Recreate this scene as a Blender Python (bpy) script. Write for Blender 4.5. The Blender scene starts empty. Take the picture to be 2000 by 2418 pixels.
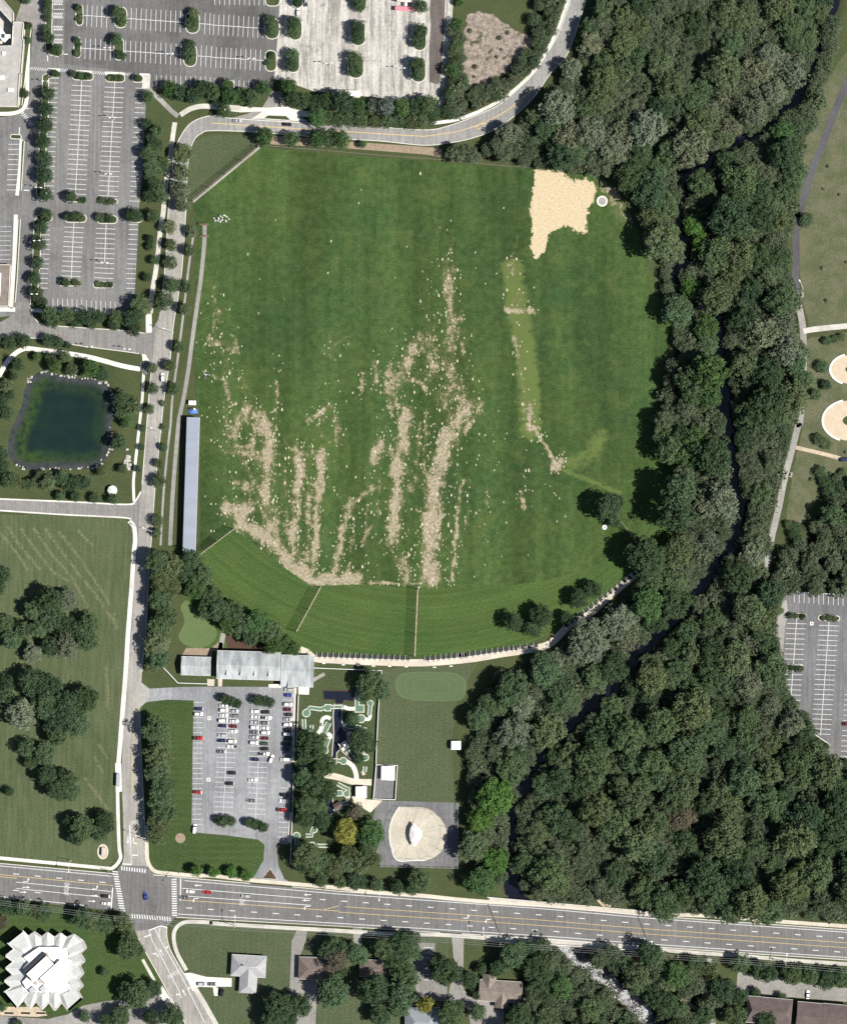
import bpy, math, random
import numpy as np
from mathutils import Vector
from mathutils.geometry import tessellate_polygon

# ---------------------------------------------------------------- scale: one photo pixel = 0.23 m on the ground
S, CX, CY = 0.23, 1000.0, 1209.0
def W(p): return ((p[0] - CX) * S, (CY - p[1]) * S)
def T(ox, oy, k=3.474):                       # coordinates read off an enlarged tile of the photograph
    return lambda pts: [(ox + q[0] / k, oy + q[1] / k) + tuple(q[2:]) for q in pts]
R = math.radians
rnd = random.Random(7)
scene = bpy.context.scene
COL = scene.collection

# ---------------------------------------------------------------- camera
CAMH = 2000.0
cam_d = bpy.data.cameras.new("camera"); cam = bpy.data.objects.new("camera", cam_d); COL.objects.link(cam)
cam_d.sensor_fit = 'HORIZONTAL'; cam_d.sensor_width = 36.0
cam_d.lens = 36.0 * CAMH / (2000 * S)
cam_d.clip_start = 10.0; cam_d.clip_end = 12000.0
cam.location = (0, 0, CAMH); cam.rotation_euler = (0, 0, 0)
scene.camera = cam

# ---------------------------------------------------------------- sky, sun, exposure
SUN_EL, SUN_AZ = R(50), R(107)                # east, a little south
wd = bpy.data.worlds.new("World"); scene.world = wd; wd.use_nodes = True
wn = wd.node_tree.nodes; wn.clear()
sky = wn.new('ShaderNodeTexSky'); sky.sky_type = 'NISHITA'; sky.sun_disc = False
sky.sun_elevation = SUN_EL; sky.sun_rotation = SUN_AZ
bg = wn.new('ShaderNodeBackground'); bg.inputs['Strength'].default_value = 0.05
wo = wn.new('ShaderNodeOutputWorld')
wd.node_tree.links.new(sky.outputs[0], bg.inputs[0]); wd.node_tree.links.new(bg.outputs[0], wo.inputs[0])
sd = bpy.data.lights.new("sun", 'SUN'); sd.energy = 4.7; sd.angle = R(0.5); sd.color = (1.0, 0.955, 0.88)
sun = bpy.data.objects.new("sun", sd); COL.objects.link(sun)
to_sun = Vector((math.cos(SUN_EL) * math.sin(SUN_AZ), math.cos(SUN_EL) * math.cos(SUN_AZ), math.sin(SUN_EL)))
sun.rotation_euler = to_sun.to_track_quat('Z', 'Y').to_euler(); sun.location = (0, 0, 300)
vs = scene.view_settings
vs.view_transform = 'Standard'; vs.look = 'None'; vs.gamma = 1.0; vs.exposure = 0.55; vs.use_curve_mapping = False
scene.cycles.max_bounces = 5; scene.cycles.diffuse_bounces = 2; scene.cycles.glossy_bounces = 2
scene.cycles.transparent_max_bounces = 4; scene.cycles.transmission_bounces = 2

# ---------------------------------------------------------------- node helpers
class NB:
    def __init__(s, name):
        s.m = bpy.data.materials.new(name); s.m.use_nodes = True
        s.t = s.m.node_tree; s.t.nodes.clear()
        s.out = s.t.nodes.new('ShaderNodeOutputMaterial')
        s._pos = None
    def n(s, typ, ins=None, **kw):
        nd = s.t.nodes.new('ShaderNode' + typ)
        for k, v in kw.items(): setattr(nd, k, v)
        for k, v in (ins or {}).items(): s.put(nd.inputs[k], v)
        return nd
    def put(s, sock, v):
        if isinstance(v, bpy.types.NodeSocket): s.t.links.new(v, sock)
        elif isinstance(v, (tuple, list)) and len(v) == 3 and sock.type == 'RGBA': sock.default_value = (*v, 1)
        else: sock.default_value = v
    def pos(s):
        if s._pos is None: s._pos = s.n('NewGeometry').outputs['Position']
        return s._pos
    def noise(s, scale, detail=3, vec=None, rough=0.55):
        return s.n('TexNoise', {'Vector': vec or s.pos(), 'Scale': scale, 'Detail': detail, 'Roughness': rough}).outputs['Fac']
    def vor(s, scale, vec=None, feature='F1', out='Distance'):
        return s.n('TexVoronoi', {'Vector': vec or s.pos(), 'Scale': scale}, feature=feature).outputs[out]
    def rng(s, v, a, b, c=0.0, d=1.0, smooth=True):
        return s.n('MapRange', {'Value': v, 'From Min': a, 'From Max': b, 'To Min': c, 'To Max': d},
                   interpolation_type='SMOOTHSTEP' if smooth else 'LINEAR').outputs[0]
    def math(s, op, a, b=0.0):
        return s.n('Math', {0: a, 1: b}, operation=op).outputs[0]
    def mix(s, f, a, b, mode='MIX'):
        nd = s.n('Mix', data_type='RGBA', blend_type=mode)
        s.put(nd.inputs[0], f); s.put(nd.inputs[6], a); s.put(nd.inputs[7], b)
        return nd.outputs[2]
    def scaled(s, vec, sx, sy, sz=1.0, rz=0.0):
        return s.n('Mapping', {'Vector': vec, 'Rotation': (0, 0, rz), 'Scale': (sx, sy, sz)}).outputs[0]
    def mul(s, c, f):                          # colour times value
        v = s.n('CombineColor', {0: f, 1: f, 2: f}).outputs[0]
        return s.mix(1.0, c, v, 'MULTIPLY')
    def finish(s, col, rough=0.85, bump=None, bdist=0.1, bstr=0.5, spec=0.3, metal=0.0, coat=0.0):
        p = s.n('BsdfPrincipled', {'Base Color': col, 'Roughness': rough, 'Specular IOR Level': spec, 'Metallic': metal, 'Coat Weight': coat})
        if bump is not None:
            b = s.n('Bump', {'Height': bump, 'Distance': bdist, 'Strength': bstr}); s.t.links.new(b.outputs[0], p.inputs['Normal'])
        s.t.links.new(p.outputs[0], s.out.inputs[0])
        return s.m

def plain(name, c, rough=0.7, spec=0.3, var=0.12, scale=1.2, metal=0.0):
    b = NB(name); f = b.rng(b.noise(scale, 4), 0.25, 0.75, 1 - var, 1 + var)
    return b.finish(b.mul(c, f), rough, spec=spec, metal=metal)

def grass(name, c1, c2, c3, stripe=None, grain=0.35, arcs=None):
    b = NB(name)
    big = b.rng(b.noise(0.018, 4), 0.32, 0.68)
    med = b.rng(b.noise(0.11, 5, rough=0.65), 0.3, 0.7)
    c = b.mix(big, c1, c2); c = b.mix(b.math('MULTIPLY', med, 0.55), c, c3)
    if arcs:
        dd = b.n('VectorMath', {0: b.pos(), 1: (arcs[0], arcs[1], 0)}, operation='DISTANCE').outputs['Value']
        w = b.noise(1.0, 3, b.n('CombineXYZ', {0: b.math('MULTIPLY', dd, .42), 1: b.math('MULTIPLY', b.noise(.01, 1), 2.0)}).outputs[0])
        c = b.mul(c, b.rng(w, .3, .7, .87, 1.14))
    if stripe:
        ang, width, amt = stripe
        v = b.scaled(b.pos(), 1, 1, 1, R(ang))
        sx = b.n('SeparateXYZ', {0: v}).outputs[0]
        wob = b.math('MULTIPLY', b.math('SUBTRACT', b.noise(0.05, 2), 0.5), width * 0.5)
        w = b.math('SINE', b.math('MULTIPLY', b.math('ADD', sx, wob), math.pi / width))
        pat = b.math('MULTIPLY', w, b.rng(b.noise(0.03, 2), 0.3, 0.7))
        c = b.mul(c, b.math('ADD', 1.0, b.math('MULTIPLY', pat, amt)))
    fine = b.rng(b.noise(1.3, 3, rough=0.7), 0.3, 0.7, 1 - grain, 1 + grain)
    c = b.mul(c, fine)
    return b.finish(c, 0.95, bump=b.noise(2.2, 2), bdist=0.25, bstr=0.6, spec=0.1)

def asphalt(name, c, patch=0.2, streak=None, crack=0.0):
    b = NB(name)
    f = b.rng(b.noise(0.035, 5, rough=0.6), 0.3, 0.7, 1 - patch, 1 + patch)
    f = b.math('MULTIPLY', f, b.rng(b.noise(0.6, 5, rough=0.75), 0.3, 0.7, 0.87, 1.13))
    if streak is not None:
        v = b.scaled(b.pos(), 0.9, 0.03, 1, R(streak))
        f = b.math('MULTIPLY', f, b.rng(b.noise(1.0, 3, v), 0.3, 0.7, 0.86, 1.14))
    f = b.math('MULTIPLY', f, b.rng(b.noise(.55, 4, rough=.7), .60, .72, 1.0, .74)); f = b.math('MULTIPLY', f, b.rng(b.noise(.09, 3), .58, .66, 1.0, .88))
    col = b.mul(c, f)
    if crack:
        vv = b.n('VectorMath', {0: b.pos(), 1: b.n('TexNoise', {'Vector': b.pos(), 'Scale': 0.25}).outputs['Color']}, operation='ADD').outputs[0]
        e = b.n('TexVoronoi', {'Vector': vv, 'Scale': 0.13}, feature='DISTANCE_TO_EDGE').outputs['Distance']
        k = b.rng(e, 0.0, 0.05, crack, 0.0)
        col = b.mix(b.math('MULTIPLY', k, b.rng(b.noise(0.03, 2), 0.35, 0.6)), col, tuple(x * 0.35 for x in c))
    return b.finish(col, 0.9, bump=b.noise(3.0, 2), bdist=0.03, spec=0.2)

def concrete(name, c, joint=3.0, rot=0.0, stain=0.15):
    b = NB(name)
    f = b.rng(b.noise(0.09, 5, rough=0.65), 0.3, 0.7, 1 - stain, 1 + stain * 0.5)
    f = b.math('MULTIPLY', f, b.rng(b.noise(1.0, 4), 0.3, 0.7, 0.93, 1.05))
    if joint:
        br = b.n('TexBrick', {'Vector': b.scaled(b.pos(), 1, 1, 1, rot), 'Scale': 1.0, 'Mortar Size': 0.05, 'Brick Width': joint, 'Row Height': joint,
                 'Color1': (1, 1, 1), 'Color2': (.95, .95, .95), 'Mortar': (.72, .72, .72)}, offset=0.0)
        col = b.mix(1.0, b.mul(c, f), br.outputs[0], 'MULTIPLY')
    else: col = b.mul(c, f)
    return b.finish(col, 0.85, spec=0.25)

# ---------------------------------------------------------------- materials
M = {}
def west_mat():
    b = NB('lawn_west'); at = b.n('Attribute', attribute_name='wear'); pale = b.n('SeparateColor', {0: at.outputs['Color']}).outputs[0]
    c = b.mix(b.rng(b.noise(.018, 4), .32, .68), (.080, .102, .052), (.066, .090, .043))
    c = b.mix(b.math('MULTIPLY', b.rng(b.noise(.1, 5, rough=.65), .3, .7), .5), c, (.102, .116, .062))
    v = b.scaled(b.pos(), .55, .05, 1, R(-38))
    c = b.mul(c, b.rng(b.noise(1.0, 3, v), .3, .7, .86, 1.14))
    k = b.rng(b.math('ADD', pale, b.math('MULTIPLY', b.math('SUBTRACT', b.noise(.5, 4, rough=.7), .5), 1.6)), .40, 1.0, 0, .75)
    c = b.mix(k, c, (.185, .180, .105))
    c = b.mul(c, b.rng(b.noise(1.3, 3, rough=.7), .3, .7, .75, 1.25))
    return b.finish(c, .95, bump=b.noise(2.2, 2), bdist=.25, bstr=.6, spec=.1)
M['lawn_west'] = west_mat()
M['lawn'] = grass('lawn', (.056, .078, .034), (.046, .067, .029), (.074, .088, .042))
M['lawn_rich'] = grass('lawn_rich', (.047, .082, .026), (.040, .068, .023), (.064, .090, .032), stripe=(90, 1.8, .10))
M['lawn_plain'] = grass('lawn_plain', (.072, .092, .048), (.062, .082, .041), (.090, .104, .058), stripe=(0, 1.5, .06))
M['apron'] = grass('apron', (.044, .088, .024), (.062, .102, .028), (.074, .106, .034), arcs=W((990, 780)))
M['green_fine'] = grass('green_fine', (.105, .150, .060), (.095, .140, .055), (.125, .160, .075), grain=.12)
M['oval'] = grass('oval', (.085, .125, .062), (.078, .115, .055), (.10, .135, .07), stripe=(0, 1.1, .08), grain=.15)
M['oval_pale'] = grass('oval_pale', (.094, .135, .068), (.088, .126, .062), (.108, .142, .076), grain=.12)
M['meadow'] = grass('meadow', (.110, .118, .052), (.088, .102, .042), (.155, .142, .078), stripe=(15, 5.0, .10), grain=.4)
M['asph_dark'] = asphalt('asph_dark', (.130, .128, .128), .25, 0, .15)
M['asph'] = asphalt('asph', (.168, .168, .167), .16, 4, .12)
M['asph_lot3'] = asphalt('asph_lot3', (.150, .151, .155), .15, 5, .15)
M['asph_blue'] = asphalt('asph_blue', (.240, .246, .258), .22, 0, .1)
M['road'] = asphalt('road', (.155, .154, .153), .12, 90, .1)
M['street'] = asphalt('street', (.290, .278, .258), .12, 4, .12)
M['street_b'] = asphalt('street_b', (.215, .208, .200), .10, 90, .12)
M['curve'] = asphalt('curve', (.265, .260, .252), .12, 60, .12)
M['drive'] = asphalt('drive', (.26, .25, .235), .15, None, .3)
M['trail'] = asphalt('trail', (.085, .084, .090), .2)
M['trail_old'] = asphalt('trail_old', (.30, .29, .27), .2)
M['conc'] = concrete('conc', (.55, .53, .48), stain=.22)
M['conc_white'] = concrete('conc_white', (.70, .68, .63), 2.4, stain=.2)
M['conc_cream'] = concrete('conc_cream', (.60, .54, .45), 2.4, stain=.18)
M['cream_pad'] = concrete('cream_pad', (.50, .465, .385), 4.0, .3, .16)
M['kerb'] = plain('kerb', (.62, .60, .55), .85)
M['white'] = plain('white_paint', (.80, .80, .78), .6, var=.08)
M['mark'] = plain('marking_white', (.64, .64, .64), .8, var=.22, scale=2.5)
M['mark_worn'] = plain('marking_worn', (.50, .51, .53), .8, var=.3, scale=1.5)
M['yellow'] = plain('marking_yellow', (.62, .44, .18), .8, var=.2, scale=2.0)
M['soil'] = plain('bare_soil', (.27, .21, .155), .95, var=.2, scale=.7)
M['dirt'] = plain('pale_dirt', (.46, .38, .28), .95, var=.2, scale=.5)
M['infield'] = plain('infield_clay', (.52, .43, .32), .95, var=.08, scale=.3)
M['mulch'] = plain('mulch', (.075, .045, .032), .95, var=.3, scale=1.0)
M['timber'] = plain('timber', (.22, .15, .10), .85, var=.25)
M['dark'] = plain('dark_metal', (.035, .035, .04), .5, var=.1)
M['grey_metal'] = plain('grey_metal', (.36, .37, .38), .45, spec=.5)
M['mat_dark'] = plain('rubber_mat', (.04, .045, .04), .9, var=.3)
M['wall_white'] = plain('wall_white', (.68, .67, .63), .8)
M['wall_tan'] = plain('wall_tan', (.40, .35, .28), .85)
M['wall_grey'] = plain('wall_grey', (.38, .38, .37), .85)
M['glass'] = plain('dark_glass', (.012, .014, .018), .06, spec=.6, var=.02)
M['tyre'] = plain('tyre', (.02, .02, .02), .9, var=.05)
M['lamp_red'] = plain('tail_lamp', (.35, .02, .02), .3)
M['lamp_clear'] = plain('head_lamp', (.75, .75, .75), .2)
M['carpet'] = plain('golf_carpet', (.115, .185, .130), .95, var=.10, scale=2.0)
M['pale_edge'] = plain('pale_border', (.62, .62, .55), .8)
M['tarp'] = plain('blue_tarp', (.10, .20, .55), .5, var=.25, scale=3)
M['bark'] = plain('bark', (.11, .085, .065), .95, var=.25, scale=3)
M['deadwood'] = plain('pale_wood', (.34, .32, .28), .9, var=.2, scale=3)
M['rock'] = plain('rock', (.42, .40, .38), .9, var=.3, scale=2)
M['pink'] = plain('pink_awning', (.62, .22, .26), .7)
M['signwhite'] = plain('sign_face', (.75, .75, .75), .5)
M['skin'] = plain('skin', (.45, .27, .19), .6)
M['cloth'] = plain('dark_clothing', (.04, .04, .07), .9)
def brick():
    b = NB('brick_wall')
    t = b.n('TexBrick', {'Vector': b.n('TexCoord').outputs['Object'], 'Scale': 4.0, 'Color1': (.16, .07, .05), 'Color2': (.20, .09, .06), 'Mortar': (.25, .22, .2)})
    return b.finish(t.outputs[0], .9)
M['brick'] = brick()
def shingle(name, c, var=.18):
    b = NB(name); f = b.rng(b.noise(.35, 5, rough=.7), .3, .7, 1 - var, 1 + var)
    f = b.math('MULTIPLY', f, b.rng(b.noise(4.0, 2), .3, .7, .88, 1.12))
    return b.finish(b.mul(c, f), .9, bump=b.noise(6.0, 2), bdist=.03)
M['roof_brown'] = shingle('roof_brown', (.165, .130, .115)); M['roof_dkbrown'] = shingle('roof_dark_brown', (.115, .09, .085))
M['roof_grey'] = shingle('roof_grey', (.34, .34, .35), .1); M['roof_slate'] = shingle('roof_slate', (.20, .172, .148))
M['roof_blue'] = shingle('roof_blue', (.24, .27, .30), .1); M['roof_flat'] = shingle('roof_flat', (.36, .35, .33), .12)
M['roof_white'] = shingle('roof_white', (.78, .77, .74), .08); M['roof_plate'] = shingle('roof_plate', (.46, .475, .465), .08)
def seam(name, c, axis=0, pitch=.6, stain=.12):
    b = NB(name); xyz = b.n('SeparateXYZ', {0: b.n('TexCoord').outputs['Object']}).outputs[axis]
    w = b.math('SINE', b.math('MULTIPLY', xyz, 2 * math.pi / pitch))
    f = b.rng(b.noise(.2, 5, b.scaled(b.pos(), 1.6 if axis == 0 else .3, .3 if axis == 0 else 1.6)), .3, .7, 1 - stain, 1 + stain)
    return b.finish(b.mul(c, f), .42, bump=w, bdist=.03, bstr=.35, spec=.5)
M['metal_blue'] = seam('roof_metal_blue', (.30, .335, .40), 1, .6, .05)
M['metal_grey'] = seam('roof_metal_grey', (.36, .385, .39), 0, .5, .30)
def paint_obj():
    b = NB('car_paint'); oi = b.n('ObjectInfo')
    return b.finish(oi.outputs['Color'], .28, spec=.5, coat=.6)
M['paint'] = paint_obj()
def leaf(name, objcol=True):
    b = NB(name); oi = b.n('ObjectInfo')
    c = oi.outputs['Color'] if objcol else None
    if not objcol:
        f = b.rng(b.noise(.06, 2), .35, .65); c = b.mix(f, (.082, .114, .066), (.112, .136, .084))
    f1 = b.rng(b.noise(.4, 3, rough=.6), .28, .72, .80, 1.22)
    f2 = b.rng(b.noise(3.5, 1), .3, .7, .8, 1.22)
    c = b.mul(c, b.math('MULTIPLY', f1, f2))
    d = b.n('BsdfDiffuse', {'Color': c}); tr = b.n('BsdfTranslucent', {'Color': b.mix(1.0, c, (1.1, 1.15, .6), 'MULTIPLY')})
    mx = b.n('MixShader', {0: .16}); b.t.links.new(d.outputs[0], mx.inputs[1]); b.t.links.new(tr.outputs[0], mx.inputs[2])
    b.t.links.new(mx.outputs[0], b.out.inputs[0])
    return b.m
M['leaf'] = leaf('leaf'); M['leaf_wood'] = leaf('leaf_wood', False)
def water(name, c, bump, scale, rough=.06, foam=0.0):
    b = NB(name); n = b.noise(scale, 4, rough=.65); col = c; r = rough
    if foam:
        k = b.rng(b.math('MULTIPLY', b.noise(1.4, 4, rough=.8), b.rng(b.noise(.12, 2), .3, .7, .75, 1.2)), .52, .60)
        col = b.mix(b.math('MULTIPLY', k, foam), c, (.75, .77, .78)); r = b.math('ADD', b.math('MULTIPLY', k, .5), rough)
    return b.finish(col, r, bump=n, bdist=.25, bstr=bump, spec=.5)
M['creek'] = water('creek_water', (.008, .009, .016), .2, .5)
M['riffle'] = water('riffle_water', (.045, .045, .045), 1.0, 1.3, .12, .6)
M['pool'] = water('pool_water', (.012, .016, .028), .1, 1.0)
def pond_mat():
    b = NB('pond_water'); sh = b.n('Attribute', attribute_name='wear').outputs['Color']
    r = b.n('SeparateColor', {0: sh}).outputs
    c = b.mix(b.rng(b.noise(.1, 4), .3, .7), (.010, .020, .022), (.012, .028, .022))
    al = b.math('MULTIPLY', r[0], b.rng(b.noise(.22, 5, rough=.7), .3, .62))
    c = b.mix(al, c, (.036, .066, .020))
    c = b.mix(b.math('MULTIPLY', r[1], b.rng(b.noise(.35, 4), .3, .6, .4, 1)), c, (.055, .058, .062))
    return b.finish(c, .08, bump=b.noise(1.6, 3), bdist=.05, bstr=.10, spec=.06)
M['pond'] = pond_mat()
def field_mat():
    b = NB('range_turf'); at = b.n('Attribute', attribute_name='wear')
    bare, spot, straw = b.n('SeparateColor', {0: at.outputs['Color']}).outputs[:3]; lite = at.outputs['Alpha']
    big = b.rng(b.noise(.014, 4), .32, .68); med = b.rng(b.noise(.09, 5, rough=.65), .3, .7)
    c = b.mix(big, (.031, .063, .021), (.047, .080, .022)); c = b.mix(b.math('MULTIPLY', med, .6), c, (.058, .090, .030)); c = b.mul(c, b.rng(b.noise(.28, 4, rough=.7), .3, .7, .80, 1.22))
    v = b.scaled(b.pos(), .30, .010, 1, R(-3))
    c = b.mul(c, b.rng(b.noise(1.0, 4, v, .6), .3, .7, .92, 1.08)); c = b.mul(c, b.rng(b.noise(1.0, 2, b.scaled(b.pos(), .045, .004)), .3, .7, .8, 1.25))
    c = b.mix(b.rng(b.noise(.045, 5, rough=.7), .52, .72, 0, .5), c, (.082, .112, .032))
    c = b.mul(c, b.rng(b.noise(1.2, 4, rough=.8), .3, .7, .68, 1.32))
    c = b.mix(b.rng(b.math('ADD', lite, b.math('MULTIPLY', b.math('SUBTRACT', b.noise(.3, 5, rough=.7), .5), 1.6)), .3, .9, 0, .7), c, (.125, .165, .050))
    # thin turf: ragged patches follow the strokes
    rag = b.math('ADD', b.math('ADD', b.math('MULTIPLY', b.noise(.10, 3, b.scaled(b.pos(), 1.5, .7), .6), .45), b.math('MULTIPLY', b.noise(.30, 4, rough=.7), .40)), b.math('MULTIPLY', b.noise(.95, 4, rough=.75), .30))
    wr = b.math('ADD', bare, b.math('MULTIPLY', b.math('SUBTRACT', rag, .575), 3.5)); c = b.mix(b.math('MULTIPLY', b.rng(wr, .12, .55, 0, .6), b.rng(bare, .03, .16)), c, (.115, .125, .050))
    k = b.rng(wr, .42, .76); k = b.math('MULTIPLY', k, b.rng(bare, .03, .16))
    soil = b.mix(b.rng(b.noise(.8, 4, rough=.7), .35, .65), (.235, .198, .138), (.40, .345, .245))
    soil = b.mix(b.rng(b.noise(1.5, 3), .58, .66, 0, .8), soil, (.06, .085, .035))
    c = b.mix(k, c, soil)
    # sand filled divots, many small pale spots
    vv = b.scaled(b.pos(), 1.3, .66)
    vt = b.n('TexVoronoi', {'Vector': vv, 'Scale': .46, 'Randomness': 1.0})
    rr = b.n('SeparateColor', {0: vt.outputs['Color']}).outputs
    rad = b.math('MULTIPLY_ADD', rr[1], .17); b.t.nodes[-1].inputs[2].default_value = .13
    inside = b.math('LESS_THAN', vt.outputs['Distance'], rad); keep = b.math('LESS_THAN', rr[0], spot)
    c = b.mix(b.math('MULTIPLY', inside, keep), c, b.mix(rr[2], (.38, .37, .27), (.54, .48, .37)))
    vt = b.n('TexVoronoi', {'Vector': b.scaled(b.pos(), 1.2, .62, 1, .05), 'Scale': .85, 'Randomness': 1.0}); rr = b.n('SeparateColor', {0: vt.outputs['Color']}).outputs
    inside = b.math('LESS_THAN', vt.outputs['Distance'], .30); keep = b.math('LESS_THAN', rr[0], b.math('MULTIPLY', spot, .42))
    c = b.mix(b.math('MULTIPLY', inside, keep), c, b.mix(rr[2], (.34, .33, .24), (.50, .44, .34)))
    sk = b.rng(b.math('ADD', straw, b.math('MULTIPLY', b.math('SUBTRACT', rag, .575), 4.0)), .38, .48); sk = b.math('MULTIPLY', sk, b.rng(straw, .05, .2))
    sc = b.mix(b.rng(b.noise(1.1, 4, b.scaled(b.pos(), .5, 1.6)), .3, .7), (.44, .36, .23), (.60, .50, .34))
    sc = b.mix(b.rng(b.noise(1.1, 4, rough=.75), .60, .68), sc, (.30, .25, .13))
    c = b.mix(sk, c, sc)
    return b.finish(c, .95, bump=b.noise(2.2, 2), bdist=.2, bstr=.5, spec=.1)
M['field'] = field_mat()
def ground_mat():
    b = NB('ground_cover'); at = b.n('Attribute', attribute_name='wear')
    wood, dry, mead = b.n('SeparateColor', {0: at.outputs['Color']}).outputs[:3]; wet = at.outputs['Alpha']
    big = b.rng(b.noise(.018, 4), .32, .68); med = b.rng(b.noise(.11, 5, rough=.65), .3, .7)
    c = b.mix(big, (.060, .076, .034), (.048, .064, .029)); c = b.mix(b.math('MULTIPLY', med, .5), c, (.082, .092, .038))
    rag = b.math('MULTIPLY', b.math('SUBTRACT', b.noise(.15, 5, rough=.7), .5), .9)
    md = b.mix(b.rng(b.noise(.10, 5, rough=.7), .35, .65), (.082, .098, .050), (.128, .128, .080))
    c = b.mix(b.rng(b.math('ADD', mead, rag), .4, .6), c, md)
    dr = b.mix(b.rng(b.noise(.35, 5, rough=.75), .3, .7), (.14, .115, .095), (.36, .31, .265))
    dr = b.mix(b.rng(b.noise(.12, 3), .55, .65), dr, (.06, .07, .03))
    c = b.mix(b.rng(b.math('ADD', dry, rag), .4, .6), c, dr)
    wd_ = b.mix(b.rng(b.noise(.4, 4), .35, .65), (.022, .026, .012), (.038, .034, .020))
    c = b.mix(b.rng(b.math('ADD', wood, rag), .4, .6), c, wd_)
    bank = b.mix(b.rng(b.noise(.3, 4), .35, .65), (.040, .032, .022), (.075, .058, .040))
    c = b.mix(b.rng(wet, .2, .6), c, bank)
    c = b.mul(c, b.rng(b.noise(1.3, 3, rough=.7), .3, .7, .75, 1.25))
    return b.finish(c, .95, bump=b.noise(1.8, 3), bdist=.3, bstr=.6, spec=.1)
M['ground'] = ground_mat()
def stained():
    b = NB('stained_concrete')
    c = b.mix(b.rng(b.noise(.05, 5, rough=.7), .3, .7), (.44, .42, .385), (.53, .51, .475))
    v = b.scaled(b.pos(), .45, .035)
    c = b.mul(c, b.rng(b.noise(1.0, 5, v, .75), .34, .60, .50, 1.08)); c = b.mul(c, b.rng(b.noise(.7, 5, rough=.8), .3, .6, .72, 1.08))
    c = b.mix(b.rng(b.noise(.07, 6, rough=.8), .54, .68, 0, .75), c, (.21, .185, .165))
    br = b.n('TexBrick', {'Vector': b.pos(), 'Scale': 1.0, 'Mortar Size': .06, 'Brick Width': 4.6, 'Row Height': 4.6, 'Color1': (1, 1, 1), 'Color2': (.95, .95, .95), 'Mortar': (.84, .83, .82)}, offset=0.0)
    return b.finish(b.mix(1.0, c, br.outputs[0], 'MULTIPLY'), .9, spec=.2)
M['stained'] = stained()
M['stain_dark'] = asphalt('stain_dark', (.11, .095, .09), .3, 3)
# ---------------------------------------------------------------- object helpers
def tag(o, label=None, cat=None, group=None, kind=None):
    if label: o['label'] = label
    if cat: o['category'] = cat
    if group: o['group'] = group
    if kind: o['kind'] = kind
    return o
def new_mesh(name, V, F):
    me = bpy.data.meshes.new(name); me.from_pydata([tuple(v) for v in V], [], [tuple(f) for f in F]); me.update(); return me
def obj(name, me, mat=None, parent=None, loc=(0, 0, 0), rz=0.0, scale=None):
    o = bpy.data.objects.new(name, me); COL.objects.link(o)
    if mat is not None and not me.materials: me.materials.append(M[mat] if isinstance(mat, str) else mat)
    o.location = loc; o.rotation_euler = (0, 0, rz)
    if scale is not None: o.scale = (scale,) * 3 if not isinstance(scale, (tuple, list)) else scale
    if parent is not None: o.parent = parent
    return o
def thing(name, label, cat, px, rz=0.0, scale=None, group=None, z=0.0):
    o = bpy.data.objects.new(name, None); COL.objects.link(o); x, y = W(px)
    o.location = (x, y, z); o.rotation_euler = (0, 0, rz); o.empty_display_size = .5
    if scale is not None: o.scale = (scale,) * 3 if not isinstance(scale, (tuple, list)) else scale
    return tag(o, label, cat, group)
def copy_tree(o, parent=None):
    c = o.copy(); COL.objects.link(c); c.parent = parent
    for ch in list(o.children): copy_tree(ch, c)
    return c

class MB:
    def __init__(s): s.V = []; s.F = []
    def add(s, V, F):
        n = len(s.V); s.V += [tuple(v) for v in V]; s.F += [tuple(i + n for i in f) for f in F]; return s
    def box(s, c, d, rz=0.0):
        x, y, z = [q / 2 for q in d]; ca, sa = math.cos(rz), math.sin(rz)
        V = [(c[0] + a * x * ca - b * y * sa, c[1] + a * x * sa + b * y * ca, c[2] + e * z) for e in (-1, 1) for a, b in ((-1, -1), (1, -1), (1, 1), (-1, 1))]
        return s.add(V, [(3, 2, 1, 0), (4, 5, 6, 7), (0, 1, 5, 4), (1, 2, 6, 5), (2, 3, 7, 6), (3, 0, 4, 7)])
    def tube(s, p, q, r0, r1=None, n=8, caps=True):
        p, q = Vector(p), Vector(q); r1 = r0 if r1 is None else r1; d = (q - p).normalized()
        u = d.orthogonal().normalized(); w = d.cross(u); V = []
        for c, r in ((p, r0), (q, r1)):
            V += [tuple(c + (u * math.cos(2 * math.pi * i / n) + w * math.sin(2 * math.pi * i / n)) * r) for i in range(n)]
        F = [(i, (i + 1) % n, n + (i + 1) % n, n + i) for i in range(n)]
        if caps: F += [tuple(range(n - 1, -1, -1)), tuple(range(n, 2 * n))]
        return s.add(V, F)
    def prism(s, poly, z0, z1):                # poly in metres
        n = len(poly); a = sum(poly[i][0] * poly[(i + 1) % n][1] - poly[(i + 1) % n][0] * poly[i][1] for i in range(n))
        if a < 0: poly = poly[::-1]
        V = [(x, y, z0) for x, y in poly] + [(x, y, z1) for x, y in poly]
        F = [(i, (i + 1) % n, n + (i + 1) % n, n + i) for i in range(n)]
        for t in tess(poly): F.append(tuple(n + i for i in t))
        return s.add(V, F)
    def build(s, name, mat, parent=None, loc=(0, 0, 0), rz=0.0):
        return obj(name, new_mesh(name, s.V, s.F), mat, parent, loc, rz)
def tess(poly):
    out = []
    for t in tessellate_polygon([[Vector((x, y, 0)) for x, y in poly]]):
        a, b, c = (poly[i] for i in t)
        if (b[0] - a[0]) * (c[1] - a[1]) - (c[0] - a[0]) * (b[1] - a[1]) < 0: t = t[::-1]
        out.append(tuple(t))
    return out
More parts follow.
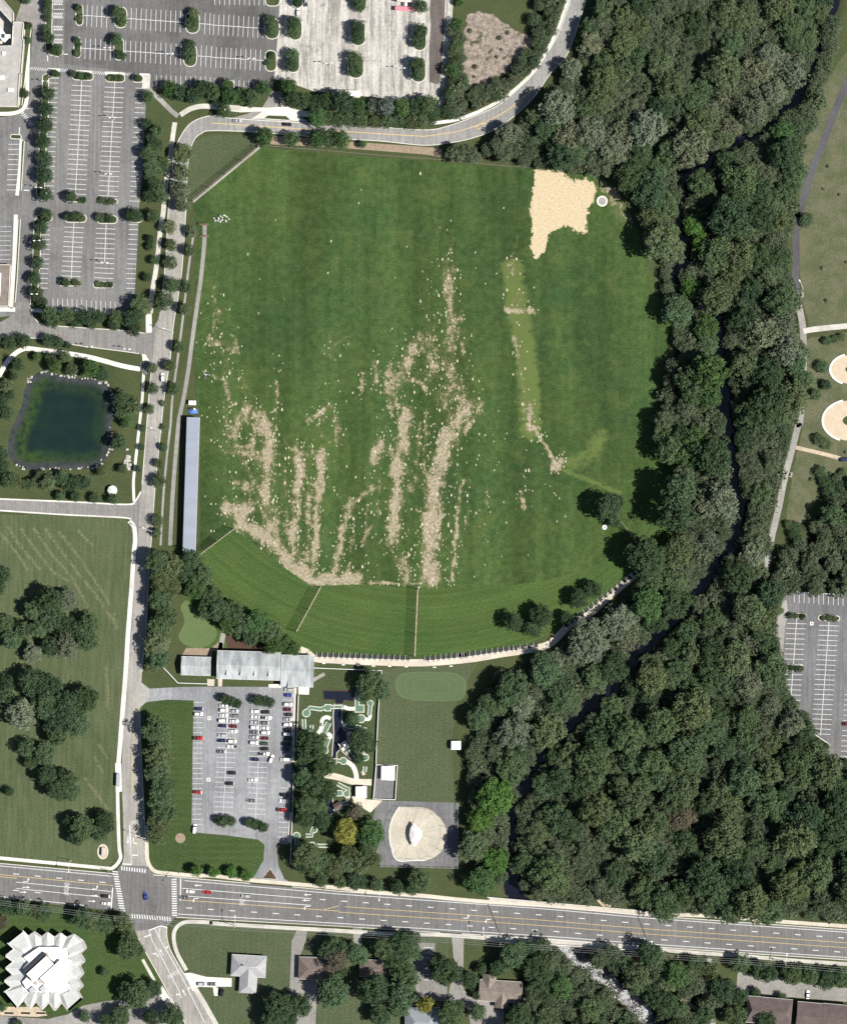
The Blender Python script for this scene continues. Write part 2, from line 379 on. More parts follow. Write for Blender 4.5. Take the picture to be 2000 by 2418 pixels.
def smooth(pts, closed=False, sub=6):
    P = [tuple(p[:2]) for p in pts]; n = len(P); out = []
    for i in range(n if closed else n - 1):
        g = (lambda j: P[j % n]) if closed else (lambda j: P[min(max(j, 0), n - 1)])
        a, b, c, d = g(i - 1), g(i), g(i + 1), g(i + 2)
        for k in range(sub):
            t = k / sub
            out.append(tuple(.5 * (2 * b[m] + (c[m] - a[m]) * t + (2 * a[m] - 5 * b[m] + 4 * c[m] - d[m]) * t * t + (3 * b[m] - a[m] - 3 * c[m] + d[m]) * t ** 3) for m in (0, 1)))
    if not closed: out.append(P[-1])
    return out
def sheet(name, pts, mat, z, sm=False, parent=None, kind='structure', sub=6):
    if sm: pts = smooth(pts, True, sub)
    poly = [W(p) for p in pts]
    me = new_mesh(name, [(x, y, z) for x, y in poly], tess(poly))
    o = obj(name, me, mat, parent)
    if parent is None: tag(o, kind=kind)
    return o
def offset_line(pts, off):                     # metres; open polyline, left positive
    out = []
    for i, p in enumerate(pts):
        a = Vector(pts[max(i - 1, 0)]); b = Vector(pts[min(i + 1, len(pts) - 1)]); d = (b - a).normalized()
        out.append((p[0] - d.y * off, p[1] + d.x * off))
    return out
def ribbon_mesh(name, pts, width, z0, z1=None, closed=False, sm=True, sub=5):
    """flat strip (z1 None) or a raised bar of rectangular section along a pixel polyline; width in metres"""
    if not closed and len(pts) > 2:                # drop points that double back
        q = [pts[0], pts[1]]
        for p in pts[2:]:
            d0 = (q[-1][0] - q[-2][0], q[-1][1] - q[-2][1]); d1 = (p[0] - q[-1][0], p[1] - q[-1][1])
            if d0[0] * d1[0] + d0[1] * d1[1] > -.05 * math.hypot(*d0) * math.hypot(*d1): q.append(p)
        pts = q
    if sm and len(pts) > 2: pts = smooth(pts, closed, sub)
    P = [W(p) for p in pts]
    if closed: P = P + [P[0], P[1]]
    L, Rr = offset_line(P, width / 2), offset_line(P, -width / 2)
    if closed: L, Rr = L[:-1], Rr[:-1]; L[0] = L[-1]; Rr[0] = Rr[-1]
    n = len(L)
    if z1 is None:
        V = [(x, y, z0) for x, y in L] + [(x, y, z0) for x, y in Rr]
        F = [(n + i, n + i + 1, i + 1, i) for i in range(n - 1)]
    else:
        V = [(x, y, z1) for x, y in L] + [(x, y, z1) for x, y in Rr] + [(x, y, z0) for x, y in L] + [(x, y, z0) for x, y in Rr]
        F = []
        for i in range(n - 1):
            F += [(n + i, n + i + 1, i + 1, i), (i, i + 1, 2 * n + i + 1, 2 * n + i), (3 * n + i, 3 * n + i + 1, n + i + 1, n + i)]
        F += [(0, 2 * n, 3 * n, n), (n - 1, 2 * n - 1, 4 * n - 1, 3 * n - 1)]
    return new_mesh(name, V, F)
def ribbon(name, pts, width_px, mat, z, parent=None, sm=True, kind='structure'):
    o = obj(name, ribbon_mesh(name, pts, width_px * S, z, None, False, sm), mat, parent)
    if parent is None: tag(o, kind=kind)
    return o
def kerb(pts, parent, closed=False, sm=True, w=.38, h=.15, mat='kerb'):
    return obj('kerb', ribbon_mesh('kerb', pts, w, -.02, h, closed, sm), mat, parent)

# ---------------------------------------------------------------- numpy geometry
def pip(P, poly):
    x, y = P[:, 0], P[:, 1]; ins = np.zeros(len(P), bool); n = len(poly)
    for i in range(n):
        x1, y1 = poly[i]; x2, y2 = poly[(i + 1) % n]
        if y1 == y2: continue
        c = ((y1 > y) != (y2 > y)) & (x < (x2 - x1) * (y - y1) / (y2 - y1) + x1)
        ins ^= c
    return ins
def near(P, poly, closed=True):
    best = np.full(len(P), 1e9); q = np.zeros_like(P); n = len(poly)
    for i in range(n if closed else n - 1):
        a = np.array(poly[i], float); b = np.array(poly[(i + 1) % n], float); d = b - a; L = (d * d).sum()
        t = np.clip(((P - a) @ d) / max(L, 1e-9), 0, 1)[:, None]; c = a + t * d
        dd = np.hypot(*(P - c).T); m = dd < best; best[m] = dd[m]; q[m] = c[m]
    return best, q
def sst(x, a, b):
    t = np.clip((x - a) / (b - a), 0, 1); return t * t * (3 - 2 * t)
def softmask(P, poly, soft):                   # px space
    d, _ = near(P, poly); s = np.where(pip(P, poly), d, -d); return sst(s, -soft, soft)
def set_attr(me, arr):
    a = me.attributes.new('wear', 'FLOAT_COLOR', 'POINT'); a.data.foreach_set('color', arr.astype(np.float32).ravel())
def grid_sheet(name, poly, cell, mat, z, attr=None):
    """polygon (px) filled with a regular grid whose rim vertices are pulled onto the outline"""
    A = np.array(poly, float); lo, hi = A.min(0), A.max(0)
    nx, ny = int((hi[0] - lo[0]) / cell) + 2, int((hi[1] - lo[1]) / cell) + 2
    gx, gy = np.meshgrid(lo[0] + np.arange(nx) * cell, lo[1] + np.arange(ny) * cell)
    P = np.stack([gx.ravel(), gy.ravel()], 1); ins = pip(P, poly)
    idx = np.arange(nx * ny).reshape(ny, nx)
    q = np.stack([idx[:-1, :-1], idx[1:, :-1], idx[1:, 1:], idx[:-1, 1:]], -1).reshape(-1, 4)
    q = q[ins[q].sum(1) >= 2]
    used = np.unique(q); out = used[~ins[used]]
    _, c = near(P[out], poly); P[out] = c
    remap = -np.ones(len(P), int); remap[used] = np.arange(len(used)); q = remap[q]; P = P[used]
    V = np.zeros((len(P), 3)); V[:, 0] = (P[:, 0] - CX) * S; V[:, 1] = (CY - P[:, 1]) * S; V[:, 2] = z
    me = new_mesh(name, V.tolist(), q.tolist())
    if attr: set_attr(me, attr(P))
    return tag(obj(name, me, mat), kind='structure')
# ================================================================ THE SETTING
t00, t50, tA0, tF0 = T(0, 0), T(500, 0), T(1000, 0), T(1500, 0)
t05, tF5 = T(0, 500), T(1500, 500)
t0A, t5A, tAA, tFA = T(0, 1000), T(500, 1000), T(1000, 1000), T(1500, 1000)
t0F, tg, tb = T(0, 1500), T(650, 1560), T(1100, 1500)
tl3, tse, tsw, ts3, ts7, tsC = T(1500, 1350), T(1500, 1850), T(0, 1950), T(300, 2000), T(700, 2000, 2.895), T(1200, 2000)
tcl, tf, tcb = T(420, 1620, 5.79), T(0, 0, .8685), T(400, 1500, 4.825)

creek = smooth(tF0([(1610, -120), (1600, 0), (1560, 110), (1500, 270), (1505, 380), (1430, 590), (1370, 720), (1200, 920), (1040, 1060), (880, 1160), (700, 1220), (560, 1310), (450, 1420), (385, 1580), (365, 1737)])
  + tF5([(370, 230), (450, 330), (400, 450), (345, 560), (400, 720), (520, 770), (650, 880), (690, 1040), (690, 1220), (715, 1400), (720, 1600)])
  + [(1727, 1082), (1735, 1150), (1750, 1230), (1716, 1301), (1681, 1347), (1650, 1400), (1600, 1450), (1508, 1543), (1428, 1646), (1340, 1715), (1280, 1790), (1222, 1890), (1206, 1960), (1203, 2026), (1215, 2107), (1262, 2160), (1305, 2195), (1358, 2257), (1428, 2314), (1508, 2383), (1550, 2440)], False, 4)
pond = smooth(t05([(130, 1700), (185, 1560), (200, 1450), (260, 1350), (370, 1305), (480, 1340), (600, 1355), (740, 1370), (850, 1400), (920, 1480), (940, 1600)])
  + t0A([(915, 20), (905, 180), (875, 285), (800, 350), (720, 372), (500, 370), (220, 375), (130, 340), (78, 280), (65, 190), (80, 70)]), True, 5)
# woods (pixel polygons)
WOODS = {
 'ne': [(1412, -20), (1400, 60), (1372, 140), (1325, 190), (1315, 240), (1262, 275), (1210, 308), (1150, 338), (1095, 352), (1070, 362), (1110, 370), (1200, 382), (1320, 388), (1375, 400), (1445, 402), (1505, 445), (1528, 525), (1555, 605), (1600, 640), (1610, 560), (1600, 450), (1660, 380), (1760, 320), (1840, 250), (1900, 170), (1935, 90), (1950, -20)],
 'bank': [(1565, 610), (1585, 700), (1605, 760), (1595, 840), (1565, 940), (1560, 1040), (1610, 1110), (1560, 1180), (1590, 1240), (1640, 1260), (1520, 1310), (1530, 1350), (1545, 1385), (1470, 1430), (1400, 1490), (1330, 1525), (1270, 1560), (1260, 1600), (1185, 1592), (1155, 1630), (1128, 1690), (1112, 1800), (1115, 1900), (1118, 2000), (1135, 2075), (1190, 2095), (1190, 1950), (1230, 1850), (1330, 1700), (1410, 1630), (1490, 1530), (1590, 1430), (1670, 1340), (1740, 1230), (1715, 1150), (1705, 1060), (1695, 900), (1660, 720), (1610, 650)],
 'east': [(1975, -20), (1960, 110), (1925, 230), (1885, 380), (1862, 500), (1858, 640), (1885, 750), (1890, 950), (1868, 1010), (1840, 1130), (1810, 1280), (1806, 1330), (1830, 1395), (1822, 1500), (1838, 1600), (1895, 1700), (1905, 1760), (1960, 1810), (2020, 1860), (2020, 2160), (1700, 2150), (1500, 2130), (1240, 2112), (1225, 1990), (1240, 1890), (1300, 1790), (1440, 1660), (1620, 1460), (1700, 1360), (1780, 1240), (1755, 1100), (1740, 950), (1720, 800), (1640, 720), (1600, 660), (1630, 570), (1620, 470), (1670, 410), (1790, 330), (1860, 260), (1920, 180), (1955, 80), (1965, -20)],
 'south_clearing': [(1838, 1315), (1860, 1295), (1905, 1275), (1930, 1215), (1965, 1175), (2020, 1140), (2020, 1392), (1870, 1388), (1840, 1400), (1822, 1330)],
 'curve_strip': [(1068, 60), (1085, 70), (1092, 180), (1110, 215), (1160, 205), (1215, 170), (1255, 110), (1262, -10), (1330, -10), (1320, 40), (1290, 105), (1255, 160), (1190, 220), (1120, 258), (1062, 276), (1045, 262), (1065, 200), (1060, 140)],
 'riverside': [(1320, 2225), (1400, 2250), (1540, 2245), (1600, 2300), (1700, 2350), (1600, 2440), (1180, 2440), (1230, 2380), (1255, 2300), (1230, 2225)],
}
dry = tA0([(390, 130), (480, 110), (600, 170), (720, 260), (900, 280), (910, 330), (850, 400), (780, 500), (680, 560), (600, 640), (450, 720), (370, 800), (310, 760), (330, 560), (350, 350)])
dcx, dcy = sum(p[0] for p in dry) / len(dry), sum(p[1] for p in dry) / len(dry)
dry = [(dcx + (x - dcx) * 1.16, dcy + (y - dcy) * 1.1) for x, y in dry]
meadows = [[(1905, 290), (1945, 200), (2020, 90), (2020, 770), (1915, 785), (1893, 700), (1885, 560), (1890, 420)], [(1905, 800), (2020, 780), (2020, 1120), (1960, 1130), (1880, 1250), (1850, 1250), (1870, 1130), (1895, 1010), (1900, 900)]]

def ground():
    xs = np.concatenate([[-4000, -900], np.arange(-330, 331, 3.0), [900, 4000]]); ys = np.concatenate([[-4000, -900], np.arange(-369, 370, 3.0), [900, 4000]])
    gx, gy = np.meshgrid(xs, ys); P = np.stack([gx.ravel() / S + CX, CY - gy.ravel() / S], 1)
    dc, _ = near(P, creek, False); dc *= S
    wob = .8 * np.sin(P[:, 0] * .031) * np.cos(P[:, 1] * .027)
    z = -2.1 * (1 - sst(dc + wob, 3.4, 7.0))
    dp, _ = near(P, pond); dp *= S; inp = pip(P, pond); sdp = np.where(inp, dp, -dp)
    z = np.minimum(z, -1.6 * sst(sdp, -2.5, 4.0))
    att = np.zeros((len(P), 4))
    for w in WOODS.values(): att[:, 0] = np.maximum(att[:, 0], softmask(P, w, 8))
    att[:, 1] = softmask(P, dry, 12)
    for m in meadows: att[:, 2] = np.maximum(att[:, 2], softmask(P, m, 12))
    att[:, 3] = 1 - sst(dc + wob, 3.0, 5.5)
    V = np.stack([gx.ravel(), gy.ravel(), z], 1); ny, nx = gx.shape; idx = np.arange(nx * ny).reshape(ny, nx)
    q = np.stack([idx[:-1, :-1], idx[:-1, 1:], idx[1:, 1:], idx[1:, :-1]], -1).reshape(-1, 4)
    me = new_mesh('ground', V.tolist(), q.tolist()); set_attr(me, att)
    for p in me.polygons: p.use_smooth = True
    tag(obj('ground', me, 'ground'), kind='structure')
ground()
ic = [i for i, p in enumerate(creek) if p[1] < 2190][-1]
tag(obj('creek', ribbon_mesh('creek', creek[:ic + 2], 12.0, -1.45, None, False, False), 'creek'), kind='structure')
tag(obj('creek_riffle', ribbon_mesh('creek_riffle', creek[ic:], 14.0, -1.44, None, False, False), 'riffle'), kind='structure')
def pond_attr(P):
    d, _ = near(P, pond); d *= S; a = np.zeros((len(P), 4))
    west = sst(-P[:, 0], -150, -60) + .55 * sst(P[:, 1], 1060, 1110)
    a[:, 0] = np.clip(sst(d, 1.5, 4) * (1 - sst(d, 7, 12)) * (0.35 + west), 0, 1); a[:, 1] = 1 - sst(d, 1.5, 5.5)
    return a
grid_sheet('pond', pond, 5, 'pond', -.55, pond_attr)

# ---------------------------------------------------------------- lawns
hay = [t0A([(370, 860), (480, 1010), (640, 1230), (780, 1400), (960, 1660)]), t0A([(480, 890), (620, 1060), (760, 1260), (900, 1480)]), t0A([(170, 860), (300, 1050), (450, 1230), (560, 1290)]), t0A([(60, 850), (180, 1020), (330, 1200)]), t0A([(-20, 880), (60, 970), (150, 1080), (230, 1200)]), t0A([(280, 860), (420, 1070), (600, 1280), (720, 1500)]), t0F([(870, 270), (890, 500), (880, 600)]), t0F([(810, 900), (890, 1020)]), t0F([(780, 1000), (840, 1120)]), t0F([(700, 1180), (880, 1420)]), t0A([(940, 1560), (960, 1680)]), t0A([(640, 880), (760, 1000)])]
def west_attr(P):
    a = np.zeros((len(P), 4))
    for h in hay:
        d, _ = near(P, h, False); a[:, 0] = np.maximum(a[:, 0], .72 * (1 - sst(d, 2, 9)))
    return a
grid_sheet('west_lawn', [(-20, 1214)] + t0A([(500, 752), (1010, 778), (1080, 830), (1088, 1000), (1055, 1500), (1040, 1737)]) + t0F([(1020, 200), (985, 700), (955, 1050), (950, 1250), (970, 1737)]) + tsw([(970, 260), (900, 335), (450, 310), (0, 262), (-80, 255)]), 5.0, 'lawn_west', .02, west_attr)
sheet('clubhouse_lawn', t0F([(1150, 590), (1210, 550), (1330, 540), (1590, 530), (1590, 900), (1580, 1620), (1737, 1650)]) + [(560, 1978), (625, 1990), (628, 2030), (600, 2074), (430, 2062)] + tsw([(1280, 375), (1230, 330), (1215, 0)]) + t0F([(1205, 1500), (1200, 1200), (1165, 1100)]), 'lawn_rich', .02)
sheet('mini_golf_lawn', tg([(310, 40), (880, 75), (850, 400), (830, 860), (810, 1140), (880, 1150), (790, 1290), (850, 1560), (850, 1700), (200, 1730), (125, 1660), (150, 900), (190, 280), (300, 180)]), 'lawn', .02)
sheet('practice_lawn', tg([(880, 75), (1000, 62), (1500, 30), (1660, 20), (1500, 300), (1440, 700), (1470, 1160), (1000, 1150), (1005, 850), (835, 850), (850, 400)]), 'lawn_plain', .02)
sheet('oval_green', smooth(tg([(985, 240), (1000, 130), (1100, 95), (1270, 92), (1450, 98), (1555, 150), (1570, 230), (1530, 320), (1400, 335), (1200, 330), (1050, 310)]), True), 'oval', .045)
sheet('south_lawn', tsw([(1460, 800), (1737, 790)]) + [(800, 2199), (1060, 2213), (1060, 2440), (510, 2440)] + tsw([(1560, 1200), (1420, 960), (1410, 850)]), 'lawn_plain', .02)
sheet('office_lawn', [(-20, 2150)] + tsw([(500, 690), (950, 745), (1100, 900), (1340, 1320), (1200, 1420), (830, 1450), (560, 1550), (0, 1560), (-60, 1560)]), 'lawn_rich', .02)
ov_c = tg([(985, 240), (1000, 130), (1100, 95), (1270, 92), (1450, 98), (1555, 150), (1570, 230), (1530, 320), (1400, 335), (1200, 330), (1050, 310)])
mx_, my_ = sum(p[0] for p in ov_c) / 11, sum(p[1] for p in ov_c) / 11
for f_ in (.93, .72, .5): tag(obj('mown_ring', ribbon_mesh('mown_ring', [(mx_ + (x - mx_) * f_, my_ + (y - my_) * f_) for x, y in ov_c], 1.1, .052, None, True), 'oval_pale'), kind='structure')
sheet('hut_green', smooth(T(400, 1240, 2.8)([(75, 540), (100, 640), (60, 740), (120, 800), (220, 812), (300, 760), (310, 690), (250, 640), (180, 560), (120, 500)]), True), 'green_fine', .03)
sheet('corner_lawn', t00([(1600, 1150), (1737, 1100)]) + t50([(360, 1100), (390, 1190)]) + [(455, 475), (432, 500)] + t00([(1500, 1700), (1540, 1300)]), 'lawn_plain', .02)

# ---------------------------------------------------------------- the driving range
field_poly = [(612, 346), (700, 356), (900, 372), (1050, 382), (1180, 393), (1330, 400), (1400, 412), (1455, 440), (1500, 530), (1525, 600), (1560, 720), (1590, 770), (1570, 850), (1540, 950), (1540, 1050), (1600, 1110), (1570, 1200), (1500, 1270), (1420, 1330), (1300, 1370), (1160, 1388), (985, 1390), (860, 1380), (735, 1384), (655, 1330), (600, 1285), (552, 1252), (478, 1300), (472, 1300), (474, 985), (462, 940), (458, 700), (466, 560), (455, 478)]
F1 = lambda pts: tf(pts)
strokes = [  # polyline in the overview picture, half width, strength
 ([(920, 540), (920, 620), (925, 690)], 16, .62), ([(925, 470), (920, 545)], 10, .30), ([(925, 690), (900, 740), (880, 760)], 30, .50), ([(850, 712), (820, 770), (798, 800)], 20, .72),
 ([(880, 700), (930, 760), (920, 820), (962, 835)], 34, .48), ([(770, 742), (772, 782)], 8, .75), ([(745, 765), (740, 800)], 6, .7), ([(798, 745), (795, 800), (805, 850)], 9, .7),
 ([(832, 845), (826, 900), (815, 960), (810, 1030), (805, 1112)], 19, .86), ([(862, 868), (855, 960)], 6, .7), ([(985, 828), (960, 850), (938, 870)], 12, .62),
 ([(942, 845), (915, 910), (895, 970), (887, 1030), (882, 1100), (880, 1190)], 24, .93), ([(985, 830), (955, 885)], 8, .7), ([(780, 908), (768, 948)], 15, .85), ([(800, 925), (850, 980), (840, 1000)], 14, .55),
 ([(948, 985), (937, 1060), (928, 1190)], 5, .72), ([(510, 835), (480, 880), (470, 920), (500, 930), (535, 942)], 18, .62), ([(530, 850), (552, 900), (545, 950), (538, 1000), (556, 1060), (555, 1120)], 20, .78),
 ([(460, 765), (472, 830), (465, 870)], 8, .5), ([(480, 985), (530, 1010), (550, 1020)], 14, .55), ([(468, 1043), (500, 1075), (560, 1112), (600, 1160), (640, 1192), (692, 1190), (735, 1186)], 19, 1.0),
 ([(500, 1050), (490, 1070)], 26, .9), ([(605, 918), (620, 960), (610, 1010), (606, 1060), (598, 1120), (622, 1175)], 17, .74), ([(628, 930), (620, 1000), (640, 1080)], 8, .6), ([(660, 925), (652, 1000), (650, 1060), (645, 1130), (640, 1190)], 13, .74), ([(672, 930), (655, 1040), (640, 1150)], 6, .7),
 ([(690, 905), (690, 870), (680, 830), (662, 845), (630, 862)], 9, .66), ([(722, 1028), (705, 1080), (692, 1150), (680, 1192)], 11, .78), ([(772, 998), (725, 1030)], 7, .66), ([(760, 1080), (740, 1110)], 6, .6),
 ([(825, 1148), (832, 1190)], 16, .72), ([(640, 1194), (860, 1197)], 4, .72), ([(600, 1130), (600, 1170)], 14, .7), ([(1095, 875), (1120, 915), (1142, 960)], 6, 1.0), ([(1150, 945), (1140, 960)], 12, .85),
 ([(1050, 545), (1058, 600), (1062, 640)], 18, .40), ([(1040, 637), (1090, 637)], 9, .8), ([(1056, 690), (1070, 760), (1078, 850)], 6, .5), ([(1085, 830), (1088, 880)], 10, .6), ([(1070, 1010), (1072, 1045)], 6, .7), ([(430, 700), (470, 705), (475, 715)], 12, .6), ([(440, 590), (450, 660)], 10, .45), ([(425, 765), (440, 775)], 9, .6),
 ([(715, 690), (665, 720)], 4, .3), ([(675, 690), (676, 730)], 6, .5), ([(880, 1190), (880, 1140)], 24, .85), ([(885, 690), (880, 760)], 14, .5),
]
def ringpts(cx_, cy_, r_, a0=0, a1=6.3): return [(cx_ + r_ * math.cos(a), cy_ + r_ * math.sin(a)) for a in np.linspace(a0, a1, 12)]
strokes += [(ringpts(497, 890, 27), 9, .6), (ringpts(842, 812, 34, 2.4, 6.0), 8, .62), (ringpts(672, 878, 20), 6, .45), ([(568, 780), (566, 900), (560, 1000)], 4, .6), ([(585, 900), (582, 990), (575, 1050)], 5, .55), ([(640, 920), (632, 1040), (630, 1150)], 5, .6), ([(735, 1040), (722, 1110), (715, 1170)], 5, .55), ([(755, 1030), (748, 1120)], 5, .45), ([(780, 960), (775, 1060)], 4, .45), ([(875, 840), (868, 960), (862, 1000)], 5, .55), ([(890, 640), (885, 700), (878, 780)], 9, .45), ([(945, 640), (950, 720), (945, 800)], 9, .42), ([(965, 1000), (955, 1080)], 3, .5), ([(1000, 1000), (995, 1100)], 4, .35), ([(500, 930), (520, 990), (512, 1040)], 9, .5), ([(575, 930), (590, 1050), (585, 1130)], 6, .4), ([(455, 700), (470, 780)], 8, .35), ([(445, 620), (440, 690)], 9, .42), ([(480, 690), (500, 760), (505, 830)], 5, .4)]
lites = [([(1050, 550), (1062, 640), (1078, 720), (1085, 800), (1088, 880)], 26, 1.15), ([(1150, 962), (1275, 1012)], 7, .8), ([(1170, 952), (1215, 930), (1235, 895)], 22, .75), ([(725, 560), (735, 640), (728, 700)], 22, .28), ([(490, 760), (510, 850)], 18, .45), ([(425, 560), (415, 620), (430, 680)], 22, .4), ([(1060, 480), (1055, 540)], 6, .5), ([(920, 440), (915, 500)], 6, .4), ([(620, 345), (640, 380)], 26, .3), ([(1020, 380), (1010, 460)], 30, .2)]
spotz = [([(600, 1050), (700, 1100), (880, 1080)], 190, .34), ([(520, 960), (560, 1060)], 130, .45), ([(880, 800), (900, 1000)], 120, .5), ([(920, 560), (910, 760)], 60, .38), ([(430, 640), (450, 740)], 50, .55), ([(460, 850), (480, 960)], 50, .35), ([(1078, 880), (1075, 1040)], 14, .6), ([(1140, 970), (1135, 1060)], 22, .35), ([(570, 700), (568, 900)], 10, .5), ([(675, 690), (690, 900)], 22, .4), ([(1000, 900), (1000, 1060)], 60, .12), ([(960, 1190), (720, 1190)], 30, .15), ([(560, 560), (900, 480)], 160, .015), ([(900, 500), (1050, 560)], 60, .05), ([(985, 800), (960, 900)], 30, .5)]
straw_poly = tA0([(918, 1388), (1130, 1390), (1150, 1440), (1270, 1480), (1335, 1465), (1400, 1530), (1395, 1640), (1345, 1737)]) + T(1000, 500)([(1320, 170), (1270, 160), (1200, 110), (1150, 100), (1080, 150), (1030, 180), (985, 320), (920, 380), (880, 290), (890, 0)]) + tA0([(890, 1600)])
def field_attr(P):
    a = np.zeros((len(P), 4))
    wob = 2.0 * np.sin(P[:, 1] * .09 + 3 * np.sin(P[:, 0] * .05)) + 1.5 * np.sin(P[:, 1] * .31 + P[:, 0] * .17)
    Q = P + np.stack([wob, wob * .3], 1)
    halo = np.zeros(len(P))
    for pts, hw, s in strokes:
        d, _ = near(Q, tf(pts), False); halo = np.maximum(halo, s * (1 - sst(d, hw, hw * 1.6 + 16)))
    for ch, lst in ((0, strokes), (3, lites), (1, spotz)):
        for pts, hw, s in lst:
            d, _ = near(Q, tf(pts), False); hwp = hw / .8685
            a[:, ch] = np.maximum(a[:, ch], s * (1 - np.clip(d / (hwp * (1.15 if ch == 0 else 1.3)), 0, 1) ** 1.6))
    a[:, 0] = a[:, 0] * .92; a[:, 1] = np.clip(a[:, 1], 0, .75)
    a[:, 1] = np.maximum(a[:, 1] * .38, halo * .62)
    a[:, 2] = softmask(P, straw_poly, 12)
    soilp = [(1410, 425), (1450, 430), (1500, 520), (1490, 540), (1450, 500)]
    a[:, 0] = np.maximum(a[:, 0], .62 * softmask(P, soilp, 14))
    return a
grid_sheet('range_turf', field_poly, 4.0, 'field', .02, field_attr)
sheet('tee_apron_lawn', [(478, 1300), (552, 1252), (600, 1285), (655, 1330), (735, 1384), (860, 1380), (985, 1390), (1160, 1388), (1300, 1370), (1420, 1330), (1500, 1270), (1570, 1200), (1600, 1250), (1620, 1262), (1530, 1320), (1450, 1400), (1340, 1478), (1230, 1528), (1100, 1546), (985, 1552), (800, 1546), (740, 1542), (680, 1560), (500, 1540), (440, 1480), (430, 1320), (472, 1300)], 'apron', .022)
sheet('dirt_verge', t50([(500, 1110), (800, 1130), (1150, 1160), (1737, 1200)]) + tA0([(150, 1215), (160, 1285), (0, 1262)]) + t50([(1737, 1262), (1000, 1205), (480, 1180)]), 'soil', .018)
# pale circle with a ring, at the corner of the straw
o = sheet('sand_circle', [(1422 + 13 * math.cos(a * .35), 474 + 13 * math.sin(a * .35)) for a in range(18)], 'conc_white', .05)
sheet('gravel_centre', [(1422 + 9 * math.cos(a * .35), 474 + 9 * math.sin(a * .35)) for a in range(18)], 'trail_old', .07, parent=o)

# ---------------------------------------------------------------- roads
curve_n = smooth(tA0([(1225, -80), (1205, 0), (1120, 240), (1010, 440), (860, 640), (640, 840), (440, 940), (200, 1030), (0, 1062)]) + t50([(1300, 1032), (800, 1005), (430, 985), (150, 965), (0, 945)]) + t00([(1600, 985), (1520, 1055), (1450, 1180), (1420, 1300), (1400, 1500), (1380, 1737)]))
curve_s = smooth(tA0([(1350, -80), (1330, 0), (1290, 130), (1225, 330), (1160, 470), (1040, 600), (900, 800), (730, 960), (560, 1070), (380, 1135), (200, 1170), (0, 1188)]) + t50([(1400, 1155), (1150, 1140), (740, 1110), (360, 1080), (0, 1068)]) + t00([(1650, 1092), (1590, 1150), (1550, 1280), (1535, 1450), (1525, 1737)]))
cr = sheet('curving_road', curve_n + curve_s[::-1], 'curve', .04)
kerb(curve_n, cr, sm=False); kerb(curve_s, cr, sm=False)
street_w = smooth(t00([(1380, 1737)]) + t05([(1350, 500), (1300, 880), (1275, 1000), (1245, 1270), (1222, 1500), (1205, 1737)]) + t0A([(1165, 500), (1140, 800), (1130, 1000), (1095, 1400), (1072, 1737)]) + t0F([(1040, 400), (1020, 650), (1005, 900), (1000, 1250), (1010, 1500), (1015, 1737)]) + tsw([(1015, 260), (985, 370)]), False, 4)
street_e = smooth(t00([(1525, 1737)]) + t05([(1490, 500), (1430, 880), (1415, 1000), (1390, 1250), (1350, 1500), (1325, 1737)]) + t0A([(1275, 500), (1245, 900), (1218, 1300), (1195, 1737)]) + t0F([(1165, 300), (1150, 650), (1155, 900), (1170, 1200), (1185, 1500), (1195, 1737)]) + tsw([(1190, 220), (1215, 340)]), False, 4)
st = sheet('side_street', street_w + street_e[::-1], 'street', .045)
kerb([p for p in street_e if p[1] < 1600], st, sm=False); kerb([p for p in street_e if 1670 < p[1] < 2030], st, sm=False)
kerb([p for p in street_w if 860 < p[1] < 1170], st, sm=False); kerb([p for p in street_w if p[1] < 740], st, sm=False)
Nrd = [(-60, 2035), (0, 2040.7), (265, 2065), (426, 2073), (800, 2106.5), (1300, 2143), (1500, 2162), (2060, 2202)]
Srd = [(-60, 2116), (0, 2122.7), (265, 2151), (415, 2165.5), (800, 2187), (1300, 2217.6), (1500, 2233), (2060, 2271)]
hw = sheet('main_road', Nrd + Srd[::-1], 'road', .055)
for seg in ([Nrd[0], Nrd[1], (270, 2065)], [(362, 2068), (590, 2088)], [(690, 2096), Nrd[4], Nrd[5], Nrd[6], Nrd[7]]): kerb([(x, y - 1) for x, y in seg], hw, sm=False)
for seg in ([(415, 2166), Srd[4], (1040, 2202)], [(1090, 2205), Srd[5], Srd[6], Srd[7]]): kerb([(x, y + 1) for x, y in seg], hw, sm=False)
sl = smooth(tsw([(1050, 700), (1110, 870), (1200, 1050), (1340, 1300), (1560, 1700)])); sr = smooth(tsw([(1420, 740), (1370, 840), (1390, 1000), (1500, 1200), (1800, 1700)]))
south_st = sheet('south_street', sl + sr[::-1], 'street', .05); kerb(sl[8:], south_st, sm=False); kerb(sr[6:], south_st, sm=False)
sheet('intersection_paving', tsw([(985, 330), (1190, 330), (1240, 380), (1330, 425), (1440, 432), (1445, 745), (1370, 830), (1110, 870), (1050, 740), (975, 705), (955, 400)]), 'road', .062)
ra = sheet('store_access_road', t05([(-80, 905), (0, 905), (75, 865), (125, 795), (140, 740), (240, 740), (248, 800), (285, 875), (350, 920), (500, 938), (1000, 972), (1190, 995), (1260, 945), (1300, 880), (1420, 900), (1400, 1250), (1240, 1280), (1210, 1220), (1140, 1160), (1000, 1140), (620, 1090), (520, 1060), (300, 1035), (0, 1020), (-80, 1015)]), 'street_b', .04)
kerb(t05([(245, 760), (250, 810), (285, 875), (350, 920), (500, 938), (1000, 972), (1190, 995)]), ra); kerb(t05([(0, 1022), (300, 1037), (520, 1062), (620, 1092), (1000, 1142), (1140, 1162)]), ra)
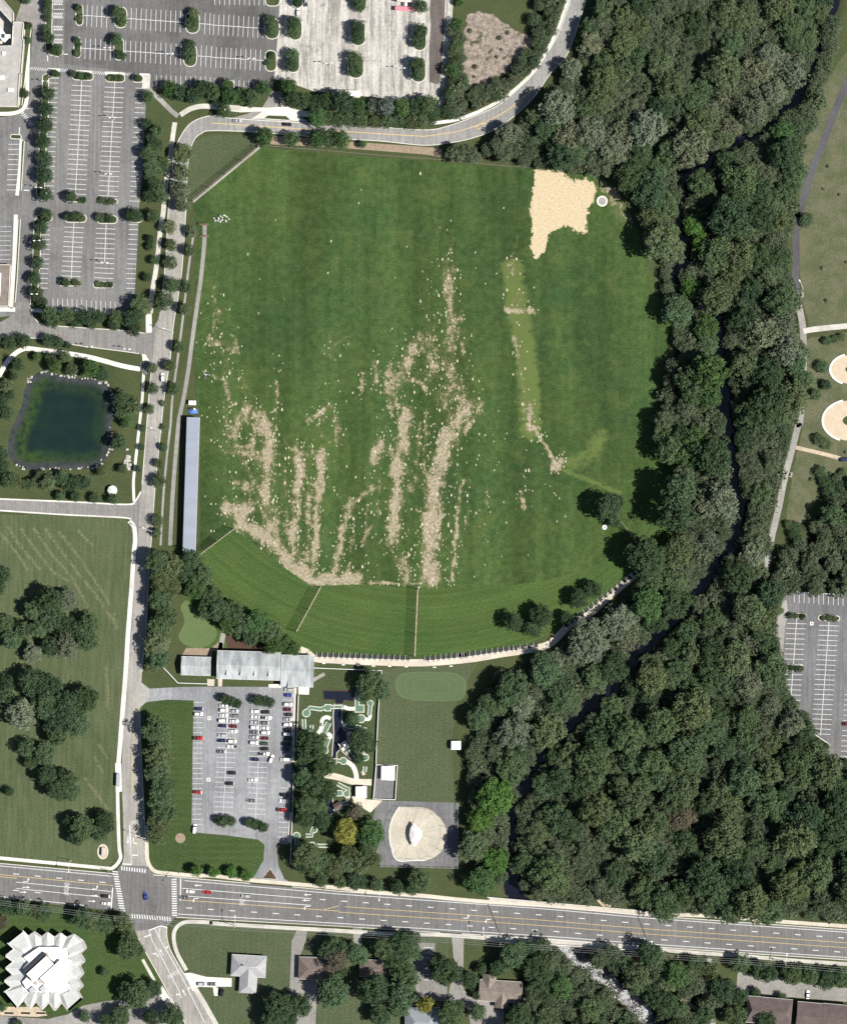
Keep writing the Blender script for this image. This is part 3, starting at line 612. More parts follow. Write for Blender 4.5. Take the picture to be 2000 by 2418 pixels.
rb = sheet('pond_access_road', t0A([(-80, 615), (0, 620), (600, 645), (1050, 665), (1120, 630), (1162, 540), (1230, 560), (1210, 900), (1135, 920), (1130, 870), (1080, 790), (1010, 770), (500, 745), (0, 712), (-80, 708)]), 'street_b', .042)
kerb(t0A([(-40, 617), (600, 643), (1040, 664), (1110, 635), (1155, 560)]), rb, w=.8, mat='conc_white'); kerb(t0A([(-40, 711), (500, 746), (1000, 771), (1075, 788)]), rb, w=.8, mat='conc_white')

# ---------------------------------------------------------------- parking lots and drives
mall = sheet('store_parking_lot', [(-20, 275), (0, 276), (50, 268), (62, 245), (70, 160), (78, 55), (118, -10), (662, -10), (657, 95), (650, 180), (642, 208), (356, 207), (346, 207), (338, 400), (328, 490), (326, 560), (318, 690), (312, 738), (120, 733), (69, 735), (30, 745), (-20, 750)], 'asph', .03)
sheet('dark_lot_paving', [(153, -10), (660, -10), (655, 95), (648, 178), (640, 208), (356, 207), (356, 175), (152, 150)], 'asph_dark', .036)
sheet('pale_drive_paving', [(55, -10), (110, -10), (104, 66), (75, 66), (70, 52), (35, 52)], 'drive', .042)
old = sheet('old_concrete_lot', [(662, -10), (1056, -10), (1046, 200), (1036, 234), (985, 243), (880, 228), (740, 214), (700, 200), (672, 190), (646, 186), (655, 95)], 'stained', .034)
sheet('dark_stained_lane', tA0([(60, -30), (180, -30), (165, 300), (140, 600), (125, 690), (50, 670), (45, 400), (60, 200), (50, 60)]), 'stain_dark', .04)
sheet('fork_drive_paving', t50([(495, 745), (580, 745), (600, 860), (680, 880), (720, 940), (790, 990), (800, 1010), (150, 968), (290, 930), (420, 870)]), 'drive', .046)
fk = sheet('concrete_crossing', t50([(0, 855), (240, 868), (420, 880), (640, 872), (690, 895), (810, 910), (800, 955), (690, 950), (780, 990), (650, 985), (430, 970), (330, 970), (420, 910), (240, 918), (0, 890)]), 'conc_white', .058)
for pts in (t50([(560, 790), (530, 870), (575, 878)]), t50([(460, 940), (610, 945), (645, 985), (430, 970)])):
    i = sheet('grass_triangle', pts, 'lawn', .14); kerb(pts, i, True, False, .4, .17)
cl_lot = sheet('clubhouse_parking_lot', t0F([(1150, 395), (1220, 440), (1500, 425)]) + T(300, 1500, 4.2)([(890, 512), (1660, 515), (1640, 1200), (1600, 2080), (1490, 2070), (1370, 2085), (1300, 2030), (1000, 1990), (640, 1955), (650, 1200), (662, 650), (420, 640)]) + t0F([(1330, 535), (1200, 550), (1148, 590)]), 'asph_blue', .052)
sheet('clubhouse_exit_drive', ts3([(1130, -30), (1120, 110), (1040, 250), (1000, 275), (1090, 300), (1370, 315), (1290, 265), (1240, 150), (1230, -20)]), 'asph_blue', .06)
mt = sheet('brick_median', ts3([(1175, 180), (1110, 262), (1232, 268)]), 'mulch', .16); kerb(ts3([(1175, 180), (1110, 262), (1232, 268)]), mt, True, False, .35, .19)
mt = sheet('brick_apron', ts3([(1070, 290), (1230, 298), (1225, 312), (1080, 305)]), 'mulch', .075)
sheet('entry_apron', t0F([(1150, 380), (1225, 440), (1220, 530), (1145, 600), (1120, 600), (1120, 400)]), 'trail_old', .058)
lot3 = sheet('park_parking_lot', tl3([(1280, 165), (1800, 198), (1800, 1760), (1610, 1610), (1380, 1430), (1330, 1300), (1180, 1000), (1120, 640), (1140, 400), (1155, 290), (1220, 210)]), 'asph_lot3', .04)
sheet('pale_lot_edge', tl3([(1155, 290), (1240, 230), (1255, 330), (1230, 450), (1215, 640), (1160, 900), (1120, 640), (1140, 400)]), 'trail_old', .046)
sheet('park_exit_road', tl3([(1610, 1600), (1700, 1560), (1800, 1640), (1800, 1760)]), 'asph', .048)
kerb(tl3([(1280, 163), (1800, 196)]), lot3, sm=False); kerb(tl3([(1380, 1432), (1610, 1612), (1780, 1740)]), lot3, sm=False)
sheet('house_lot', ts7([(815, 655), (950, 660), (935, 900), (975, 905), (1030, 910), (1030, 1060), (960, 1055), (830, 1030), (780, 820)]), 'street_b', .04)
sheet('house_drive', ts7([(1060, 610), (1145, 610), (1140, 900), (1145, 980), (1190, 1030), (1310, 1060), (1420, 1080), (1420, 1220), (1190, 1220), (1170, 1110), (1030, 1060), (1050, 950), (1085, 880)]), 'drive', .046)
sheet('brown_house_drive', ts3([(1405, 660), (1478, 680), (1470, 760), (1420, 900), (1400, 1080), (1560, 1090), (1555, 1300), (1540, 1560), (1340, 1560), (1335, 1150), (1350, 780)]), 'drive', .04)
sheet('short_drive', ts7([(385, 560), (450, 560), (440, 690), (395, 690)]), 'drive', .04)
sheet('grey_house_drive', ts3([(470, 1040), (520, 1035), (650, 1070), (860, 1080), (858, 1150), (720, 1150), (745, 1160), (745, 1225), (715, 1225), (705, 1155), (590, 1150), (540, 1190)]), 'conc_white', .06)
sheet('office_drive', tsw([(-60, 1560), (390, 1590), (560, 1550), (680, 1480), (860, 1445), (1000, 1430), (1200, 1425), (1330, 1310), (1420, 1450), (1480, 1590), (1500, 1700), (-60, 1700)]), 'drive', .045)
sheet('office_entry_apron', tsw([(1290, 1390), (1335, 1320), (1420, 1460), (1360, 1450)]), 'conc_white', .055)
sheet('apartment_drive', tse([(840, 1550), (960, 1570), (1180, 1590), (1400, 1650), (1800, 1690), (1800, 1800), (1300, 1760), (930, 1740), (830, 1690)]), 'drive', .04)
sheet('batting_paving', tg([(880, 1150), (1505, 1167), (1497, 1705), (860, 1690), (830, 1570), (880, 1420), (800, 1290), (830, 1190)]), 'asph_lot3', .04)
cpad = smooth(tg([(1020, 1205), (1120, 1205), (1230, 1210), (1330, 1270), (1400, 1370), (1407, 1470), (1370, 1560), (1300, 1620), (1230, 1640), (1120, 1640), (1000, 1640), (955, 1550), (935, 1430), (950, 1320), (985, 1250)]), True, 4)
bp = sheet('batting_pad', cpad, 'cream_pad', .07)
obj('kerb', ribbon_mesh('kerb', tg([(1020, 1200), (985, 1250), (950, 1325), (935, 1430), (955, 1550), (1000, 1640), (1120, 1643), (1240, 1640)]), .5, 0, .35), 'white', bp)
sheet('pump_yard_paving', tg([(815, 870), (990, 870), (975, 1135), (812, 1130)]), 'asph_lot3', .04)
sheet('plaza', tg([(630, 1115), (740, 1120), (745, 1140), (880, 1150), (780, 1250), (700, 1200), (640, 1165)]), 'conc_cream', .05)

# ---------------------------------------------------------------- pavements and paths
def walk(name, pts, w, mat='conc', z=.10, sm=True): return ribbon(name, pts, w, mat, z, None, sm)
walk('pavement', t0A([(1060, 800), (1100, 850), (1110, 960), (1100, 1050), (1080, 1350), (1050, 1737)]) + t0F([(1035, 250), (1000, 700), (985, 900), (972, 1060)]), 10.5, 'conc_white')
sheet('bus_stop_pad', t0F([(945, 1050), (995, 1050), (1000, 1285), (950, 1290)]), 'conc_white', .104)
walk('pavement', t0F([(965, 1280), (968, 1450), (978, 1737)]) + tsw([(980, 150), (988, 270), (930, 345), (860, 350), (450, 310), (0, 268), (-80, 260)]), 8, 'conc_white', .108)
walk('pavement', t05([(1180, 1300), (1175, 1400), (1165, 1560), (1145, 1737)]) + t0A([(1140, 50), (1110, 330), (1095, 480), (1100, 640)]), 6.5, 'conc_white')
walk('pavement', t05([(-60, 1420), (0, 1330), (70, 1215), (180, 1128), (300, 1128), (700, 1185), (1000, 1262), (1150, 1290)]), 11, 'conc_white')
sheet('paver_corner', t05([(1150, 1230), (1215, 1230), (1210, 1330), (1180, 1340), (1150, 1290)]), 'asph_lot3', .112)
sheet('ramp_corner', t05([(1165, 1165), (1195, 1170), (1225, 1220), (1170, 1225)]), 'conc_white', .112)
walk('pavement', t00([(1435, 1000), (1420, 1100), (1400, 1250), (1370, 1450), (1350, 1600), (1340, 1737)]) + t05([(1320, 120), (1300, 300), (1280, 470), (1250, 650), (1240, 760), (1235, 830)]), 11, 'conc', .1)
walk('pavement', t05([(1220, 830), (1222, 990)]), 14, 'conc_white', .104)
walk('pavement', t05([(248, 810), (420, 812), (700, 815), (900, 828), (1100, 835)]), 7, 'conc_white')
walk('pavement', t05([(-60, 800), (0, 800), (125, 800)]), 10, 'conc_white')
walk('footpath', t00([(1210, 715), (1300, 800), (1400, 900), (1460, 950)]), 11, 'trail_old', .06)
walk('pavement', t00([(1480, 940), (1560, 890), (1650, 868), (1737, 870)]) + t50([(60, 870), (240, 885)]), 12, 'conc', .1)
walk('pavement', t00([(235, 260), (225, 600), (220, 800), (190, 890), (110, 925), (0, 930), (-60, 930)]), 9, 'conc_white')
for seg in ([(390, 568), (440, 571), (492, 574)], [(600, 584), (680, 588), (752, 592)], [(862, 598), (940, 602), (1022, 607)], [(1140, 612), (1180, 614), (1230, 616)]): walk('pavement', t00(seg), 9, 'conc_white')
walk('pavement', t00([(1205, 610), (1195, 720)]), 18, 'conc', .104)
walk('pavement', t00([(175, 1140), (165, 1350), (140, 1600)]), 8, 'conc_white')
walk('pavement', t05([(130, 20), (115, 400), (90, 790)]), 9, 'conc_white')
walk('pavement', tA0([(225, -40), (205, 250), (190, 450), (175, 650), (165, 800), (110, 900)]), 13, 'conc', .1)
walk('pavement', tA0([(1190, -30), (1165, 60), (1080, 280), (960, 500), (860, 630), (700, 770), (520, 880), (300, 970), (100, 1005), (0, 1010)]), 8, 'conc_white')
walk('pavement', tsw([(1200, 0), (1205, 200), (1215, 300), (1270, 375), (1400, 395), (1600, 412)]) + ts3([(700, 240), (1000, 275), (1350, 305), (1737, 340)]) + ts7([(180, 285), (500, 310), (850, 335), (1200, 370), (1737, 405)]) + tse([(100, 1070), (600, 1090), (1000, 1120), (1300, 1145), (1800, 1180)]), 9, 'conc_cream', .1)
walk('pavement', tsw([(1530, 1190), (1450, 1040), (1425, 920), (1440, 850), (1490, 805), (1560, 790), (1737, 798)]) + ts3([(700, 630), (1100, 655), (1720, 690)]) + ts7([(200, 570), (600, 595), (1000, 605), (1300, 625), (1737, 645)]) + tse([(0, 1350), (400, 1385), (900, 1420), (1300, 1455), (1800, 1490)]), 9, 'conc', .1)
walk('pavement', ts3([(560, 1160), (640, 1290), (740, 1470)]), 9, 'conc', .1)
walk('pavement', tsw([(1170, 1100), (1220, 1190), (1270, 1280)]), 7, 'conc', .1)
walk('clubhouse_walk', T(300, 1500, 4.2)([(1670, 520), (1655, 900), (1650, 1260)]), 6, 'conc_cream', .12, False)
walk('clubhouse_walk', T(300, 1500, 4.2)([(1632, 1760), (1620, 1900), (1610, 2060)]), 8, 'conc_cream', .12, False)
walk('clubhouse_path', tcb([(615, -20), (600, 60), (580, 170)]), 12, 'drive', .05)
sheet('hut_patio', tcb([(140, 240), (190, 145), (380, 150), (480, 150), (560, 80), (610, 90), (605, 180), (490, 180), (480, 265)]), 'soil', .05)
walk('clubhouse_path', tcb([(1630, 520), (1770, 440)]), 8, 'drive', .05, False)
sheet('clubhouse_patio', tcb([(1470, 590), (1560, 520), (1600, 530), (1590, 680), (1470, 675)]), 'conc_white', .11)
sheet('entrance_slab', tcb([(1130, 560), (1280, 560), (1280, 600), (1130, 598)]), 'conc_white', .11)
for pts in ([(430, 500), (515, 505), (510, 580), (435, 580)], [(555, 500), (605, 500), (600, 585), (555, 585)]): sheet('entrance_slab', tcb(pts), 'conc_cream', .11)
tee_line = tcb([(1480, 165), (1560, 195)]) + T(700, 1500, 4.3425)([(120, 190), (200, 240), (400, 255), (700, 270), (1000, 280), (1240, 285), (1450, 275), (1737, 250)]) + T(1080, 1320, 3.776)([(0, 895), (200, 880), (400, 845), (600, 815), (800, 770), (900, 690), (1000, 590), (1150, 510), (1300, 380), (1450, 250), (1600, 130), (1650, 90)])
walk('tee_walk', tee_line, 17, 'conc_cream', .10)
mid_tee = T(1080, 1320, 3.776)([(960, 640), (1050, 560), (1190, 480), (1300, 390), (1450, 265), (1600, 150), (1665, 100)])
walk('cart_path', T(400, 500, 4.2)([(350, 130), (345, 330), (310, 680), (270, 960), (230, 1250), (190, 1550), (150, 1800), (110, 1990), (90, 2100)]) + t0A([(1470, 0), (1430, 400), (1410, 700), (1395, 1000)]), 9.5, 'drive', .05)
walk('gravel_strip', T(400, 500, 4.2)([(235, 250), (190, 560), (140, 1000), (90, 1400), (30, 1850)]) + t0A([(1400, 0), (1370, 260), (1340, 600), (1318, 1000)]), 5, 'trail_old', .05)
walk('net_base_strip', [(612, 346), (455, 475)], 8, 'trail_old', .055, False)
walk('trail', tF0([(1800, 560), (1737, 690), (1640, 900), (1530, 1200), (1430, 1450), (1350, 1737)]) + tF5([(1325, 20), (1315, 150), (1320, 400), (1312, 560), (1340, 760)]), 17, 'trail', .05)
walk('trail', tF5([(1335, 740), (1375, 950), (1380, 1250), (1370, 1500), (1350, 1737)]) + tFA([(1335, 20), (1290, 200), (1225, 450), (1180, 680), (1120, 930), (1090, 1100), (1060, 1260)]), 15, 'trail_old', .046)
walk('trail', tF5([(1380, 980), (1450, 965), (1600, 948), (1800, 930)]), 13, 'conc', .052)
walk('dirt_track', tFA([(1315, 195), (1400, 215), (1550, 250), (1680, 285)]), 9, 'dirt', .04)
walk('dirt_track', tsC([(560, 260), (640, 340), (740, 420), (830, 500)]), 17, 'dirt', .05)
walk('dirt_track', tsC([(1010, 850), (1080, 940), (1170, 1080), (1300, 1190), (1400, 1240), (1520, 1320), (1600, 1360)]), 10, 'dirt', .05)
walk('footpath', tse([(610, 1440), (570, 1600), (570, 1720), (560, 1800), (540, 1870)]), 13, 'trail_old', .048)
walk('footpath', tse([(575, 1740), (600, 1860), (640, 1980)]), 14, 'trail_old', .052)
# baseball diamonds cut off by the lot edge
for cx, cy, rx, ry in ((2010, 872, 48, 34), (2012, 993, 68, 48)):
    ring = [(cx + rx * math.cos(a), cy + ry * math.sin(a)) for a in [k * math.pi / 24 for k in range(48)]]
    d = sheet('ball_diamond', ring, 'infield', .05)
    inner = [(cx + 6 + rx * .42 * math.cos(a), cy + ry * .30 * math.sin(a)) for a in [k * math.pi / 12 for k in range(24)]]
    sheet('infield_grass', inner, 'lawn', .06, parent=d)
    obj('chalk_rim', ribbon_mesh('chalk_rim', [(cx + (rx + 2) * math.cos(a), cy + (ry + 2) * math.sin(a)) for a in np.linspace(2.0, 4.4, 22)], .9, .02, .3), 'white', d)
sheet('mulch_bed', T(400, 1240, 2.8)([(375, 720), (620, 790), (640, 820), (380, 830)]), 'mulch', .03)
sheet('sand_hole', tFA([(360, 650), (400, 600), (450, 650), (420, 700), (370, 710)]), 'infield', .04)
for cx, cy, r in ((426, 1980, 12),): sheet('bare_circle', [(cx + r * math.cos(a * .4), cy + r * math.sin(a * .4)) for a in range(16)], 'soil', .035)
# ================================================================ PAINTED MARKINGS
_bar = {}
def bar_mesh(name, w):
    if (name, w) not in _bar: _bar[(name, w)] = new_mesh(name, [(-.5, -w / 2, 0), (.5, -w / 2, 0), (.5, w / 2, 0), (-.5, w / 2, 0)], [(0, 1, 2, 3)])
    return _bar[(name, w)]
def line(parent, a, b, mat='mark', w=.22, z=.075, name='stall_line'):
    (x0, y0), (x1, y1) = W(a), W(b); L = math.hypot(x1 - x0, y1 - y0)
    return obj(name, bar_mesh(name + '_' + mat, w), mat, parent, ((x0 + x1) / 2, (y0 + y1) / 2, z), math.atan2(y1 - y0, x1 - x0), (L, 1, 1))
def stalls(parent, tr, a, b, n, half, mat='mark', skip=(), vertical=False, w=.24, z=.075, slope=0.0):
    """n stall lines from a to b (tile coords), each reaching half to either side"""
    for i in range(n):
        t = i / max(n - 1, 1); x = a[0] + (b[0] - a[0]) * t; y = a[1] + (b[1] - a[1]) * t
        if any(l <= (x if vertical else y) <= h for l, h in skip): continue
        p, q = ((x, y - half), (x - slope * half, y + half)) if vertical else ((x - half, y), (x + half, y + slope * half))
        p, q = tr([p, q]); line(parent, p, q, mat, w, z)
stalls(mall, t00, (440, 635), (402, 1560), 24, 40, slope=.08); stalls(mall, t00, (668, 695), (624, 1585), 23, 80, slope=.1); line(mall, *t00([(672, 655), (618, 1605)]), w=.28)
stalls(mall, t00, (940, 710), (888, 1600), 23, 80, slope=.1); line(mall, *t00([(942, 672), (885, 1635)]), w=.28); stalls(mall, t00, (1155, 718), (1105, 1645), 24, 42, slope=.08)
stalls(mall, t05, (375, 105), (352, 622), 14, 40, slope=.08); stalls(mall, t05, (608, 122), (583, 522), 11, 80, slope=.1); line(mall, *t05([(607, 85), (583, 555)]), w=.28)
stalls(mall, t05, (870, 133), (850, 538), 11, 80, slope=.1); line(mall, *t05([(872, 100), (857, 415)]), w=.28); stalls(mall, t05, (1095, 102), (1068, 665), 15, 38, slope=.08)
stalls(mall, t05, (435, 752), (945, 780), 14, 45, vertical=True)
stalls(mall, t00, (717, 125), (1725, 190), 26, 88, vertical=True, skip=((915, 1045), (1520, 1645)), slope=.06); stalls(mall, t50, (20, 198), (425, 222), 11, 85, vertical=True, slope=.08)
line(mall, *t00([(685, 121), (1737, 196)]), w=.28); line(mall, *t50([(0, 200), (440, 230)]), w=.28)
stalls(mall, t00, (702, 393), (1735, 460), 26, 86, vertical=True, skip=((915, 1030), (1505, 1620)), slope=.06); stalls(mall, t50, (0, 466), (402, 490), 11, 85, vertical=True, slope=.08)
line(mall, *t00([(665, 390), (1737, 462)]), w=.28); line(mall, *t50([(0, 465), (440, 492)]), w=.28)
stalls(mall, t00, (1283, 655), (1725, 672), 12, 45, vertical=True); stalls(mall, t50, (25, 680), (345, 710), 9, 45, vertical=True); stalls(mall, t50, (25, 0), (430, 5), 11, 35, vertical=True)
stalls(mall, t00, (112, 1180), (95, 1555), 10, 42); stalls(mall, t05, (50, 120), (40, 390), 8, 45, 'mark_worn')
stalls(mall, T(0, 0, 7), (970, 145), (955, 570), 4, 85, w=.3)
for yy in (35, 240, 455, 670):
    for k in range(5): line(mall, *T(0, 0, 7)([(885 + k * 30, yy + 28), (915 + k * 30, yy - 28)]), w=.3, name='hatch_bar')
    for e in (-30, 30): line(mall, *T(0, 0, 7)([(880, yy + e), (1040, yy + e)]), w=.3, name='hatch_edge')
def crossing(parent, tr, a, b, n, half, ang, w=.55, mat='mark'):
    for i in range(n):
        t = i / (n - 1); x = a[0] + (b[0] - a[0]) * t; y = a[1] + (b[1] - a[1]) * t
        dx, dy = half * math.cos(ang), half * math.sin(ang)
        p, q = tr([(x - dx, y - dy), (x + dx, y + dy)]); line(parent, p, q, mat, w, .085, 'crossing_bar')
crossing(mall, t00, (258, 556), (385, 568), 8, 14, 2.2, .32); crossing(mall, t00, (495, 570), (600, 580), 7, 14, 2.2, .32); crossing(mall, t00, (755, 588), (855, 598), 7, 14, 2.2, .32); crossing(mall, t00, (1030, 605), (1140, 610), 7, 12, 2.2, .32)
crossing(mall, t00, (185, 925), (262, 1020), 8, 16, -.6, .45)
for a, b in (((390, 450), (392, 500)), ((525, 440), (558, 441)), ((215, 886), (270, 888)), ((195, 1557), (240, 1559)), ((160, 1040), (158, 1100))): line(mall, *t00([a, b]), w=.5, name='stop_bar')
stalls(cl_lot, tcl, (282, 225), (262, 1895), 25, 68, 'mark_worn', w=.26); stalls(cl_lot, tcl, (690, 300), (622, 1722), 22, 132, 'mark_worn', slope=.06, w=.26); line(cl_lot, *tcl([(690, 300), (620, 1780)]), mat='mark')
stalls(cl_lot, tcl, (1125, 320), (1070, 1752), 21, 128, 'mark_worn', slope=.08, w=.26); line(cl_lot, *tcl([(1130, 300), (1065, 1815)]), mat='mark'); stalls(cl_lot, tcl, (1460, 1395), (1425, 2065), 11, 65, 'mark_worn', slope=.1, w=.26)
stalls(cl_lot, tcl, (1500, 190), (1465, 930), 12, 65, 'mark_worn', slope=.1, w=.26)
stalls(lot3, tl3, (1305, 210), (1705, 240), 11, 42, vertical=True); stalls(lot3, tl3, (1322, 424), (1272, 1094), 17, 80, skip=((760, 815),), slope=.06); line(lot3, *tl3([(1325, 380), (1270, 1130)]), w=.28)
stalls(lot3, tl3, (1588, 440), (1522, 1330), 23, 80, slope=.08); line(lot3, *tl3([(1590, 410), (1520, 1345)]), w=.28); stalls(lot3, tl3, (1760, 1010), (1730, 1515), 13, 45, slope=.08)
for a, b in zip(range(690, 930, 37), range(7)): line(cl_lot, *ts7([(872, a), (940, a + 3)]), w=.24, z=.06)

def lerp_y(tab, x):
    for (x0, y0), (x1, y1) in zip(tab, tab[1:]):
        if x0 <= x <= x1: return y0 + (y1 - y0) * (x - x0) / (x1 - x0)
def lane(x0, x1, f, mat='mark', w=.3, dash=None, name='lane_line'):
    """line along the main road between pixel columns, f = share of the way from the north kerb"""
    step = dash[0] if dash else 90; ln = dash[1] if dash else 90; x = x0
    while x < x1 - 1:
        e = min(x + ln, x1); p = [(q, lerp_y(Nrd, q) * (1 - f) + lerp_y(Srd, q) * f) for q in (x, e)]
        line(hw, *p, mat=mat, w=w, z=.08, name=name); x += step
lane(-50, 264, .06); lane(436, 2050, .07); lane(-50, 200, .94); lane(420, 2050, .93)
lane(-20, 255, .25, dash=(51, 14), w=.4, name='lane_dash'); lane(-20, 120, .72, dash=(51, 14), w=.4, name='lane_dash')
lane(38, 268, .48, w=.28); lane(38, 262, .66, w=.28); lane(-50, 268, .31, 'yellow', .25); lane(-50, 40, .37, 'yellow', .25)
lane(430, 735, .27, w=.3); lane(430, 735, .46, w=.3); lane(430, 800, .57, 'yellow', .25)
lane(755, 2050, .27, dash=(51, 14), w=.4, name='lane_dash'); lane(440, 2050, .76, dash=(51, 14), w=.4, name='lane_dash')
lane(815, 2050, .43, 'yellow', .22); lane(800, 2050, .60, 'yellow', .22)
line(hw, (762, 2150), (800, 2140), 'yellow', .25, .08, 'lane_line')
for a, b in (((925, 510), (912, 690)), ((1003, 315), (1080, 320)), ((1083, 243), (1130, 245)), ((1482, 435), (1480, 618)), ((1220, 862), (1318, 825)), ((1318, 825), (1372, 838)), ((1183, 918), (1240, 895))):
    line(hw, *tsw([a, b]), w=.6, z=.088, name='stop_bar')
crossing(hw, tsw, (945, 380), (1005, 700), 17, 22, .08, .62); crossing(hw, tsw, (1428, 445), (1432, 738), 16, 21, 0, .62); crossing(hw, tsw, (1000, 352), (1190, 374), 10, 16, 1.55, .6); crossing(hw, tsw, (1065, 742), (1395, 768), 17, 18, 1.35, .6)
for pts, m in (([(1068, 0), (1078, 320)], 'mark'), ([(1122, 0), (1128, 245)], 'yellow')): line(st, *tsw(pts), mat=m, w=.3, z=.07, name='lane_line')
line(st, *t0F([(1062, 1560), (1070, 1737)]), w=.3, z=.07, name='lane_line'); line(st, *t0F([(1100, 500), (1085, 1300)]), mat='yellow', w=.25, z=.07, name='lane_line')
for pts in ([(1225, 870), (1250, 950), (1330, 1090), (1480, 1380)], [(1270, 850), (1310, 930), (1500, 1260), (1680, 1620)], [(1318, 825), (1305, 880), (1310, 940)]):
    q = tsw(pts)
    for a, b in zip(q, q[1:]): line(south_st, a, b, w=.32, z=.072, name='lane_line')
for a, b in (((0, 1005), (360, 1030)), ((360, 1030), (1000, 1070)), ((1000, 1070), (1737, 1115))): line(cr, *t50([a, b]), mat='yellow', w=.35, z=.06, name='lane_line')
q = smooth(tA0([(0, 1115), (250, 1080), (450, 1020), (640, 930), (780, 830), (900, 720)]), False, 3)
for a, b in zip(q, q[1:]): line(cr, a, b, 'yellow', .35, .06, 'lane_line')
for a, b in (((420, 1040), (520, 1000)), ((440, 1060), (560, 1010)), ((450, 1030), (520, 990))): line(cr, *tA0([a, b]), mat='yellow', w=.3, z=.06, name='hatch_bar')
# turn arrows: shaft, bend and head drawn as one flat outline each
def arrow(parent, px, heading, kind='straight', s=1.0):
    mb = MB(); z = .09
    mb.add([(-1.6, -.16, 0), (.4, -.16, 0), (.4, .16, 0), (-1.6, .16, 0)], [(0, 1, 2, 3)])
    if kind == 'straight': mb.add([(.4, -.5, 0), (1.7, 0, 0), (.4, .5, 0)], [(0, 1, 2)])
    else:
        sg = 1 if kind == 'left' else -1
        mb.add([(.1, 0, .002), (.5, 0, .002), (.9, sg * .8, .002), (.5, sg * .8, .002)], [(0, 1, 2, 3) if sg > 0 else (3, 2, 1, 0)])
        mb.add([(.2, sg * .8, 0), (1.2, sg * .8, 0), (.7, sg * 1.7, 0)], [(0, 1, 2) if sg > 0 else (2, 1, 0)])
    x, y = W(px); o = mb.build('turn_arrow', 'mark', parent, (x, y, z), heading); o.scale = (1.25 * s,) * 3; return o
for p, h, k in (((220, 462), 0, 'left'), ((215, 508), 0, 'straight'), ((190, 548), 0, 'straight'), ((785, 522), 0, 'left'), ((772, 577), 0, 'straight'), ((755, 622), 0, 'straight'), ((1050, 120), -1.57, 'straight'), ((1095, 135), -1.57, 'left'), ((1600, 600), 3.14, 'left'), ((1625, 492), 3.14, 'straight'), ((1285, 1055), 2.1, 'left'), ((1325, 1040), 2.1, 'straight'), ((1362, 1020), 2.1, 'right'), ((1475, 1390), 2.1, 'left'), ((1510, 1372), 2.1, 'straight'), ((1545, 1355), 2.1, 'right')):
    arrow(hw, tsw([p])[0], h, k)
for p, h, k in (((1470, 490), 3.14, 'left'), ((1470, 441), 3.14, 'straight'), ((1480, 395), 3.14, 'straight')): arrow(hw, ts3([p])[0], h, k)
for p, h, k in (((1165, 490), 0, 'left'), ((1305, 498), 3.14, 'left')): arrow(hw, ts7([p])[0], h, k)
def lettering(parent, px, rz, text, size=1.9):
    cu = bpy.data.curves.new('lettering', 'FONT'); cu.body = text; cu.size = size; cu.align_x = 'CENTER'; cu.align_y = 'CENTER'
    tmp = bpy.data.objects.new('tmp', cu); COL.objects.link(tmp); bpy.context.view_layer.update()
    me = bpy.data.meshes.new_from_object(tmp.evaluated_get(bpy.context.evaluated_depsgraph_get()))
    bpy.data.objects.remove(tmp); x, y = W(px)
    o = obj('lettering', me, 'mark', parent, (x, y, .088), rz); o.scale = (.55, 1.6, 1); return o
for p in ((547, 495), (541, 547)): lettering(hw, tsw([p])[0], -1.57, 'ONLY', 2.4)
lettering(hw, ts3([(945, 455)])[0], 1.57, 'ONLY', 2.4)
for p in ((1395, 1240), (1428, 1220), (1465, 1200)): lettering(hw, tsw([p])[0], .5, 'ONLY', 1.9)
lettering(hw, t0F([(1095, 1540)])[0], 3.14, 'ONLY', 1.9)

# ================================================================ PLANTED ISLANDS
def island(tr, c, size, ang=0.0, mat='lawn', par=None, k=3.474):
    x, y = c; w, h = size; r = min(w, h) / 2 * .9; ca, sa = math.cos(ang), math.sin(ang); pts = []
    for qx, qy, a0 in ((w / 2 - r, h / 2 - r, 0), (-w / 2 + r, h / 2 - r, 90), (-w / 2 + r, -h / 2 + r, 180), (w / 2 - r, -h / 2 + r, 270)):
        for s in range(4):
            a = R(a0 + s * 30); u, v = qx + r * math.cos(a), qy + r * math.sin(a); pts.append((x + u * ca - v * sa, y + u * sa + v * ca))
    pts = tr(pts); o = sheet('planting_island', pts, mat, .16); kerb(pts, o, True, False, .42, .19); return o
for c, s in (((652, 118), (58, 172)), ((635, 385), (56, 168)), ((990, 138), (104, 172)), ((975, 398), (80, 182)), ((1580, 178), (112, 182)), ((1560, 450), (108, 182)), ((680, 622), (172, 62)), ((945, 635), (160, 68)), ((625, 1638), (150, 30)), ((887, 1647), (155, 34)), ((1130, 640), (90, 62)), ((448, 605), (100, 44)), ((130, 1118), (90, 36))):
    island(t00, c, s, .04 if s[0] > s[1] else .0)
for c, s in (((495, 230), (118, 172)), ((485, 495), (92, 172)), ((685, 235), (110, 180)), ((668, 500), (105, 182)), ((1215, 10), (110, 150)), ((1200, 275), (118, 190)), ((1182, 540), (128, 196)), ((1705, 320), (110, 180)), ((1695, 580), (120, 180)), ((705, 10), (90, 100)), ((140, 690), (90, 70)), ((500, 0), (120, 90))): island(t50, c, s)
for c, s in (((620, 52), (178, 64)), ((880, 62), (165, 64)), ((575, 583), (180, 46)), ((848, 598), (165, 48)), ((1115, 45), (120, 80))): island(t05, c, s)
for c, s in (((690, 205), (300, 60)), ((1140, 220), (300, 60)), ((620, 1840), (290, 60)), ((1060, 1890), (290, 60))): island(tcl, c, s, .12)
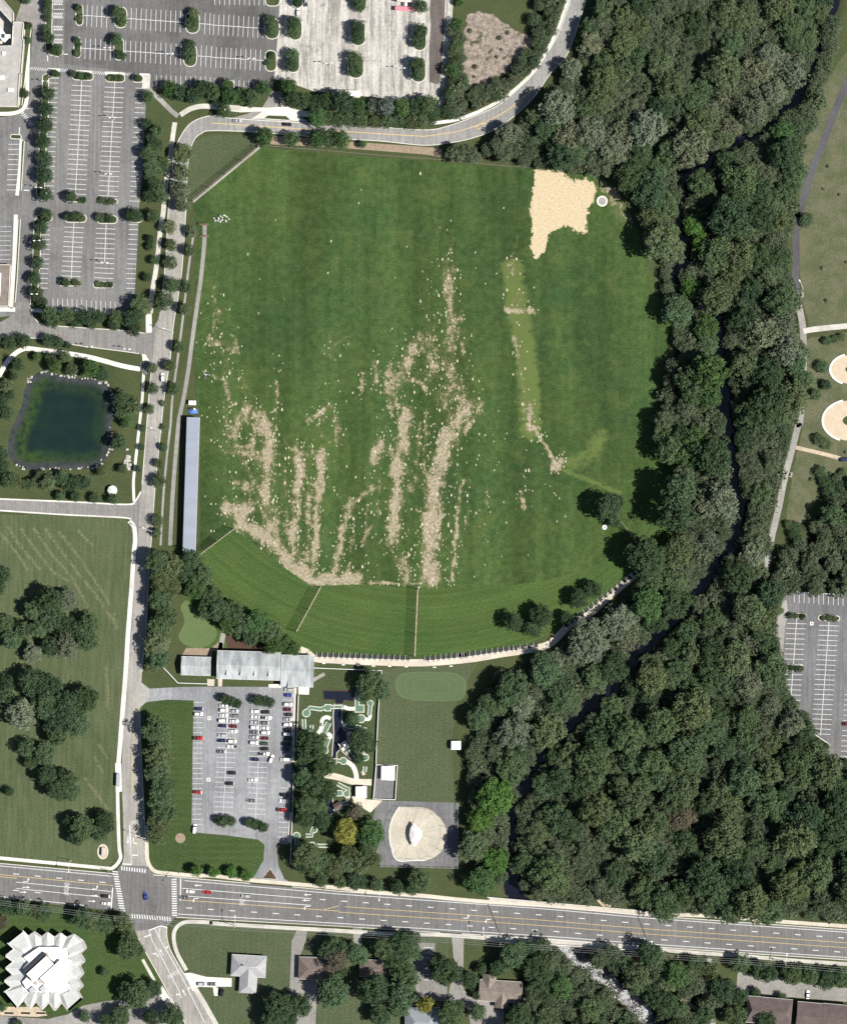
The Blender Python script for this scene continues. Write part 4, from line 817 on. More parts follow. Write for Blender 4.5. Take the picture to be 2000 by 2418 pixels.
for c, s in (((1328, 362), (150, 38)), ((1590, 382), (175, 40)), ((1295, 788), (170, 42)), ((1510, 1395), (200, 55)), ((1725, 1560), (90, 70))): island(tl3, c, s, .6 if c[1] == 1395 else .04)
for name, pts in (('drive_strip', [(350, 615), (400, 592), (470, 598), (480, 625), (400, 640), (395, 950), (372, 1300), (365, 1560), (405, 1640), (340, 1640), (302, 1600), (302, 1500), (322, 1200), (345, 800)]), ('drive_strip', [(390, -20), (432, -20), (425, 250), (430, 360), (500, 390), (520, 430), (480, 462), (410, 445), (372, 400), (375, 200)]), ('walk_border', [(205, 200), (260, 200), (215, 560), (180, 860), (160, 860), (185, 560)]), ('walk_border', [(178, 1150), (200, 1155), (175, 1560), (160, 1560)])):
    i = sheet(name, t00(pts), 'lawn', .15); kerb(t00(pts), i, True, False, .4, .18)
for name, pts in (('drive_strip', [(280, 80), (310, 30), (420, 5), (430, 60), (335, 120), (330, 400), (310, 640), (390, 790), (248, 790), (262, 500), (275, 250)]), ('walk_border', [(150, 60), (168, 60), (140, 560), (125, 740), (108, 740), (130, 400)])):
    i = sheet(name, t05(pts), 'lawn', .15); kerb(t05(pts), i, True, False, .4, .18)

# ================================================================ BRIDGE
def road_pt(x, f): return (x, lerp_y(Nrd, x) * (1 - f) + lerp_y(Srd, x) * f)
br = thing('road_bridge', 'concrete road bridge with pale parapets carrying the main road over the creek', 'bridge', (1330, 2182))
bx, by = W((1330, 2182))
deck = [W(p) for p in (road_pt(1155, -.14), road_pt(1510, -.14), road_pt(1510, 1.14), road_pt(1155, 1.14))]
MB().prism([(x - bx, y - by) for x, y in deck], -1.0, .03).build('deck', 'conc', br)
for f in (-.165, 1.165):
    a, b = W(road_pt(1150, f)), W(road_pt(1515, f)); L = math.hypot(b[0] - a[0], b[1] - a[1])
    MB().box(((a[0] + b[0]) / 2 - bx, (a[1] + b[1]) / 2 - by, .0), (L, .45, 2.0), math.atan2(b[1] - a[1], b[0] - a[0])).build('parapet', 'conc_white', br)
for x0, x1 in ((1150, 1182), (1505, 1532)):
    a, b = W(road_pt(x0, 0)), W(road_pt(x1, 1)); L = math.hypot(b[0] - a[0], b[1] - a[1])
    MB().box(((a[0] + b[0]) / 2 - bx, (a[1] + b[1]) / 2 - by, .085), (L, .45, .02), math.atan2(b[1] - a[1], b[0] - a[0])).build('expansion_joint', 'dark', br)
for x in (1180, 1490):
    a, b = W(road_pt(x, -.1)), W(road_pt(x, 1.1)); L = math.hypot(b[0] - a[0], b[1] - a[1])
    MB().box(((a[0] + b[0]) / 2 - bx, (a[1] + b[1]) / 2 - by, -1.9), (L, 1.2, 1.8), math.atan2(b[1] - a[1], b[0] - a[0])).build('abutment', 'conc', br)

# ================================================================ BUILDINGS
def openings(root, L, Wd, h, n, mat='glass'):
    """windows on both long walls and a door; local frame, L along x"""
    for sgn in (-1, 1):
        for i in range(n):
            x = -L / 2 + (i + .5) * L / n
            w = MB().box((x, sgn * (Wd / 2 + .02), h * .55), (min(1.4, L / n * .6), .12, 1.2)).build('window', mat, root)
            MB().box((x, sgn * (Wd / 2 + .06), h * .55 - .66), (min(1.6, L / n * .7), .2, .1)).build('sill', 'white', w)
    MB().box((L / 2 + .02, 0, 1.05), (.14, 1.0, 2.1)).build('door', 'timber', root)
def gable(name, label, cat, c, L, Wd, rz, h, rise, roof, wall='wall_tan', ov=.5, n=3, z=0, hip=0.0, fascia=True):
    """c px centre, L x Wd metres, ridge along local x; hip = how far the ridge ends pull in"""
    o = thing(name, label, cat, c, rz, z=z)
    MB().prism([(-L / 2, -Wd / 2), (L / 2, -Wd / 2), (L / 2, Wd / 2), (-L / 2, Wd / 2)], 0, h).build('wall', wall, o)
    a, b = L / 2 + ov, Wd / 2 + ov; r = a - hip; e = h - .05; t = .22; top = e + rise
    V = [(-a, -b, e), (a, -b, e), (a, b, e), (-a, b, e), (-r, 0, top), (r, 0, top)]
    F = [(0, 1, 5, 4), (2, 3, 4, 5), (1, 2, 5), (3, 0, 4)]
    Vb = [(x, y, q + t) for x, y, q in V]; n0 = len(V)
    Fs = [tuple(i + n0 for i in f) for f in F] + [(0, 1, n0 + 1, n0), (1, 2, n0 + 2, n0 + 1), (2, 3, n0 + 3, n0 + 2), (3, 0, n0, n0 + 3), (3, 2, 1, 0)]
    rf = obj('roof', new_mesh('roof', V + Vb, Fs), roof, o)
    MB().box((0, 0, top + t + .02), (2 * r, .3, .08)).build('ridge_cap', roof if isinstance(roof, str) else None, rf)
    if fascia:
        for sgn in (-1, 1): MB().box((0, sgn * (b + .06), e + .08), (2 * a, .12, .22)).build('gutter', 'white', rf)
    openings(o, L, Wd, h, n)
    return o
def flat(name, label, pts, h, roof='roof_flat', wall='wall_tan', cat='building', par=.7):
    cx = sum(p[0] for p in pts) / len(pts); cy = sum(p[1] for p in pts) / len(pts); o = thing(name, label, cat, (cx, cy)); ox, oy = W((cx, cy))
    P = [(W(p)[0] - ox, W(p)[1] - oy) for p in pts]
    MB().prism(P, 0, h).build('wall', wall, o)
    MB().prism([(x * .999, y * .999) for x, y in P], h + .003, h + .06).build('roof', roof, o)
    for p, q in zip(P, P[1:] + P[:1]):
        L = math.hypot(q[0] - p[0], q[1] - p[1])
        if L > .4: MB().box(((p[0] + q[0]) / 2, (p[1] + q[1]) / 2, h + par / 2 - .1), (L + .35, .36, par + .2), math.atan2(q[1] - p[1], q[0] - p[0])).build('parapet', 'conc_white', o)
    return o
def rel(root, pts): return [(W(p)[0] - root.location[0], W(p)[1] - root.location[1]) for p in pts]
store = flat('store', 'large grey flat-roofed store with white parapets beside the tree-lined drive', T(0, 0, 7)([(243, 420), (245, 382), (410, 390), (388, 660), (420, 665), (372, 1235), (345, 1240), (318, 1775), (-300, 1765), (-300, 790), (222, 775)]), 6.5)
ox, oy = store.location[:2]
for c, d in (((150, 620), (3, 2, 1.2)), ((60, 1300), (2.2, 2.2, 1.0)), ((200, 1500), (3, 2, 1.0)), ((90, 900), (2, 2, .8))):
    q = rel(store, T(0, 0, 7)([c]))[0]; MB().box((q[0], q[1], 6.5 + d[2] / 2), d).build('rooftop_unit', 'roof_white', store)
wing = flat('store_wing', 'tan flat-roofed store wing with slanting outer wall', T(0, 0, 7)([(30, -120), (60, 0), (236, 210), (240, 412), (0, 150), (-250, -120)]), 5.5, 'roof_flat')
sheet('entrance_court', T(0, 0, 7)([(-300, -120), (-245, -120), (0, 160), (236, 425), (218, 768), (-300, 785)]), 'conc', .06)
cano = thing('entrance_canopy', 'bright white slanting canopy standing in the store entrance court', 'canopy', T(0, 0, 7)([(30, 560)])[0])
MB().prism(rel(cano, T(0, 0, 7)([(-200, 260), (0, 430), (165, 640), (90, 712), (-20, 600), (-260, 380)])), 4.2, 4.8).build('roof', 'roof_white', cano)
for k in ((-100, 400), (-60, 480), (120, 620), (80, 670)):
    q = rel(cano, T(0, 0, 7)([k]))[0]; MB().box((q[0], q[1], 2.1), (.5, .5, 4.2)).build('post', 'wall_white', cano)
garden = flat('garden_store', 'low brown-roofed building with white rim beside the drive', T(0, 480, 7.5)([(-200, 1090), (195, 1090), (160, 1825), (-200, 1815)]), 3.2, 'roof_slate', par=.4)
q = rel(garden, T(0, 480, 7.5)([(-100, 1235), (35, 1235), (15, 1660), (-100, 1660)])); MB().prism(q, 3.26, 3.8).build('roof_light', 'roof_white', garden)
flat('trailer', 'long white box trailer beside the cracked concrete lot', t50([(1025, 742), (1220, 748), (1218, 800), (1024, 792)]), 3.4, 'roof_white', 'wall_white', 'trailer', .08)
gas = flat('drive_through', 'cream-roofed kiosk with pink awning on the concrete lot', t50([(1520, -60), (1690, -60), (1690, 20), (1520, 12)]), 3.6, 'conc_cream', 'wall_white', 'kiosk', .3)
q = rel(gas, t50([(1505, 52), (1690, 56), (1690, 92), (1505, 88)])); MB().prism(q, 2.7, 3.0).build('awning', 'pink', gas)
for k in ((1512, 70), (1684, 74), (1600, 72)):
    p = rel(gas, t50([k]))[0]; MB().box((p[0], p[1], 1.35), (.2, .2, 2.7)).build('awning_post', 'grey_metal', gas)
q = rel(gas, t50([(1585, 12), (1605, 12), (1605, 52), (1585, 52)])); MB().prism(q, 2.75, 2.95).build('awning_link', 'conc_white', gas)
tank = thing('water_tank', 'white domed tank at the corner of the concrete lot', 'tank', tA0([(18, 815)])[0])
MB().tube((0, 0, 0), (0, 0, 2.6), 1.7, n=20).build('tank_wall', 'wall_white', tank); MB().tube((0, 0, 2.6), (0, 0, 3.2), 1.75, .3, n=20).build('dome', 'roof_white', tank)
tank2 = thing('storage_box', 'white steel storage box beside the domed tank', 'container', t50([(1715, 812)])[0], -.05); MB().box((0, 0, 1.2), (4.0, 2.4, 2.4)).build('shell', 'wall_white', tank2); MB().box((2.03, 0, 1.2), (.06, 2.0, 2.2)).build('door', 'grey_metal', tank2)

# long covered tee building
(ax, ay), (ex, ey) = W(t0A([(1590, -50)])[0]), W(t0A([(1555, 1060)])[0]); L = math.hypot(ax - ex, ay - ey)
tee = thing('tee_shelter', 'long open-fronted tee shelter with blue-grey metal roof beside the range', 'shelter', ((ax + ex) / 2 / S + CX, CY - (ay + ey) / 2 / S), math.atan2(ay - ey, ax - ex) - math.pi / 2)
hw_ = 3.45
MB().add([(x, s_ * L / 2, z) for x, z in ((-hw_, 4.6), (hw_, 5.3), (-hw_, 4.8), (hw_, 5.5)) for s_ in (-1, 1)], [(1, 3, 2, 0), (4, 6, 7, 5), (0, 2, 6, 4), (2, 3, 7, 6), (3, 1, 5, 7), (1, 0, 4, 5)]).build('roof', 'metal_blue', tee)
MB().box((-hw_ + .5, 0, 2.3), (.2, L - .6, 4.6)).build('back_wall', 'wall_grey', tee)
for s in (-1, 1): MB().box((-.4, s * (L / 2 - .4), 2.3), (5.6, .15, 4.6)).build('end_wall', 'wall_grey', tee)
MB().box((hw_ + .05, 0, 5.42), (.1, L, .26)).build('fascia', 'signwhite', tee)
MB().box((0, 0, .06), (6.6, L, .12)).build('floor_slab', 'conc', tee)
for i in range(21): MB().box((hw_ - .35, -L / 2 + .4 + i * (L - .8) / 20, 2.6), (.16, .16, 5.2)).build('post', 'white', tee)
for i in range(20): MB().box((1.2, -L / 2 + .4 + (i + .5) * (L - .8) / 20, .7), (3.4, .07, 1.1)).build('bay_divider', 'wall_white', tee)

# clubhouse
gable('clubhouse', 'long grey metal-roofed clubhouse with four small dormers facing the car park', 'building', tcb([(910, 342)])[0], 33.6, 14.3, -.03, 5.2, 3.2, 'metal_grey', 'wall_white', .45, 8)
ch = bpy.context.scene.objects['clubhouse']
for i in range(4):
    x = -11.9 + i * 7.6; zz = 6.3
    d = MB().add([(x - 1.0, -5.4, zz - .2), (x + 1.0, -5.4, zz - .2), (x, -5.4, zz + 1.5), (x, -2.0, zz + 1.5), (x - 1.0, -4.4, zz - .3), (x + 1.0, -4.4, zz - .3)], [(0, 1, 2), (0, 2, 3), (1, 3, 2), (0, 3, 4), (1, 5, 3)]).build('dormer', 'metal_grey', ch)
    MB().box((x, -5.42, zz + .4), (.6, .06, .6)).build('window', 'glass', d)
for x in (-10.5, -7.0, 1.0, 3.2): MB().tube((x, 2.5 + (x % 3), 6.6), (x, 2.5 + (x % 3), 8.2), .12, n=8).build('vent_pipe', 'white', ch)
gable('clubhouse_annex', 'paler lower clubhouse annex with streaked metal roof over the patio', 'building', tcb([(1462, 405)])[0], 17.0, 16.2, -.03, 4.6, 3.0, 'metal_grey', 'wall_white', .4, 4)
an = bpy.context.scene.objects['clubhouse_annex']
MB().add([(-6.6, -9.3, 4.2), (-3.0, -9.3, 4.2), (-4.8, -9.3, 6.2), (-4.8, -4.0, 6.2), (-6.6, -7.5, 4.2), (-3.0, -7.5, 4.2)], [(0, 1, 2), (0, 2, 3, 4), (1, 5, 3, 2)]).build('porch_gable', 'metal_grey', an)
for x in (-6.3, -3.3): MB().box((x, -9.1, 2.1), (.25, .25, 4.2)).build('porch_post', 'white', an)
gable('hut', 'small grey metal-roofed hut standing beside the clubhouse', 'hut', tcb([(308, 350)])[0], 15.4, 9.2, -.03, 3.2, 1.7, 'metal_grey', 'wall_white', .4, 4)
gable('pump_shed', 'grey and white shed inside the fenced asphalt yard', 'shed', tg([(925, 922)])[0], 7.3, 6.8, -.02 + math.pi / 2, 2.8, 1.0, 'roof_white', 'wall_white', .2, 2)
gable('ticket_shed', 'small white shed beside the cream plaza', 'shed', tg([(705, 1078)])[0], 5.8, 5.4, math.pi / 2, 2.6, .9, 'roof_white', 'wall_white', .2, 2)
gable('white_shed', 'little white shed at the edge of the wood by the practice lawn', 'shed', tg([(1483, 695)])[0], 5.0, 4.2, 0, 2.6, .7, 'roof_white', 'wall_white', .15, 2)

# houses
h1 = gable('grey_house', 'grey hip-roofed house with rear wing and chimney on the corner lawn', 'house', ts3([(1000, 975)])[0], 18.0, 10.6, -.06, 3.0, 2.6, 'roof_grey', 'wall_white', .5, 5, hip=5.2)
w1 = MB(); w1.prism([(-4.0, -14.3), (4.6, -14.3), (4.6, -4.6), (-4.0, -4.6)], 0, 3.0); w1.build('wall', 'wall_white', h1)
rr = obj('roof', new_mesh('roof', [(-4.5, -14.8, 3.1), (5.1, -14.8, 3.1), (5.1, -3, 3.1), (-4.5, -3, 3.1), (.3, -10.4, 5.5), (.3, -1.0, 5.5)], [(0, 1, 4), (1, 2, 5, 4), (3, 0, 4, 5)]), 'roof_grey', h1)
MB().box((-3.2, .6, 5.6), (.9, .7, 1.6)).build('chimney', 'brick', h1)
MB().box((3.0, -.1, 5.75), (3.5, .35, .12)).build('ridge_vent', 'roof_white', h1)
h2 = gable('brown_house', 'brown hip-roofed house with white eaves beside the long driveway', 'house', ts3([(1555, 995)])[0], 18.4, 11.0, -.03, 3.0, 2.4, 'roof_brown', 'wall_tan', .5, 5, hip=5.5)
h3 = gable('brick_house', 'small brown-roofed house half hidden under trees behind the main road', 'house', ts7([(535, 830)])[0], 15.5, 8.2, -.05, 2.9, 2.2, 'roof_brown', 'brick', .5, 4, hip=4.0)
h4 = gable('ranch_house', 'slate-roofed ranch house with cross gables at the end of the concrete drive', 'house', ts7([(1395, 985)])[0], 22.5, 10.5, -.06, 3.2, 2.6, 'roof_slate', 'wall_tan', .5, 5)
for x, yy in ((-6.5, 4.0), (1.0, -4.5)):
    s = 1 if yy > 0 else -1; f0 = s * 9.0
    MB().prism([(x - 3.2, 0), (x + 3.2, 0), (x + 3.2, f0 * .92), (x - 3.2, f0 * .92)], 0, 3.1).build('wall', 'wall_tan', h4)
    V = [(x - 3.8, 0, 3.25), (x + 3.8, 0, 3.25), (x + 3.8, f0, 3.25), (x - 3.8, f0, 3.25), (x, 0, 5.6), (x, f0, 5.6)]
    obj('roof', new_mesh('roof', V, [(1, 2, 5, 4), (0, 4, 5, 3), (2, 3, 5)]), 'roof_slate', h4)
h5 = gable('blue_house', 'pale blue-grey hip-roofed house behind the shared car park', 'house', ts7([(860, 1190)])[0], 18.0, 14.0, 0, 3.0, 3.0, 'roof_blue', 'wall_white', .5, 4, hip=5.5)
for i, (cx_, cy_) in enumerate(((1090, 1850), (1430, 1890), (1640, 1905))):
    g = gable('townhouse', ('hipped end unit of the brown-roofed terrace beside the gravel drive', 'middle unit of the brown-roofed terrace beside the gravel drive', 'brown-roofed terrace unit cut by the lot edge beside the gravel drive')[i], 'house', tse([(cx_, cy_ + 10)])[0], 24.0 if i == 0 else 14.6, 13.5, -.09, 5.2, 3.2, 'roof_dkbrown', 'brick', .4, 5, hip=3.0 if i == 0 else 0.0)

# folded-roof office building
def office():
    o = thing('office_building', 'white folded-plate roof office building with zigzag edges on the corner lawn', 'building', tsw([(385, 1180)])[0])
    N_ = [(195, 855), (240, 905), (295, 865), (350, 910), (400, 870), (455, 915), (505, 875), (555, 915), (615, 885)]
    E_ = [(690, 940), (715, 995), (665, 1040), (705, 1100), (660, 1140), (695, 1200), (650, 1250), (690, 1300), (645, 1350), (682, 1405)]
    S_ = [(570, 1505), (515, 1440), (460, 1505), (410, 1440), (355, 1495), (305, 1430), (255, 1490), (205, 1420), (145, 1480)]
    W_ = [(45, 1360), (110, 1320), (50, 1265), (120, 1215), (60, 1160), (125, 1110), (60, 1060), (130, 1005), (75, 950)]
    def ht(lst, first_tip=True): return [(p, (6.6 if (i % 2 == 0) == first_tip else 5.0)) for i, p in enumerate(lst)]
    ring = ht(N_) + [(E_[0], 5.6)] + ht(E_[1:]) + ht(S_) + ht(W_)
    cx_, cy_ = 385, 1180; inner = []
    for (x, y), h in ring:
        dx, dy = x - cx_, y - cy_
        if abs(dy) * .94 > abs(dx): q = (cx_ + dx * (.74 if abs(dx) > 120 else .9), cy_ + (190 if dy > 0 else -190) * (1 if h > 6 else .88))
        else: q = (cx_ + (195 if dx > 0 else -195) * (1 if h > 6 else .88), cy_ + dy * (.74 if abs(dy) > 120 else .9))
        inner.append((q, h * .6 + 2.5))
    n = len(ring); V = []
    for (p, h) in ring + inner:
        q = rel(o, tsw([p]))[0]; V.append((q[0], q[1], h))
    PL = []
    for i in range(n):
        j = (i + 1) % n; a, b, c, d = V[i], V[j], V[n + j], V[n + i]
        lo = [(x, y, z - .28) for x, y, z in (a, b, c, d)]
        obj('roof_plate', new_mesh('roof_plate', [a, b, c, d] + lo, [(3, 2, 1, 0), (4, 5, 6, 7), (0, 1, 5, 4)]), 'roof_plate', o)
        e = ((a[0] + b[0]) / 2, (a[1] + b[1]) / 2)
        A_, B_ = Vector(a), Vector(b); mb = MB(); d2 = (B_ - A_); nrm = Vector((d2.y, -d2.x, 0)).normalized() * .55
        mb.add([A_ + nrm, B_ + nrm, B_ - nrm, A_ - nrm, *(v - Vector((0, 0, .55)) for v in (A_ + nrm, B_ + nrm, B_ - nrm, A_ - nrm))], [(0, 1, 2, 3), (3, 2, 1, 0), (4, 5, 1, 0), (6, 7, 3, 2), (5, 6, 2, 1), (7, 4, 0, 3)])
        for k in range(len(mb.V)): mb.V[k] = (mb.V[k][0], mb.V[k][1], mb.V[k][2] + .3)
        mb.build('fascia', 'roof_white', o)
    Vw = [(x * .955, y * .955, 0) for x, y, z in V[:n]] + [(x * .955, y * .955, z - .3) for x, y, z in V[:n]]
    obj('wall', new_mesh('wall', Vw, [(i, n + i, n + (i + 1) % n, (i + 1) % n) for i in range(n)]), 'brick', o)
    for i in range(0, n, 2):
        a, b = Vector(Vw[i]), Vector(Vw[(i + 1) % n]); m = (a + b) / 2 * 1.004
        MB().box((m.x, m.y, 2.2), ((b - a).length * .5, .2, 2.4), math.atan2((b - a).y, (b - a).x)).build('window', 'glass', o)
    MB().prism([(v[0] * 1.03, v[1] * 1.03) for v in V[n:]], 3.0, 5.6).build('lower_roof', 'roof_white', o)
    q = rel(o, tsw([(205, 1070), (330, 985), (500, 985), (560, 1080), (600, 1090), (545, 1140), (590, 1190), (535, 1240), (580, 1295), (500, 1370), (400, 1330), (230, 1330), (195, 1270), (250, 1215), (200, 1160), (250, 1110)]))
    MB().prism(q, 5.0, 7.9).build('upper_roof', 'roof_white', o)
    for c, d, mt in (((320, 1140), (6.5, 15.5, 1.5), 'dark'), ((345, 1160), (6.0, 14.5, 2.6), 'roof_white'), ((450, 1190), (5.2, 14.5, 2.2), 'roof_white'), ((400, 1180), (2.0, 12.0, .7), 'dark'), ((355, 1255), (2.4, 3.0, 1.0), 'rock'), ((445, 1125), (3.0, 2.6, 1.0), 'dark'), ((400, 1050), (2.0, 1.6, .7), 'wall_tan'), ((310, 1280), (1.6, 1.6, .8), 'wall_tan'), ((370, 1325), (3.2, 3.2, .9), 'metal_grey'), ((280, 1335), (3.0, 3.0, .9), 'metal_grey')):
        p = rel(o, tsw([c]))[0]; MB().box((p[0], p[1], 7.9 + d[2] / 2), d, -.83).build('rooftop_unit', mt, o)
    return o
off = office()
sheet('office_patio', tsw([(20, 1490), (310, 1490), (390, 1560), (300, 1572), (0, 1560), (-60, 1550), (-60, 1500)]), 'dirt', .07)
for x in (75, 210, 335):
    pts = tsw([(x - 40, 1528), (x + 40, 1530), (x + 38, 1555), (x - 38, 1552)]); b_ = sheet('planting_bed', pts, 'mulch', .16); kerb(pts, b_, True, False, .3, .2)
# ================================================================ VEHICLES
def loft(sections):
    """sections: list of (x, halfwidth, z0, z1, bevel)"""
    V = []; F = []; m = 8
    for x, w, z0, z1, b in sections:
        V += [(x, -w, z0 + b), (x, -w + b, z0), (x, w - b, z0), (x, w, z0 + b), (x, w, z1 - b), (x, w - b, z1), (x, -w + b, z1), (x, -w, z1 - b)]
    for s in range(len(sections) - 1):
        for i in range(m):
            j = (i + 1) % m; F.append((s * m + i, (s + 1) * m + i, (s + 1) * m + j, s * m + j))
    F += [tuple(range(m - 1, -1, -1)), tuple(range((len(sections) - 1) * m, len(sections) * m))]
    return V, [f[::-1] for f in F]
def car_proto(kind):
    L, Wd, belt, top = {'sedan': (4.7, 1.84, .92, 1.42), 'suv': (4.8, 1.94, 1.05, 1.72), 'pickup': (5.7, 2.0, 1.08, 1.82), 'van': (5.1, 2.0, 1.1, 1.9)}[kind]
    h, w = L / 2, Wd / 2
    root = bpy.data.objects.new(kind, None); COL.objects.link(root)
    body = MB().add(*loft([(-h, w * .78, .38, belt * .86, .08), (-h + .18, w * .95, .28, belt, .1), (-h * .5, w, .24, belt + .02, .1), (0, w, .24, belt + .02, .1), (h * .5, w, .24, belt - .04, .1), (h - .35, w * .94, .26, belt * .84, .1), (h, w * .74, .38, belt * .68, .08)]))
    body.build('body', 'paint', root)
    f0, r0, f1, r1 = {'sedan': (.95, -1.75, .25, -1.05), 'suv': (1.0, -2.2, .45, -1.95), 'pickup': (1.15, -.55, .6, -.35), 'van': (1.7, -2.4, 1.05, -2.25)}[kind]
    wb, wt = w * .93, w * .74
    base = [(f0, -wb, belt), (f0, wb, belt), (r0, wb, belt), (r0, -wb, belt)]; tp = [(f1, -wt, top - .05), (f1, wt, top - .05), (r1, wt, top - .05), (r1, -wt, top - .05)]
    def q(name, a, b): 
        V = [base[a], base[b], tp[b], tp[a]]; c = Vector((0, 0, 0))
        obj(name, new_mesh(name, V, [(0, 1, 2, 3)]), 'glass', root)
    q('windscreen', 0, 1); q('rear_window', 2, 3); q('side_window', 1, 2); q('side_window', 3, 0)
    xm = (f1 + r1) / 2; lr = f1 - r1 + .12
    MB().add(*loft([(xm - lr / 2, wt * .92, top - .07, top - .02, .02), (xm, wt + .03, top - .07, top + .03, .02), (xm + lr / 2, wt * .92, top - .07, top - .02, .02)])).build('roof', 'paint', root)
    if kind == 'pickup': MB().box((-1.75, 0, belt + .035), (2.0, Wd * .8, .05)).build('cargo_bed', 'dark', root)
    for sx in (-1, 1):
        for sy in (-1, 1):
            x = sx * h * .62; wl = MB().tube((x, sy * (w - .2), .34), (x, sy * (w + .02), .34), .34, n=12).build('wheel', 'tyre', root)
            MB().tube((x, sy * (w - .02), .34), (x, sy * (w + .035), .34), .2, n=8).build('rim', 'grey_metal', wl)
    for sy in (-1, 1):
        MB().box((h - .12, sy * w * .62, belt * .66), (.3, .34, .16)).build('headlight', 'lamp_clear', root)
        MB().box((-h + .05, sy * w * .7, belt * .78), (.2, .3, .2)).build('taillight', 'lamp_red', root)
    return root
PROTO = {k: car_proto(k) for k in ('sedan', 'suv', 'pickup', 'van')}; used = set()
CC = {'white': (.78, .78, .76), 'silver': (.42, .43, .45), 'grey': (.17, .175, .18), 'black': (.018, .018, .02), 'navy': (.02, .03, .09), 'red': (.42, .025, .03), 'maroon': (.12, .02, .025), 'green': (.03, .05, .04), 'blue': (.05, .07, .28)}
def vehicle(kind, colour, px, heading, label, group=None, z=.06):
    if kind not in used: o = PROTO[kind]; used.add(kind)
    else: o = copy_tree(PROTO[kind])
    o.name = {'sedan': 'sedan_car', 'suv': 'sport_utility_car', 'pickup': 'pickup_truck', 'van': 'passenger_van'}[kind]
    x, y = W(px); o.location = (x, y, z); o.rotation_euler = (0, 0, heading); c = CC[colour]; j = rnd.uniform(.92, 1.06)
    for ch_ in o.children: ch_.color = (c[0] * j, c[1] * j, c[2] * j, 1)
    o.color = (*c, 1)
    tag(o, label, {'sedan': 'car', 'suv': 'car', 'pickup': 'pickup', 'van': 'van'}[kind], group); return o
ORD = ['first', 'second', 'third', 'fourth', 'fifth', 'sixth', 'seventh', 'eighth', 'ninth', 'tenth', 'eleventh', 'twelfth', 'thirteenth', 'fourteenth', 'fifteenth', 'sixteenth', 'seventeenth']
KN = {'sedan': 'car', 'suv': 'tall car', 'pickup': 'pickup', 'van': 'van'}
rows = {
 'lawn-side row': [(290, 315, 'sedan', 'navy'), (285, 385, 'suv', 'white'), (280, 715, 'pickup', 'red'), (270, 1455, 'sedan', 'red')],
 'first double row, lawn side': [(630, 272, 'sedan', 'white'), (632, 332, 'suv', 'white'), (632, 403, 'sedan', 'white'), (622, 475, 'van', 'white'), (620, 548, 'sedan', 'navy'), (610, 680, 'suv', 'silver'), (595, 750, 'sedan', 'navy'), (595, 900, 'sedan', 'grey')],
 'first double row, aisle side': [(770, 278, 'sedan', 'silver'), (770, 345, 'sedan', 'silver'), (768, 410, 'suv', 'grey'), (770, 483, 'sedan', 'white'), (752, 553, 'sedan', 'maroon'), (755, 620, 'sedan', 'white'), (745, 758, 'suv', 'white'), (745, 830, 'pickup', 'white'), (735, 1190, 'suv', 'black'), (712, 1335, 'sedan', 'black')],
 'second double row, aisle side': [(1060, 350, 'suv', 'white'), (1060, 424, 'sedan', 'white'), (1055, 498, 'sedan', 'silver'), (1052, 570, 'suv', 'white'), (1050, 635, 'sedan', 'grey'), (1045, 703, 'sedan', 'silver'), (1042, 778, 'suv', 'white'), (1050, 1005, 'sedan', 'navy'), (1028, 1285, 'sedan', 'white'), (998, 1568, 'sedan', 'grey')],
 'second double row, walk side': [(1205, 357, 'suv', 'black'), (1210, 435, 'pickup', 'white'), (1190, 507, 'sedan', 'grey'), (1188, 575, 'sedan', 'white'), (1197, 640, 'suv', 'white'), (1183, 715, 'sedan', 'maroon'), (1172, 787, 'suv', 'green'), (1180, 860, 'suv', 'black'), (1182, 930, 'pickup', 'white')],
 'row beside the cream walk': [(1518, 55, 'suv', 'silver'), (1515, 127, 'sedan', 'blue'), (1507, 255, 'suv', 'white'), (1505, 323, 'sedan', 'maroon'), (1507, 393, 'sedan', 'green'), (1505, 457, 'sedan', 'silver'), (1502, 530, 'suv', 'white'), (1502, 600, 'sedan', 'black'), (1508, 660, 'van', 'white'), (1500, 725, 'sedan', 'black'), (1483, 797, 'sedan', 'black'), (1482, 867, 'sedan', 'navy'), (1470, 1005, 'van', 'white'), (1465, 1490, 'suv', 'black'), (1450, 1570, 'sedan', 'white'), (1425, 1697, 'pickup', 'red')]}
for rn, lst in rows.items():
    for i, (x, y, k, c) in enumerate(lst):
        vehicle(k, c, tcl([(x, y)])[0], (0 if rnd.random() < .6 else math.pi) + rnd.uniform(-.05, .03), f'{c} {KN[k]}, {ORD[i]} from the clubhouse in {rn}', 'cars parked in the clubhouse lot')
vehicle('suv', 'white', tcl([(1280, 1000)])[0], 1.2, 'white tall car driving at an angle between rows of the clubhouse lot')
vehicle('van', 'white', tcl([(232, 1955)])[0], 1.45, 'white van parked crosswise at the far corner of the clubhouse lot')
